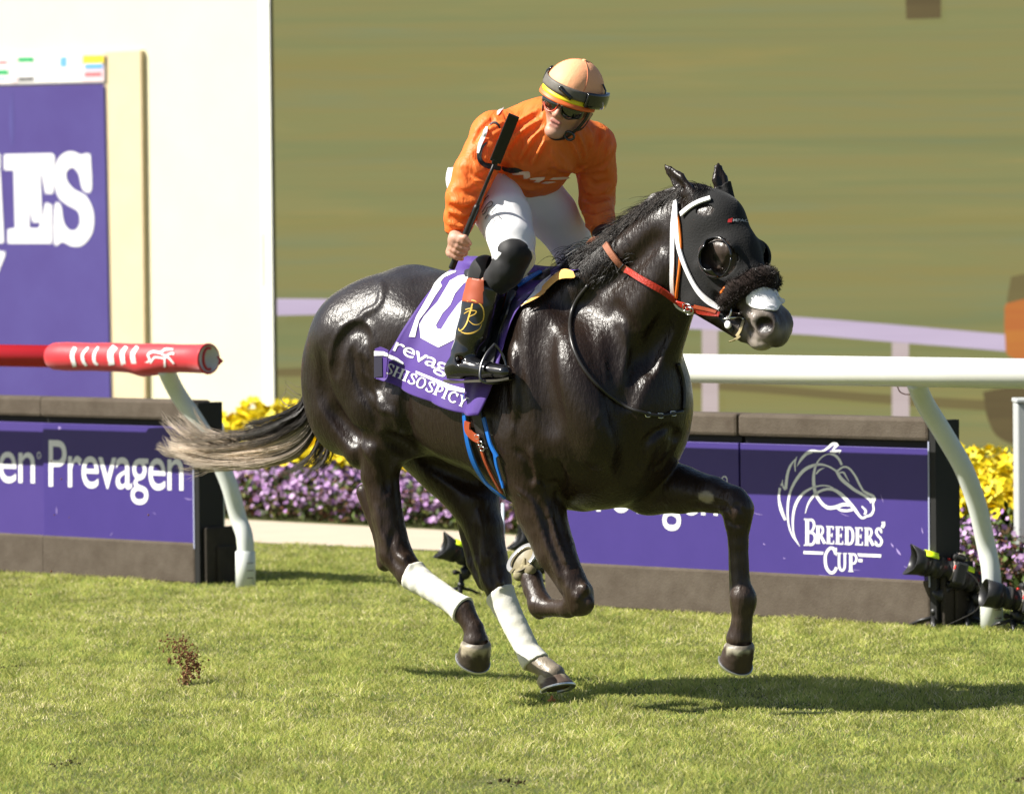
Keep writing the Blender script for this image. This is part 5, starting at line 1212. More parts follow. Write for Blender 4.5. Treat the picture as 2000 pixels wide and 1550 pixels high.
# ---- tail
def bundle(guides, N, M=26, lat=.03, spread=1., curl=.006, w0=.0011, tip=(.34, .27, .20), rootc=(.012, .010, .009), dark=.35, taper=.25, lift=None):
    gs = [cr(np.array(g, float), 10) for g in guides]; L = []
    for g in gs:
        d = np.concatenate([[0], np.cumsum(np.linalg.norm(np.diff(g, axis=0), axis=1))]); d /= d[-1]; tt = np.linspace(0, 1, M); L.append(np.stack([np.interp(tt, d, g[:, 0]), np.interp(tt, d, g[:, 1])], 1))
    L = np.array(L); K = len(L); a = rng.uniform(0, K-1, N); i = np.floor(a).astype(int).clip(0, K-2); f = (a-i)[:, None, None]
    P2 = L[i]*(1-f)+L[i+1]*f; s = np.linspace(0, 1, M); cl = np.round(a*9)/9
    off = rng.normal(0, 1, (N, 1)); lt = rng.normal(0, lat, (N, 1))*(s**.6)[None]
    ln = rng.uniform(.72, 1.04, (N, 1)); si = np.clip(s[None]*ln, 0, 1)*(M-1); j = np.floor(si).astype(int).clip(0, M-2); fr = (si-j)[..., None]
    P2 = np.take_along_axis(P2, j[..., None].repeat(2, 2), 1)*(1-fr)+np.take_along_axis(P2, (j+1)[..., None].repeat(2, 2), 1)*fr
    wv = np.sin(s[None]*(7+4*np.sin(cl*9))[:, None]+cl[:, None]*11)*s[None]*5*spread+np.sin(s[None]*17+off*3)*s[None]*1.3*spread+off*3.2*spread*(s**1.3)[None]
    P2[..., 1] += wv; P2[..., 0] += np.cos(s[None]*8+cl[:, None]*7)*s[None]*3*spread
    X = H(P2[..., 0].ravel(), P2[..., 1].ravel(), lt.ravel()).reshape(N, M, 3)
    k = np.clip((s-dark*rng.uniform(.5, 1.5, (N, 1)))/.3, 0, 1)[..., None]; tc_ = np.array(tip)*rng.uniform(.55, 1.25, (N, 1, 1)); Cc = np.array(rootc)*(1-k)+tc_*k
    return X, (w0*(1-(1-taper)*s**1.5))[None]*np.ones((N, 1)), Cc
def locks(up, lo, nl, per, M=30, a0=0, a1=1, amp=5., w0=.0009, tip=(.82, .68, .53), dark=.15, sp=3.6, latr=.035, lmin=.7):
    up = cr(np.array(up, float), 8); lo = cr(np.array(lo, float), 8)
    def rs(g):
        d_ = np.concatenate([[0], np.cumsum(np.linalg.norm(np.diff(g, axis=0), axis=1))]); d_ /= d_[-1]; tt = np.linspace(0, 1, M); return np.stack([np.interp(tt, d_, g[:, 0]), np.interp(tt, d_, g[:, 1])], 1)
    U, L_ = rs(up), rs(lo); s = np.linspace(0, 1, M); XX = []; RR = []; CC = []
    for i in range(nl):
        a = rng.uniform(a0, a1); b_ = np.clip(a+rng.normal(0, .16), a0-.05, a1+.05); k = a+(b_-a)*s; G_ = U*(1-k[:, None])+L_*k[:, None]
        ph = rng.uniform(0, 6.3, 3); G_ = G_+np.stack([3*np.sin(s*9+ph[0])*s, amp*np.sin(s*(5+3*rng.random())+ph[1])*s+amp*.4*np.sin(s*15+ph[2])*s], 1)
        end = rng.uniform(lmin, 1.02); n_ = int(per*rng.uniform(.5, 1.5)); off = rng.normal(0, 1, (n_, 2)); lt0 = rng.normal(0, latr)
        l2 = np.clip(s[None]*end*rng.uniform(.9, 1.03, (n_, 1)), 0, 1)*(M-1); j = np.floor(l2).astype(int).clip(0, M-2); fr = (l2-j)[..., None]
        P2 = G_[j]*(1-fr)+G_[j+1]*fr
        wdt = sp*(.35+.65*np.abs(np.sin(s*3+ph[0])))*(1-.75*s**3)
        P2[..., 1] += off[:, :1]*wdt[None]+rng.normal(0, 1, (n_, 1))*sp*.9*(s**4)[None]; P2[..., 0] += off[:, 1:]*1.5*s[None]
        P2[..., 1] += 1.3*np.sin(s[None]*20+off[:, :1]*4)*s[None]+1.5*np.sin(s[None]*9+off[:, 1:]*5)*s[None]
        lt = lt0*(s**.6)[None]+rng.normal(0, .008, (n_, 1))*s[None]
        XX.append(H(P2[..., 0].ravel(), P2[..., 1].ravel(), lt.ravel()).reshape(n_, M, 3)); RR.append((w0*(1-.7*s**2))[None]*np.ones((n_, 1)))
        kk = np.clip((s-dark*rng.uniform(.4, 1.5, (n_, 1)))/.35, 0, 1)[..., None]; tc_ = np.array(tip)*rng.uniform(.55, 1.15)*rng.uniform(.7, 1.2, (n_, 1, 1)); CC.append(np.array([.014, .010, .008])*(1-kk)+tc_*kk)
    return np.concatenate(XX), np.concatenate(RR), np.concatenate(CC)
UP = [(604,750),(590,790),(556,820),(490,842),(430,852),(385,856),(335,860)]; LO = [(628,806),(612,856),(574,896),(495,916),(420,914),(370,904),(328,886)]
Bs = [locks(UP, LO, 50, 40, a0=.30, a1=.95),
      locks(UP, LO, 16, 22, a0=-.05, a1=.35, tip=(.30, .24, .18), dark=.5, sp=3),
      locks([(604,748),(584,790),(540,816),(480,830),(455,832)], [(622,790),(600,840),(560,872),(520,890),(480,905)], 26, 26, tip=(.05, .04, .032), dark=.4, sp=4, a1=.8),
      locks([(624,800),(622,848),(600,885),(560,915),(520,930)], [(634,822),(648,866),(646,892),(628,915),(606,928)], 22, 16, tip=(.10, .08, .06), dark=.35, sp=4, lmin=.6),
      locks([(470,856),(420,842),(392,818),(366,785)], [(440,872),(385,862),(345,838),(318,806)], 16, 22, M=16, tip=(.52, .42, .31), dark=-.7, sp=3.5, w0=.0008),
      locks([(420,868),(370,862),(330,842),(312,822)], [(420,900),(370,896),(330,888),(306,866)], 14, 24, M=16, tip=(.52, .42, .31), dark=-.7, sp=3.5, w0=.0008),
      locks([(430,905),(390,912),(360,912),(330,905)], [(440,912),(400,922),(370,935),(345,950)], 4, 7, M=12, tip=(.5, .4, .3), dark=-.7, sp=2.5, w0=.0007),
      bundle([[(560,800),(545,790),(548,775),(572,757)], [(600,760),(580,752),(560,745),(548,728)]], 8, M=14, spread=.8, w0=.0008, tip=(.25, .2, .15), dark=.0)]
M = 26
tl = horse
for nm, (X, R_, Cc) in zip(['tail']+['tail_wisps']*7, Bs):
    if nm == 'tail': tl = strands(nm, X, R_, Cc, hairm, horse); 
    else: strands(nm, X, R_, Cc, hairm, tl)
# ------------------------------------------------------------ the rider
rider = empty('person', toW(np.array([0., 0, .95])), HA, 'rider in orange shirt, white breeches and peach helmet, holding a whip upright', 'person')
pf = Field((-.42, -.42, 1.02), (.62, .46, 2.30), .0045)
HP_ = lambda x, y, l: H(x, y, l)
# head frame: picture right, up and face-forward, expressed in the horse frame
def rot(ax, a):
    ax = np.array(ax, float)/np.linalg.norm(ax); K = np.array([[0, -ax[2], ax[1]], [ax[2], 0, -ax[0]], [-ax[1], ax[0], 0]]); return np.eye(3)+sin(a)*K+(1-cos(a))*K@K
Rw = rot([0, 1, 0], radians(21)) @ rot([1, 0, 0], radians(14)) @ rot([0, 0, 1], radians(-14))
# columns: face right (picture), back, up in world
fr_, fb_, fu_ = Rw@np.array([1, 0, 0]), Rw@np.array([0, 1, 0]), Rw@np.array([0, 0, 1])
tl_ = lambda v: HM@v
hr, hbk, hu = tl_(fr_), tl_(fb_), tl_(fu_); hfw = -hbk
hc = H(1113, 196, .02)
def hd_(x, f, z): return hc+hr*x+hfw*f+hu*z
HR = np.array([hr, hfw, hu])
k_ = .012
pf.el(hd_(0, -.015, .025), (.076, .098, .100), .02, HR)
pf.el(hd_(0, .022, -.040), (.060, .065, .075), .03, HR)
pf.rc(hd_(-.035, .01, -.085), .024, hd_(-.012, .062, -.112), .022, .02); pf.rc(hd_(.035, .01, -.085), .024, hd_(.012, .062, -.112), .022, .02)
pf.el(hd_(0, .070, -.110), (.024, .020, .018), .015, HR)                        # chin
for s_ in (-1, 1):
    pf.el(hd_(s_*.038, .062, -.038), (.024, .022, .018), .02, HR)                # cheek bones
    pf.el(hd_(s_*.031, .078, .0), (.016, .012, .011), .008, HR, sub=True)        # eye sockets
    pf.el(hd_(s_*.031, .068, .0), (.014, .013, .013), .003, HR)                  # eyes
    pf.el(hd_(s_*.078, -.012, -.018), (.010, .022, .030), .008, HR)              # ears
    pf.el(hd_(s_*.011, .095, -.046), (.009, .011, .009), .006, HR)               # nose wings
pf.rc(hd_(0, .084, .006), .010, hd_(0, .106, -.040), .0115, .012)                # nose
pf.rc(hd_(-.017, .083, -.0715), .0055, hd_(.017, .083, -.0715), .0055, .006); pf.rc(hd_(-.014, .081, -.086), .0068, hd_(.014, .081, -.086), .0068, .006)
pf.rc(hd_(-.014, .094, -.078), .0036, hd_(.014, .094, -.078), .0036, .003, sub=True)
# neck and trunk core
pf.rc(hd_(0, -.03, -.07), .056, H(1085, 262, 0), .062, .03)
pf.chain([(H(960, 335, 0), .12), (H(1015, 300, 0), .135), (H(1070, 275, 0), .12)], .03)
pf.rc(H(1060, 270, -.02), .08, H(975, 262, .15), .055, .04); pf.rc(H(1070, 270, 0), .08, H(1150, 280, -.15), .055, .04)
RA = [(H(962, 272, .19), .055), (H(908, 382, .30), .040), (H(893, 452, .285), .026)]
LA = [(H(1160, 288, -.17), .055), (H(1168, 392, -.26), .040), (H(1176, 452, -.13), .027)]
pf.chain(RA, .02); pf.chain(LA, .02)
for s_, P in ((1, [(955,360,.08,.09),(985,430,.18,.070),(1004,490,.265,.052),(990,530,.275,.042),(955,562,.285,.038),(930,640,.32,.035),(908,690,.345,.028)]), (-1, [(1035,375,-.08,.085),(1080,425,-.17,.068),(1122,490,-.25,.050),(1110,560,-.29,.045),(1070,640,-.33,.036)])):
    pf.chain(C(*P), .02)
# whip hand: a fist closed round the handle
wA = H(884, 520, .315); wB = H(1003, 228, .33); wd = (wB-wA)/np.linalg.norm(wB-wA)
fc = wA+wd*.075          # centre of the grip
camd = -lrays(900, 486); out_ = camd-wd*(camd@wd); out_ /= np.linalg.norm(out_); sid = np.cross(wd, out_)   # sid: roughly picture-left/right
if (HM.T@sid)[0] > 0: sid = -sid      # sid points to picture-left: the palm's side
pf.chain([(H(893, 452, .285), .026), (fc+sid*.026+wd*.020-out_*.006, .027)], .015)
pf.rc(fc+sid*.022+wd*.026-out_*.010, .024, fc+sid*.022-wd*.030-out_*.006, .021, .012)
for i, (r, L) in enumerate(((.0100, 1.0), (.0105, 1.08), (.0100, 1.02), (.0086, .86))):
    o = fc+wd*(.030-.0205*i); pr = None; R0 = .0205
    for a in np.linspace(-.15, 2.9*L, 6):
        p = o+(sid*cos(a)*1.25+out_*sin(a))*R0; rr = r*(1-.10*a/3)
        if pr is not None: pf.rc(pr[0], pr[1], p, rr, .0045)
        pr = (p, rr)
    pf.el(o+(sid*cos(.55)*1.3+out_*sin(.55))*R0*1.12, (.009, .009, .009), .005)
t0 = fc+sid*.018+wd*.038+out_*.004; pf.rc(t0, .0125, fc+wd*.050+out_*.020-sid*.002, .0105, .008); pf.rc(fc+wd*.050+out_*.020-sid*.002, .0105, fc+wd*.040+out_*.020-sid*.020, .0088, .004)
Vp, Fp = pf.mesh(); Vp = smooth_mesh(Vp, Fp, 1)
def skin(V):
    Cc = np.tile([.50, .27, .19], (len(V), 1)); n = nz(V, 40, 1)
    def bl(p, r, c, w_=1):
        nonlocal Cc
        d = np.linalg.norm(V-p, axis=1); k = np.clip((r-d)/(r*.5), 0, 1)[:, None]*w_; Cc = Cc*(1-k)+np.array(c)*k
    for x in np.linspace(-.018, .018, 7): bl(hd_(x, .084, -.071), .009, (.52, .20, .17), .8); bl(hd_(x*.9, .083, -.087), .010, (.56, .24, .20), .8)
    for x in np.linspace(-.012, .012, 5): bl(hd_(x, .088, -.078), .005, (.12, .03, .03), .9)
    for s_ in (-1, 1): bl(hd_(s_*.04, .07, -.04), .03, (.62, .30, .21), .5)
    bl(hd_(0, .105, -.04), .016, (.62, .28, .20), .6); bl(hd_(0, .08, -.105), .03, (.50, .30, .22), .4)
    return Cc*(1+.06*n)[:, None]
skinm = mat('skin', (0, 0, 0), .48, .4, attr=True, bump=(350, .08)); skinm.node_tree.nodes['Principled BSDF'].inputs['Subsurface Weight'].default_value = .12; skinm.node_tree.nodes['Principled BSDF'].inputs['Subsurface Radius'].default_value = (.012, .005, .003); 
put('body', toW(Vp), Fp, skinm, rider, True, col=skin(Vp))

def folds(X, dirs, amp):
    d = 0
    for (c, v, f, s_, a) in dirs:
        q = X-c; t = q@np.array(v); d = d+a*np.sin(t*f+2*nz(X, 5, s_))*np.exp(-(q**2).sum(-1)/.02)
    return d*amp
def garment(name, m, fn, lo, hi, prims, h_=.0055, par=rider, noise=None, sm=2):
    f = Field(lo, hi, h_); prims(f)
    if noise is not None or fn is not None:
        X = np.stack(np.meshgrid(*f.ax, indexing='ij'), -1)
        if noise is not None: f.A = (f.A-noise(X)*(np.abs(f.A) < .06)).astype(np.float32)
        if fn is not None: f.A = np.maximum(f.A, fn(X)).astype(np.float32)
    V, Fc = f.mesh(); V = smooth_mesh(V, Fc, sm); return put(name, toW(V), Fc, m, par, True), f
# ---- shirt
armR = H(985, 318, .12); armL = H(1133, 335, -.14)
def shirt(f):
    f.chain([(H(975, 318, 0), .122), (H(1015, 298, 0), .148), (H(1068, 268, 0), .142)], .04, None, .04)
    f.rc(H(1000, 322, -.02), .13, H(1062, 330, -.05), .085, .05)      # belly of the loose shirt
    f.rc(H(1060, 262, 0), .095, H(968, 258, .17), .074, .05); f.rc(H(1070, 265, 0), .10, H(1152, 282, -.15), .078, .05)
    f.rc(H(1085, 240, 0), .070, H(1060, 262, 0), .08, .04)
    f.chain([(H(962, 268, .19), .078), (H(925, 340, .27), .072), (H(907, 386, .30), .064), (H(898, 425, .29), .055), (H(893, 450, .285), .044)], .035)
    f.chain([(H(1158, 288, -.17), .080), (H(1166, 345, -.23), .070), (H(1166, 392, -.26), .064), (H(1172, 425, -.19), .052), (H(1177, 452, -.13), .042)], .035)
    # creases radiating from the armpits, bunches at the elbows
    def fold_(P, r, k=.018):
        P = [np.array(p) for p in P]
        for a, b in zip(P[:-1], P[1:]): f.rc(a, r, b, r*.8, k)
    tmp = Field.__new__(Field); tmp.lo = f.lo; tmp.h = f.h; tmp.n = f.n; tmp.ax = f.ax; tmp.A = f.A.copy()
    def onf(pts, inn):
        pts = cr(np.array(pts, float), 4); D = lrays(pts[:, 0], pts[:, 1]); X, hit = tmp.cast(EL, D); X = X[hit]; return X-tmp.grad(X, .02)*inn if len(X) > 1 else []
    def crease(pts, r=.0085, inn=.0035):
        X = onf(pts, inn)
        for a, b in zip(X[:-1], X[1:]):
            if np.linalg.norm(a-b) < .1: f.rc(a, r, b, r, .009)
    def dent(pts, r=.010, outw=.0045):
        X = onf(pts, -outw)
        for a, b in zip(X[:-1], X[1:]):
            if np.linalg.norm(a-b) < .1: f.rc(a, r, b, r, .010, sub=True)
    for pts in ([(1050,215),(1000,245),(965,262)], [(1054,235),(1010,262),(985,290)], [(1053,255),(1030,285),(1012,312)], [(1062,280),(1050,300),(1038,318)], [(1148,250),(1160,290),(1150,325)], [(1128,262),(1142,300),(1142,325)], [(1100,300),(1118,320),(1132,333)], [(1080,312),(1105,330),(1128,338)], [(1170,310),(1155,330),(1140,338)], [(1190,320),(1165,338),(1142,342)], [(1192,285),(1170,315),(1145,333)], [(1180,265),(1165,300),(1148,330)], [(1160,252),(1155,290),(1143,328)], [(1110,268),(1130,300),(1138,328)], [(985,345),(1010,362),(1040,372)], [(1000,330),(1040,350),(1080,350)], [(1075,295),(1085,315),(1090,330)], [(985,240),(960,250),(945,262)], [(990,300),(1000,320),(1010,335)]): crease(pts)
    for pts in ([(1050,225),(1005,252),(972,275)], [(1055,245),(1020,272),(998,300)], [(1057,265),(1040,292),(1025,318)], [(1070,285),(1062,305),(1052,322)], [(1138,258),(1150,295),(1146,325)], [(1095,290),(1115,315),(1130,330)], [(1180,300),(1162,325),(1142,338)], [(1000,345),(1030,360),(1060,362)], [(1125,340),(1150,345),(1180,338)], [(980,310),(985,330),(985,345)], [(930,300),(945,318),(968,322)], [(1188,268),(1172,300),(1150,330)], [(1196,300),(1178,322),(1152,336)], [(1170,255),(1160,292),(1146,326)], [(1118,262),(1134,296),(1140,326)], [(1104,280),(1122,308),(1134,330)], [(1075,330),(1100,342),(1120,340)], [(960,235),(940,255),(928,275)], [(1150,350),(1165,362),(1185,356)], [(905,330),(925,350),(945,352)], [(892,372),(912,378),(935,372)]): dent(pts)
    for pts in ([(885,392),(905,398),(935,392)], [(880,412),(905,420),(930,408)], [(880,435),(900,442),(922,432)], [(1140,395),(1165,402),(1192,392)], [(1138,415),(1160,425),(1190,412)], [(1140,438),(1165,445),(1190,430)], [(925,345),(945,360),(960,350)], [(1145,370),(1165,378),(1190,365)]): crease(pts, .009, .0035)
    for pts in ([(882,402),(905,409),(932,401)], [(880,424),(902,431),(926,420)], [(1140,405),(1163,413),(1190,403)], [(1140,428),(1162,435),(1188,422)], [(915,330),(935,345),(958,338)]): dent(pts, .009, .004)
shirtc = mat('orange_silk', (1.0, .27, .055), .5, .3, bump=(700, .04))
_t = shirtc.node_tree; _b0 = [q for q in _t.nodes if q.type == 'BUMP'][0]; _n2 = _t.nodes.new('ShaderNodeTexNoise'); _n2.inputs['Scale'].default_value = 12; _n2.inputs['Detail'].default_value = 3; _n2.inputs['Distortion'].default_value = 1.6; _mp2 = _t.nodes.new('ShaderNodeMapping'); _mp2.inputs['Scale'].default_value = (1, 1.3, .55); _mp2.inputs['Rotation'].default_value = (.3, .7, .2); _t.links.new([q for q in _t.nodes if q.type == 'TEX_COORD'][0].outputs['Object'], _mp2.inputs[0]); _t.links.new(_mp2.outputs[0], _n2.inputs[0]); _b2 = _t.nodes.new('ShaderNodeBump'); _b2.inputs['Strength'].default_value = .55; _b2.inputs['Distance'].default_value = .02; _t.links.new(_n2.outputs[0], _b2.inputs['Height']); _t.links.new(_b0.outputs[0], _b2.inputs['Normal']); _t.links.new(_b2.outputs[0], _t.nodes['Principled BSDF'].inputs['Normal']); _tr = _t.nodes.new('ShaderNodeBsdfTranslucent'); _tr.inputs[0].default_value = (1., .13, .035, 1); _mx = _t.nodes.new('ShaderNodeMixShader'); _mx.inputs[0].default_value = .34; _t.links.new(_t.nodes['Principled BSDF'].outputs[0], _mx.inputs[1]); _t.links.new(_tr.outputs[0], _mx.inputs[2]); _t.links.new(_mx.outputs[0], _t.nodes['Material Output'].inputs[0])
def shirtcut(X):
    # open at the neck, cuffs and hem
    a = H(893, 455, .285); d1 = (X-a)@((H(893, 455, .285)-H(898, 425, .29))/np.linalg.norm(H(893, 455, .285)-H(898, 425, .29)))
    r1 = np.linalg.norm(X-a, axis=-1)-.09; c1 = np.maximum(d1, r1*1.0)
    b_ = H(1178, 456, -.13); d2 = (X-b_)@((b_-H(1172, 425, -.19))/np.linalg.norm(b_-H(1172, 425, -.19))); r2 = np.linalg.norm(X-b_, axis=-1)-.09
    cut1 = np.where(r1 < 0, d1, -1); cut2 = np.where(r2 < 0, d2, -1)
    hem0 = H(930, 335, 0); hn = H(930, 400, 0)-H(1000, 300, 0); hn = hn/np.linalg.norm(hn); hem = np.where(np.linalg.norm(X-H(985, 335, 0), axis=-1) < .24, (X-H(968, 352, 0))@(np.array([-.55, 0, -.83])), -1)
    armz = np.minimum(np.linalg.norm(X-H(907, 386, .30), axis=-1)-.13, np.linalg.norm(X-H(925, 340, .27), axis=-1)-.09); hem = np.where(armz < 0, -1, hem)
    return np.maximum(np.maximum(cut1, cut2), hem)
sh_, sf = garment('shirt', shirtc, shirtcut, (-.30, -.42, 1.42), (.62, .42, 2.14), shirt, .004, noise=lambda X: .0022*nz(X, 26, 3)+.0012*nz(X, 60, 7))
# collar, cuffs
cuffm = mat('dark_red_cuff', (.05, .012, .010), .6)
b = MB(); a_, c_ = H(893, 450, .285), H(892, 463, .285); b.lathe(toW(a_), toW(c_)-toW(a_), [(-.01, .030), (0, .040), (.012, .038), (.016, .03)], 20); b.build('cuff', cuffm, rider, True)
a_, c_ = H(1178, 452, -.13), H(1182, 466, -.12); b = MB(); b.lathe(toW(a_), toW(c_)-toW(a_), [(-.01, .030), (0, .040), (.014, .040), (.020, .03)], 20); b.build('cuff', cuffm, rider, True)
# white, pink and black artwork of the shirt
os_ = surf(.0035, sf); blackp = mat('black_print', (.012, .012, .012), .5); pinkp = mat('pale_print', s2l((240, 205, 185)), .6)
z1 = lambda P: [(850+x/3.875, 80+y/3.875) for x, y in P]
z2 = lambda P: [(980+x/10, 300+y/10) for x, y in P]
decal('shoulder_mark', poly_mesh([z1([(468,540),(500,512),(522,498),(514,516),(478,562),(466,566)])], 6), os_, prt, sh_)
decal('number_outline', merge([poly_mesh([z1(stroke([(410,640),(440,622),(470,630),(488,665)], [8,16,16,10]))], 6), poly_mesh([z1(stroke([(390,770),(345,820),(335,890),(365,935),(420,950),(490,965)], [10,30,40,40,44,30]))], 6)]), os_, blackp, sh_)
decal('number_fill', merge([poly_mesh([z1(stroke([(395,655),(370,720),(340,790),(325,850)], [16,26,26,18]))], 6)]), surf(.005, sf), prt, sh_)
decal('chest_lettering', merge([poly_mesh([z2(P)], 5) for P in ([(200,380),(380,350),(520,335),(555,360),(550,450),(500,480),(430,480),(420,410),(230,405)], [(540,480),(700,450),(850,440),(820,500),(720,550),(620,545),(680,510),(560,500)], [(760,570),(850,530),(1000,530),(1060,545),(900,575)], [(920,500),(1000,455),(1270,450),(1350,480),(1200,500)])]), os_, pinkp, sh_)
decal('chest_band', poly_mesh([z2([(0,235),(130,270),(260,270),(360,300),(420,325),(330,370),(170,370),(50,335),(0,300)])], 6), os_, blackp, sh_)
# ---- breeches
def bree(f):
    f.rc(H(940, 350, .0), .125, H(985, 365, 0), .12, .03)
    f.rc(H(925, 345, .07), .085, H(960, 372, .08), .09, .03)
    f.chain([(H(955, 375, .09), .110), (H(985, 425, .18), .094), (H(1000, 470, .235), .080), (H(1004, 505, .26), .072), (H(1000, 530, .26), .068)], .03)
    f.chain([(H(1035, 372, -.08), .105), (H(1078, 420, -.17), .092), (H(1112, 470, -.225), .076), (H(1124, 505, -.25), .068), (H(1124, 530, -.25), .064)], .03)
kn = H(1004, 514, .27); kd = H(1012, 520, .30)-H(985, 430, .22); kd /= np.linalg.norm(kd); kn2 = H(1127, 522, -.25); kd2 = H(1130, 500, -.25)-H(1090, 420, -.22); kd2 /= np.linalg.norm(kd2)
def bcut(X):
    r1 = np.linalg.norm(X-kn, axis=-1)-.13; r2 = np.linalg.norm(X-kn2, axis=-1)-.12
    return np.maximum(np.where(r1 < 0, (X-kn)@kd, -1), np.where(r2 < 0, (X-kn2)@kd2, -1))
brm = mat('white_breeches', (.80, .79, .80), .6, .3, bump=(300, .05))
bre, bf = garment('breeches', brm, bcut, (-.42, -.42, 1.35), (.50, .42, 1.90), bree, .005, noise=lambda X: .0025*nz(X, 14, 3)+.0012*nz(X, 38, 7))
ob_ = surf(.006, bf); thin = mat('thin_black_print', (.05, .05, .05), .6)
z3 = lambda P: [(900+x/10, 330+y/10) for x, y in P]
nm = [[(500,460),(520,490),(470,540),(440,600)], [(500,465),(525,475),(515,520),(480,530)], [(560,540),(500,600),(460,650),(430,630),(425,600)], [(605,645),(540,700),(480,790),(440,860)], [(605,645),(635,690),(590,750),(530,770)], [(530,765),(530,800),(500,860),(465,895),(445,885)], [(665,750),(610,810),(570,880),(520,940),(500,985)], [(600,810),(600,850)], [(705,880),(725,885)], [(785,995),(765,945),(710,940),(660,980),(630,1040),(605,1090)]]
decal('leg_lettering', merge([poly_mesh([stroke(z3(P), [1.7]*len(P))], 4) for P in nm]), ob_, thin, bre)
decal('waist_tie', merge([poly_mesh([stroke(z2(P), [3.2]*len(P))], 4) for P in ([(490,810),(550,790),(600,760)], [(650,745),(700,730),(745,715)])]), surf(.006, bf), blackp, bre)
# ---- black leggings, boots
legm = mat('black_legging', (.012, .012, .013), .6, .3, sheen=.2)
garment('legging', legm, None, (-.25, -.46, 1.10), (.45, -.10, 1.78), lambda f: f.chain([(H(996, 465, .23), .066), (H(1003, 496, .265), .064), (H(990, 528, .28), .058), (H(974, 545, .283), .054)], .02), .005, noise=lambda X: .0018*nz(X, 40, 3))
garment('legging', legm, None, (-.05, .10, 1.05), (.55, .42, 1.80), lambda f: f.chain([(H(1112, 470, -.23), .060), (H(1122, 498, -.25), .058), (H(1118, 530, -.26), .056), (H(1100, 570, -.27), .054)], .02), .005)
bt = mat('patent_boot', (.009, .009, .010), .16, .6, coat=.6, coatr=.06)
axis0 = H(952, 566, 0.288)
def boot(f):
    f.chain([(H(953, 552, 0.285), .070), (H(940, 600, 0.304), .068), (H(926, 650, 0.327), .062), (H(910, 690, 0.346), .050), (H(904, 708, 0.355), .045)], .012)
    f.chain([(H(893, 716, 0.359), .038), (H(918, 716, 0.359), .040), (H(950, 722, 0.361), .034), (H(985, 726, 0.363), .028)], .02, ((0, 0, 1), .85))
    f.rc(H(885, 722, 0.361), .030, H(905, 712, 0.357), .04, .02)
    f.rc(H(878, 738, 0.369), .010, H(900, 741, 0.370), .012, .01)
    for y_, a_, rr in ((688, 0, .047), (697, 3, .045), (680, -3, .047)):
        c = H(905-(y_-690)*.2, y_, .345)
        f.rc(c+[-.030, .02, .004*a_], .016, c+[.030, -.03, -.012], .016, .010)
    f.rc(H(896, 690, 0.346)+[-.01, .0, 0], .012, H(915, 703, 0.352)+[0, -.04, 0], .012, .012, sub=True)
bcutf = lambda X: np.maximum((X-H(956, 562, 0.286))@((H(956, 540, 0.280)-H(925, 640, 0.323))/np.linalg.norm(H(956, 540, 0.280)-H(925, 640, 0.323)))-.0, (H(930, 741, 0.370)[2]-X[..., 2]))
bo_, bof = garment('boot', bt, bcutf, (-.30, -.50, 1.02), (.42, -.18, 1.52), boot, .0045, noise=lambda X: .0008*nz(X, 30, 3))
# sole
b = MB(); k = 10; so_ = [(872,741,.37,.016),(895,744,.37,.03),(920,742,.37,.026),(950,741,.37,.034),(980,740,.37,.028),(998,736,.37,.012)]
Sp = cr(np.array([list(H(x, y, l))+[r] for x, y, l, r in so_]), 4); top = [p[:3]+[0, p[3], 0] for p in Sp]; bot = [p[:3]-[0, p[3], 0] for p in Sp]
Vs2 = [q for p, q_ in zip(top, bot) for q in (p, q_)]; V_ = np.array(Vs2); n_ = len(Sp)
V2_ = np.vstack([V_, V_-[0, 0, .008]]); Fs2 = [(2*i, 2*i+1, 2*i+3, 2*i+2) for i in range(n_-1)]+[(2*n_+2*i, 2*n_+2*i+2, 2*n_+2*i+3, 2*n_+2*i+1) for i in range(n_-1)]+[(2*i+1, 2*n_+2*i+1, 2*n_+2*i+3, 2*i+3) for i in range(n_-1)]+[(2*i, 2*i+2, 2*n_+2*i+2, 2*n_+2*i) for i in range(n_-1)]
put('boot_sole', toW(V2_), Fs2, mat('boot_welt', (.06, .055, .04), .5), bo_)
garment('boot', bt, None, (.0, .14, .95), (.6, .42, 1.42), lambda f: f.chain([(H(1100, 568, -.27), .056), (H(1070, 650, -.27), .045), (H(1062, 690, -.27), .04), (H(1110, 712, -.27), .034)], .015), .006)
cfm = mat('orange_boot_cuff', s2l((170, 82, 50)), .45, .45, noise=(30, s2l((156, 70, 42)), .25))
def cuffp(f): f.chain([(H(953, 552, 0.283), .0755), (H(941, 598, 0.303), .0725)], .01)
cd = (H(951, 556, 0.283)-H(941, 598, 0.303)); cd /= np.linalg.norm(cd); u_c = np.array([0, 0, 1.])
garment('boot_cuff', cfm, lambda X: np.maximum((X-H(951, 560, 0.285))@cd-.012+.25*((X-H(951, 560, 0.285))@np.array([.68, -.73, 0]))*0, -((X-H(941, 598, 0.303))@cd)-.004), (-.25, -.42, 1.26), (.25, -.16, 1.54), cuffp, .004, noise=lambda X: .0012*nz(X, 35, 2))
goldp = mat('gold_print', s2l((225, 185, 80)), .4)
z6 = lambda P: [(860+x/5.54, 480+y/5.54) for x, y in P]
obo = surf(.002, bof)
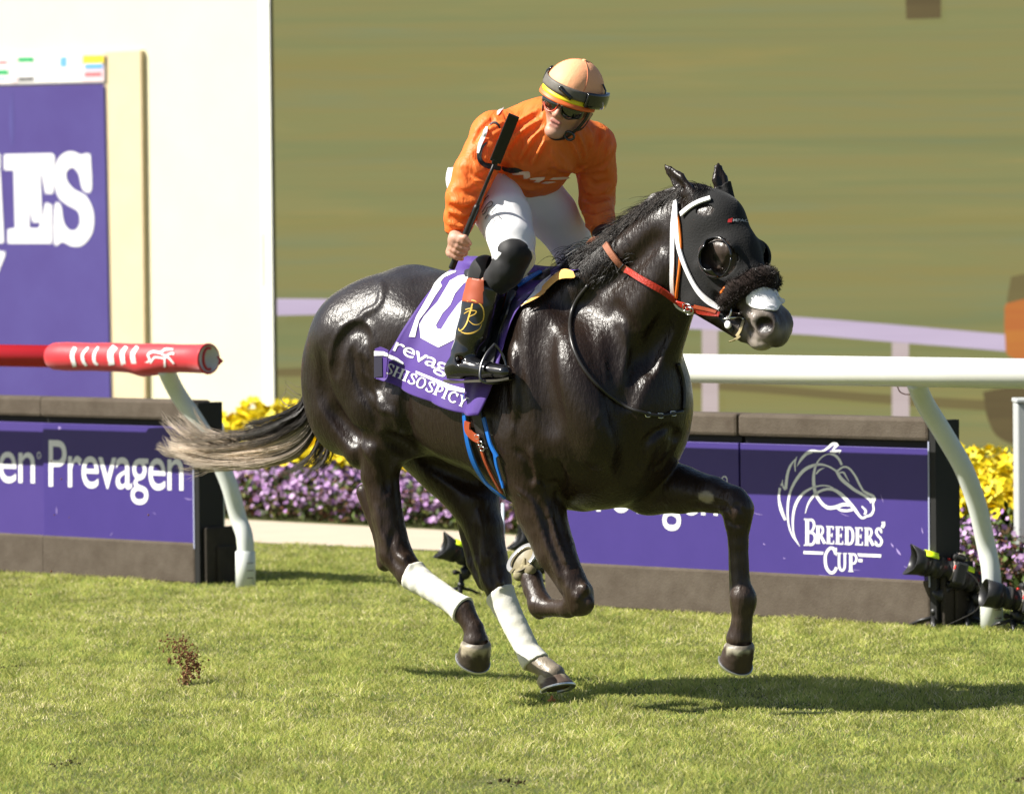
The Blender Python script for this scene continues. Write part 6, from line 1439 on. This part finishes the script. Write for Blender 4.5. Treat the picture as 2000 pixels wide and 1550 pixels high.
gl = [([(290,600),(350,590),(420,620),(465,690),(465,790),(420,845),(360,850),(310,810)],[3,10,14,14,12,12,10,6]), ([(450,840),(420,900),(350,940),(280,948),(225,930)],[4,12,16,14,6]), ([(350,625),(335,680),(315,750),(290,830),(255,890),(220,918),(205,910),(205,890)],[14,16,16,14,12,10,8,5]), ([(275,690),(310,680),(350,675)],[10,12,10]), ([(260,735),(310,705),(365,700),(390,712),(370,740),(320,765),(305,790)],[6,10,10,12,10,8,6])]
decal('gold_emblem', merge([poly_mesh([z6(stroke(P, wd_))], 4) for P, wd_ in gl]), obo, goldp, bo_)
# round black guard behind the boot top
b = MB(); gc = H(945, 536, .20); ga = H(945, 536, .24)-gc
gp, gF = garment('cantle_pad', legm, None, (-.30, -.28, 1.35), (.15, -.02, 1.62), lambda f: f.el(H(948, 541, .20), (.078, .035, .078), .01), .005, par=sad)
# stirrup
b = MB(); sc_ = H(968, 700, .25)
st = [H(966, 672, 0.338), H(962, 690, 0.346)+[0, -.03, 0], H(958, 715, 0.358)+[0, -.048, 0], H(958, 742, 0.370)+[0, -.046, 0], H(966, 748, 0.370), H(966, 742, 0.370)+[0, .046, 0], H(970, 715, 0.358)+[0, .048, 0], H(968, 690, 0.346)+[0, .03, 0], H(966, 672, 0.338)]
b.tube(toW(cr(np.array(st), 6)), .005, 8, cap=False); b.build('stirrup_iron', mat('dark_steel', (.15, .15, .15), .3, metal=.9), sad, True)

# ---- helmet
hx = hr; hz = hu
def hel(th, ph, sc=1., up=0): # th around, ph from top
    return hc+hu*(.037+up)-hfw*.004+(hr*sin(ph)*sin(th)*.104+hfw*sin(ph)*cos(th)*.122)*sc+hu*cos(ph)*.112*sc
def helshell(ph0, ph1, sc, n=44, m=16, th0=0, th1=2*pi, up=0):
    return np.array([[hel(t, p, sc, up) for t in np.linspace(th0, th1, n)] for p in np.linspace(ph0, ph1, m)])
peach = mat('peach_helmet_cover', s2l((248, 178, 132)), .6, .3, bump=(60, .12))
b = MB(); b.grid(toW(helshell(.0, 1.62, 1.0))); he = b.build('helmet', peach, rider, True)
seam = mat('helmet_seam', s2l((215, 130, 90)), .7)
for th in (.55, .55+pi*.66, .55-pi*.66): b = MB(); b.tube(toW(np.array([hel(th+.12*sin(p*2), p, 1.004) for p in np.linspace(.02, 1.45, 18)])), .0012, 6); b.build('seam', seam, he, True)
b = MB(); b.tube(toW(np.array([hel(0, 0, 1.)+hu*.002])+np.array([[0, 0, 0]])), .008) if False else b.lathe(toW(hel(0, 0, 1.)), toW(hel(0, 0, 1.)+hu)-toW(hel(0, 0, 1.)), [(-.002, .010), (.003, .008), (.005, .003)], 16); b.build('top_button', peach, he, True)
# brim in yellow and orange
yel = mat('yellow_brim', s2l((240, 220, 30)), .5); orb = mat('orange_brim', s2l((236, 110, 50)), .5)
def brim(n0, sc0, up0, sc1, up1, m, th=1.25):
    t = np.linspace(-th, th, 30); k = (1-(t/th)**4)
    A_ = np.array([[hel(a, pi/2, sc0+(sc1-sc0)*q*kk, up0+(up1-up0)*q) for a, kk in zip(t, k)] for q in np.linspace(0, 1, 4)])
    b = MB(); b.grid(toW(A_)); o = b.build(n0, m, he, True); o.modifiers.new('t', 'SOLIDIFY').thickness = .003; return o
brim('brim_band', 1.01, -.004, 1.06, -.020, yel); brim('brim', 1.04, -.018, 1.13, -.034, orb)
# strap of the goggles round the helmet and the spare goggles pushed up at the side
elb = mat('grey_elastic', (.10, .09, .075), .6, noise=(90, (.14, .125, .105), .2)); gogm = mat('goggle_black', (.01, .01, .011), .12, .5, coat=.6)
tt = np.linspace(-1.75, 1.25, 40); A_ = np.array([[hel(a, p, 1.045) for a in tt] for p in np.linspace(1.30, 1.60, 5)]); b = MB(); b.grid(toW(A_)); o = b.build('goggle_strap', elb, he, True); o.modifiers.new('t', 'SOLIDIFY').thickness = .004
tt = np.linspace(.72, 1.75, 22); A_ = np.array([[hel(a, p, 1.075+.02*sin(pi*q)) for a, q in zip(tt, np.linspace(0, 1, 22))] for p in np.linspace(1.28, 1.70, 6)]); b = MB(); b.grid(toW(A_)); o = b.build('spare_goggles', gogm, he, True); o.modifiers.new('t', 'SOLIDIFY').thickness = .014
b = MB(); a0 = hel(-.12, 1.42, 1.07); b.lathe(toW(a0), toW(a0+hfw)-toW(a0), [(-.01, .008), (.004, .009), (.008, .006)], 14); b.tube(toW(np.array([hel(t, 1.42+.17*(t+.12)/.4, 1.07) for t in np.linspace(-.12, .30, 6)])), .008, 8); b.build('strap_clip', gogm, he, True)
b = MB(); b.tube(toW(np.array([hel(1.5, 1.0, 1.04), hel(1.52, 1.2, 1.12), hel(1.45, 1.45, 1.16), hel(1.2, 1.62, 1.1)])), .0035, 8); b.tube(toW(np.array([hel(-1.5, 1.15, 1.05), hel(-1.62, 1.35, 1.12), hel(-1.6, 1.62, 1.10)])), .006, 8); b.build('strap_loop', gogm, he, True)
# chin harness
harn = mat('harness_webbing', (.012, .012, .012), .6)
def band(name, P, w_, m, par):
    P = cr(np.array(P), 6); ctr = hd_(0, 0, -.04); g = P-ctr; g /= np.linalg.norm(g, axis=1)[:, None]; T = np.gradient(P, axis=0); T /= np.linalg.norm(T, axis=1)[:, None]; S_ = np.cross(T, g)
    k = len(P); R_ = np.stack([P-S_*w_/2, P-S_*w_/2+g*.003, P+S_*w_/2+g*.003, P+S_*w_/2], 1)
    Fc = [(i*4+j, i*4+(j+1) % 4, (i+1)*4+(j+1) % 4, (i+1)*4+j) for i in range(k-1) for j in range(4)]; return put(name, toW(R_.reshape(-1, 3)), Fc, m, par)
band('chin_strap', [hd_(-.080, .018, .01), hd_(-.078, .028, -.035), hd_(-.062, .042, -.085), hd_(-.028, .064, -.126), hd_(.01, .072, -.134), hd_(.040, .055, -.120), hd_(.066, .036, -.080), hd_(.080, .022, -.035), hd_(.082, .016, .01)], .017, harn, he)
band('chin_strap', [hd_(.066, .036, -.080), hd_(.078, .0, -.07), hd_(.085, -.03, -.02)], .013, harn, he)
b = MB(); a0 = hd_(.056, .050, -.104); b.tube(toW(np.array([a0+hr*.018*cos(t)+hu*.014*sin(t)+hfw*.006 for t in np.linspace(0, 2*pi, 16)])), .0045, 8, cap=False); b.build('strap_buckle', gogm, he, True)
# sunglasses
def lens(cx, w_, h0, h1, n=14, m=9):
    A_ = []
    for v in np.linspace(-1, 1, m):
        row = []
        for u in np.linspace(-1, 1, n):
            r_ = sqrt(max(0, 1-abs(v)**2.6)); x = cx+w_*u*(.35+.65*r_)
            z = (h0+h1)/2+(h1-h0)/2*v-.004*abs(x)/.07*0; f_ = .104-1.9*(abs(x)**2.1)*3.6-.012*abs(v)
            row.append(hd_(x, f_, z))
        A_.append(row)
    return np.array(A_)
lensm = mat('mirror_lens', (.006, .008, .006), .06, .8, coat=1., coatr=.03)
gg_ = empty('sunglasses', toW(hd_(0, .1, 0)), HA); gg_.parent = rider; gg_.matrix_parent_inverse = wmat(rider).inverted(); 
lo_ = MB(); 
for s_ in (-1, 1): b = MB(); b.grid(toW(lens(s_*.041, .039, -.041, .018))); o = b.build('lens', lensm, he, True); o.modifiers.new('t', 'SOLIDIFY').thickness = .003
bpy.data.objects.remove(gg_)
orf = mat('orange_frame', s2l((200, 70, 40)), .3, .5)
def rim(name, pts, r, m): b = MB(); b.tube(toW(cr(np.array(pts), 5)), r, 8); return b.build(name, m, he, True)
rim('glasses_frame', [hd_(-.076, .066, .012), hd_(-.05, .088, .020), hd_(-.02, .103, .020), hd_(0, .106, .016), hd_(.02, .103, .020), hd_(.05, .088, .020), hd_(.076, .066, .012)], .0045, gogm)
rim('glasses_rim', [hd_(-.076, .064, -.010), hd_(-.058, .080, -.034), hd_(-.036, .095, -.043), hd_(-.014, .104, -.030), hd_(-.006, .109, -.006)], .0028, orf); rim('glasses_rim', [hd_(.076, .064, -.010), hd_(.058, .080, -.034), hd_(.036, .095, -.043), hd_(.014, .104, -.030), hd_(.006, .109, -.006)], .0028, gogm)
rim('glasses_bridge', [hd_(-.010, .108, -.004), hd_(0, .112, .002), hd_(.010, .108, -.004)], .004, steel)
for s_ in (-1, 1): rim('glasses_arm', [hd_(s_*.076, .064, .012), hd_(s_*.082, .03, .01), hd_(s_*.084, -.02, .0)], .003, gogm)

# ---- whip
wh = empty('riding_whip', toW(wA), HA, 'black riding whip with a wide flap held upright in the hand of the rider', 'whip')
wm = mat('whip_black', (.010, .010, .010), .45, .4); wg = mat('whip_green', s2l((20, 130, 110)), .35)
L_ = np.linalg.norm(wB-wA); pt = lambda t: wA+wd*L_*t
MB().lathe(toW(wA), toW(wA+wd)-toW(wA), [(-.012, .004), (-.008, .012), (0, .012), (.02, .0115), (.235, .0115), (.25, .008)], 16).build('handle', wm, wh, True)
MB().tube(toW(np.array([pt(.30), pt(.45), pt(.60), pt(.70)])), [.0085, .0072, .006, .0055], 10).build('shaft', wm, wh, True)
MB().tube(toW(np.array([pt(.60), pt(.685)])), .0054, 10).build('green_band', wg, wh, True)
fl_s = np.cross(wd, camd); fl_s /= np.linalg.norm(fl_s); fl_n = np.cross(wd, fl_s)
b = MB(); b.box(toW(pt(.70)), [wd@HM, fl_s@HM, fl_n@HM], (0, -.020, -.005), (L_*.31, .020, .005)); bevel(b.build('flap', wm, wh), .003)
b = MB(); b.box(toW(pt(.685)), [wd@HM, fl_s@HM, fl_n@HM], (0, -.011, -.006), (.02, .011, .006)); bevel(b.build('flap_collar', wm, wh), .003)

# ---- gloved rein hand
glm = mat('dark_glove', (.015, .012, .011), .7, .2)
def glove(f):
    c = H(1186, 474, -.10); f.rc(H(1179, 456, -.13), .030, c, .030, .015); f.el(c+[.01, 0, -.005], (.038, .026, .030), .01)
    for i in range(4):
        o = c+[.030-.004*i, .030-.020*i, -.004]; f.rc(o, .0105, o+[.018, 0, -.012], .010, .005); f.rc(o+[.018, 0, -.012], .010, o+[.006, 0, -.032], .009, .004)
    f.rc(c+[.01, -.03, .01], .012, c+[.035, -.038, .004], .010, .008)
garment('glove', glm, None, (.2, -.05, 1.48), (.62, .35, 1.78), glove, .004)
# ------------------------------------------------------------ remote cameras on low stands
cbk = mat('camera_black', (.014, .014, .015), .42, .45, noise=(60, (.02, .02, .021), .2)); crb = mat('camera_rubber', (.03, .028, .026), .75, .2); cgl = mat('lens_glass', (.01, .012, .02), .04, .9, coat=1, coatr=.02)
tape = mat('fluorescent_tape', s2l((205, 235, 10)), .6); redd = mat('red_dot', s2l((220, 50, 40)), .4); lab = mat('pale_label', (.42, .36, .33), .4)
def remote(base, front, rear, ball, label, hood='petal', R=.051, tape_=True, dfront=.03, tilt=.0, bh=None):
    g = G(*base); D = g[1]
    e = empty('remote_camera', g, 0, label, 'camera', 'black remote cameras on low stands')
    a = PY(*rear, D); f_ = PY(*front, D-dfront); ax = (f_-a); L = np.linalg.norm(ax); ax /= L
    up = np.array([0, 0, 1.])-ax*ax[2]; up /= np.linalg.norm(up); sd = np.cross(ax, up)
    ln = MB().lathe(a, ax, [(-.005, R*.80), (.012, R*.82), (.014, R*.74), (L*.22, R*.76), (L*.24, R*.88), (L*.40, R*.90), (L*.42, R*.84), (L*.52, R*.86), (L*.54, R*.97), (L*.72, R*1.0), (L*.74, R*1.04), (L*.80, R*1.05)], 36).build('lens', cbk, e, True)
    MB().lathe(a+ax*L*.80, ax, [(-.004, R*.6), (0, R*.86), (.001, R*.5), (.004, .0)], 30, cap=False).build('front_element', cgl, ln, True)
    b = MB(); n = 48; V = []
    for j, (t, r) in enumerate(((-.02, 1.04), (.005, 1.06), (1, 1.13))):
        for k in range(n):
            an = 2*pi*k/n; c, s_ = cos(an), sin(an)
            tt = t if j < 2 else (.028+(.028*abs(c)**3*1.0+.006) if hood == 'petal' else .045)
            rr = R*r*(1+(.16*abs(c)**3 if (j == 2 and hood == 'petal') else 0))
            V.append(a+ax*(L*.78+tt)+(up*c+sd*s_)*rr)
    b.V = [tuple(v) for v in V]; b.F = [(j*n+k, j*n+(k+1) % n, (j+1)*n+(k+1) % n, (j+1)*n+k) for j in range(2) for k in range(n)]
    h = b.build('lens_hood', cbk, ln, True); h.modifiers.new('t', 'SOLIDIFY').thickness = .003
    MB().lathe(a, ax, [(L*.26, R*.905), (L*.38, R*.925)], 40).build('zoom_ring', crb, ln, True)
    MB().lathe(a, ax, [(L*.56, R*.985), (L*.66, R*1.015)], 40).build('focus_ring', crb, ln, True)
    MB().lathe(a, ax, [(-.006, R*.84), (.004, R*.84)], 30).build('mount_ring', lab, ln, True)
    if tape_:
        A_ = np.array([[a+ax*(L*t)+(up*cos(q)-sd*sin(q))*R*1.09 for q in np.linspace(-.35, .95, 8)] for t in (.44, .76)]); b = MB(); b.grid(A_*1.0); tp = b.build('tape', tape, ln, True); tp.modifiers.new('t', 'SOLIDIFY').thickness = .002
    MB().lathe(a+up*R*.9+ax*L*.12, up, [(-.006, .006), (.002, .006)], 12).build('red_mark', redd, ln, True)
    ax3 = [-ax, sd, up]; o = a
    bevel(MB().box(o, ax3, (.0, -.068, -.048), (.052, .068, .045)).build('camera_body', cbk, e), .010)
    bevel(MB().box(o, ax3, (-.018, .030, -.046), (.0, .066, .040)).build('grip', crb, e), .008)
    bevel(MB().box(o, ax3, (-.012, -.028, .045), (.045, .028, .074)).build('viewfinder_hump', cbk, e), .012)
    bevel(MB().box(o, ax3, (.008, -.026, .074), (.036, .026, .080)).build('hot_shoe', lab, e), .002)
    bevel(MB().box(o, ax3, (-.004, -.060, .010), (.0, -.040, .026)).build('badge', redd, e), .001)
    MB().lathe(o-ax*.02+up*.045+sd*.048, up, [(0, .014), (.010, .014), (.011, .012)], 18).build('dial', crb, e, True)
    bl_ = PY(*ball, D); bot = a-ax*.02-up*.05
    bevel(MB().box(bot, ax3, (-.03, -.024, -.012), (.03, .024, .0)).build('clamp', cbk, e), .004)
    MB().lathe(bl_, (bot-bl_)/np.linalg.norm(bot-bl_), [(-.004, .026), (.008, .031), (.022, .029), (.034, .020), (np.linalg.norm(bot-bl_)-.004, .014)], 24).build('ball_head', cbk, e, True)
    kn_ = MB().lathe(bl_+[0, 0, .005], sd*.9+np.array([-.4, -.3, 0]), [(.02, .008), (.038, .009), (.040, .012), (.050, .012), (.052, .008)], 16); kn_.build('lock_knob', crb, e, True)
    MB().lathe(g, bl_-g, [(0, .017), (.012, .017), (.014, .011), (np.linalg.norm(bl_-g)*.45, .0115), (np.linalg.norm(bl_-g)*.46, .017), (np.linalg.norm(bl_-g)*.60, .017), (np.linalg.norm(bl_-g)*.62, .012), (np.linalg.norm(bl_-g), .015)], 18).build('stand_post', cbk, e, True)
    for k in range(3):
        an = k*2.1+.5; d = np.array([cos(an), sin(an), 0]); lg = MB(); lg.tube([g+[0, 0, .045], g+d*.06+[0, 0, .03], g+d*.11+[0, 0, .008]], [.008, .007, .006], 8); lg.build('stand_leg', cbk, e, True)
    s0 = a-ax*.03-sd*.06+up*.02
    MB().tube(cr([s0, s0+[.05, -.02, -.04], s0+[.07, -.03, -.10], s0+[.05, -.03, -.17], g+[.05, -.03, .01]], 6), .0022, 6).build('cable', crb, e, True)
    return e
remote((1822, 1226), (1782, 1094), (1858, 1114), (1828, 1166), 'black camera with wide hood and lime tape, closest to the horse head barrier edge')
remote((1886, 1224), (1862, 1122), (1914, 1140), (1902, 1172), 'black camera half hidden by the white post on its right, lime tape on its lens', hood='round', dfront=.03)
remote((1976, 1232), (1927, 1158), (1992, 1172), (1982, 1206), 'black camera cut by the right edge, lens in front of the white post', hood='round', tape_=False, R=.052)
remote((898, 1166), (868, 1068), (922, 1092), (903, 1120), 'black camera seen between the hind legs of the horse, lime tape on its lens', R=.050)
remote((1052, 1150), (1012, 1052), (1066, 1080), (1056, 1112), 'black camera peeping out behind the turned-up front hoof', R=.050)

# thin pale pole behind the far hind leg
g = G(984, 1150); e = empty('marker_pole', g, RZ, 'thin pale pole just right of the far hind leg of the horse', 'pole')
MB().tube([g, g+[0, 0, .40]], .0075, 10).build('shaft', pole, e, True); MB().tube([g, g+[0, 0, .03]], .018, 12).build('pole_foot', black, e, True)

# ------------------------------------------------------------ kicked up soil
soil = mat('red_soil', (.13, .055, .028), .95, .1, noise=(50, (.22, .12, .06), .25)); dsoil = mat('dark_soil', (.028, .022, .012), .95, .1, noise=(40, (.06, .045, .02), .25))
def clods(name, pts, rad, m, label):
    V = []; Fc = []; n = 0
    for p, r in zip(pts, rad):
        bm = bmesh.new(); bmesh.ops.create_icosphere(bm, subdivisions=1, radius=1.0)
        sc = rng.uniform(.5, 1.2, 3)
        for v in bm.verts: q = np.array(v.co)*sc*r*rng.uniform(.7, 1.25)+p; V.append(q)
        Fc += [tuple(v.index+n for v in f.verts) for f in bm.faces]; n += len(bm.verts); bm.free()
    return tag(put(name, V, Fc, m), label, 'dirt', kind='stuff')
g = G(372, 1335); N = 620; t = rng.uniform(0, 1, N)
P = np.stack([g[0]-.02+.03*np.sin(t*5)+rng.normal(0, .020, N)*(.9+.6*t), g[1]+rng.normal(0, .05, N), 0.005+.165*t**.8+rng.normal(0, .008, N)], 1); P[:, 2] = np.maximum(P[:, 2], .004)
R_ = rng.uniform(.0018, .0068, N)*(1.1-.4*t); R_[:6] *= 1.7; P[0] = G(331, 1300)+[0, 0, .02]; R_[0] = .013; P[1] = P[0]+[.01, 0, -.012]; R_[1] = .010
clods('flying_soil', P, R_, soil, 'burst of reddish brown soil thrown up from the turf on the left')
xs = [(60,1160),(78,1162),(118,1138),(30,1188),(12,1235),(62,1212),(14,1268),(88,1213),(100,900),(106,1005),(135,1010),(36,1175),(145,1085),(100,1115),(290,1005),(45,1150),(120,935),(80,1185),(58,1127)]
P = np.array([PY(x, y, 20.5) for x, y in xs]); clods('soil_crumbs', P, rng.uniform(.002, .0045, len(P)), soil, 'tiny crumbs of soil flying at the far left above the turf')
g = G(1078, 1372); P = np.array([g+[0, 0, .018], g+[-.006, .0, .008], g+[.008, 0, .01]]); clods('turf_crumb', P, [.010, .008, .007], mat('orange_soil', (.55, .22, .09), .9), 'small orange crumb of turf under the hoof nearest the ground')
for i, (x, y) in enumerate(((375, 1338), (20, 1305), (130, 1492), (1005, 1528), (1990, 1525))):
    g = G(x, y); N = 26; P = np.stack([g[0]+rng.normal(0, .035, N), g[1]+rng.normal(0, .06, N), rng.uniform(-.002, .006, N)], 1); clods('divot_soil', P, rng.uniform(.003, .008, N), dsoil, ['dark divot under the soil burst', 'dark divot at the far left edge of the turf', 'dark divot low on the left', 'dark divot at the bottom centre of the turf', 'dark divot in the bottom right corner'][i])
# ------------------------------------------------------------ grass
def noise2(x, y, s):
    return (np.sin(x*s*1.3+1.7*np.sin(y*s*.9+.5))+np.sin(y*s*1.7+1.3*np.sin(x*s*1.1+2))+np.sin((x+y)*s*.8+2*np.sin((x-y)*s*.6)))/3
def grass(n):
    D = np.sqrt(rng.uniform(14.2**2, 29.5**2, n)); X = rng.uniform(-1, 1, n)*(.1*D+.35)
    far = rng.uniform(0, 1, n) < np.clip(1.25-(D-14)/24, .25, 1); D = D[far]; X = X[far]; n = len(D)
    hn = noise2(X*4, D*1.6, 1.0); h2 = noise2(X*11+3, D*5, 1.0)
    # keep off the path
    pl = np.array([G(-700, 1012), G(480, 1061), G(850, 1077), G(1130, 1079), G(1500, 1112), G(1860, 1152), G(1990, 1160), G(2300, 1192)])
    lim = np.interp(X, pl[:, 0], pl[:, 1]); ok = D < lim-.01
    X, D, hn, h2 = X[ok], D[ok], hn[ok], h2[ok]; n = len(X)
    h3 = noise2(X*31+1, D*13, 1.0); H = (.017+.007*hn+.008*h2+.004*h3)*rng.uniform(.55, 1.35, n); H = np.clip(H, .008, .06)
    for dx, dy in divots_and_shade:
        r2 = ((X-dx)/.10)**2+((D-dy)/.16)**2; H *= 1-.6*np.exp(-r2)
    an = rng.uniform(0, 2*pi, n); ln = rng.uniform(.3, 1.7, n)*H; wd = rng.uniform(.0011, .0024, n)*(1+(D-16)*.03)
    bx, by = np.cos(an), np.sin(an); sx, sy = -by, bx
    # turn the blade's flat side at random
    tw = rng.uniform(0, 2*pi, n); sx, sy = np.cos(tw), np.sin(tw)*.5
    B = np.stack([X, D, np.zeros(n)], 1); sd = np.stack([sx, sy, np.zeros(n)], 1)*wd[:, None]
    mid = B+np.stack([bx*ln*.35, by*ln*.35, H*.6], 1); tip = B+np.stack([bx*ln, by*ln, H], 1)
    V = np.stack([B-sd, B+sd, mid+sd*.8, mid-sd*.8, tip], 1).reshape(-1, 3); i = np.arange(n)[:, None]*5
    Fc = np.concatenate([np.hstack([i, i+1, i+2]), np.hstack([i, i+2, i+3]), np.hstack([i+3, i+2, i+4])])
    c = np.array([[.38, .43, .10], [.49, .505, .13], [.58, .565, .18], [.22, .31, .07], [.84, .75, .43], [.67, .61, .25]])
    pch = noise2(X*2.1+5, D*.9, 1.0)+.6*noise2(X*7, D*3+1, 1.)
    p = rng.uniform(0, 1, n)+.18*pch+.12*noise2(X*23, D*9+4, 1.)
    idx = np.select([p < .18, p < .45, p < .68, p < .78, p < .86], [3, 0, 1, 2, 5], 4)
    idx = np.where(rng.uniform(0, 1, n) < .5, idx, np.where(p < .4, 0, 1))
    C = c[idx]*rng.uniform(.8, 1.2, (n, 1))*(1+.22*noise2(X*17+2, D*7, 1.)+.12*noise2(X*5, D*2+1, 1.))[:, None]
    o = put('grass', V, Fc, gmat, None, False, col=np.repeat(C, 5, 0))
    tag(o, 'short mown turf grass of the racecourse', 'grass', kind='stuff'); return o
gmat = mat('grass_blade', (0, 0, 0), .6, .25, attr=True)
_t = gmat.node_tree; _o = _t.nodes['Material Output']; _tr = _t.nodes.new('ShaderNodeBsdfTranslucent'); _mx = _t.nodes.new('ShaderNodeMixShader'); _mx.inputs[0].default_value = .5
_at = [q for q in _t.nodes if q.type == 'ATTRIBUTE'][0]; _t.links.new(_at.outputs['Color'], _tr.inputs[0])
_t.links.new(_t.nodes['Principled BSDF'].outputs[0], _mx.inputs[1]); _t.links.new(_tr.outputs[0], _mx.inputs[2]); _t.links.new(_mx.outputs[0], _o.inputs[0])
divots_and_shade = [tuple(G(x, y)[:2]) for x, y in ((375, 1338), (20, 1305), (130, 1492), (1005, 1528), (865, 1356), (1990, 1525))]  # blades shortened at divots, and beside the hind hooves in place of a shadow
import os
if not os.environ.get('NOGRASS'): grass(640000)
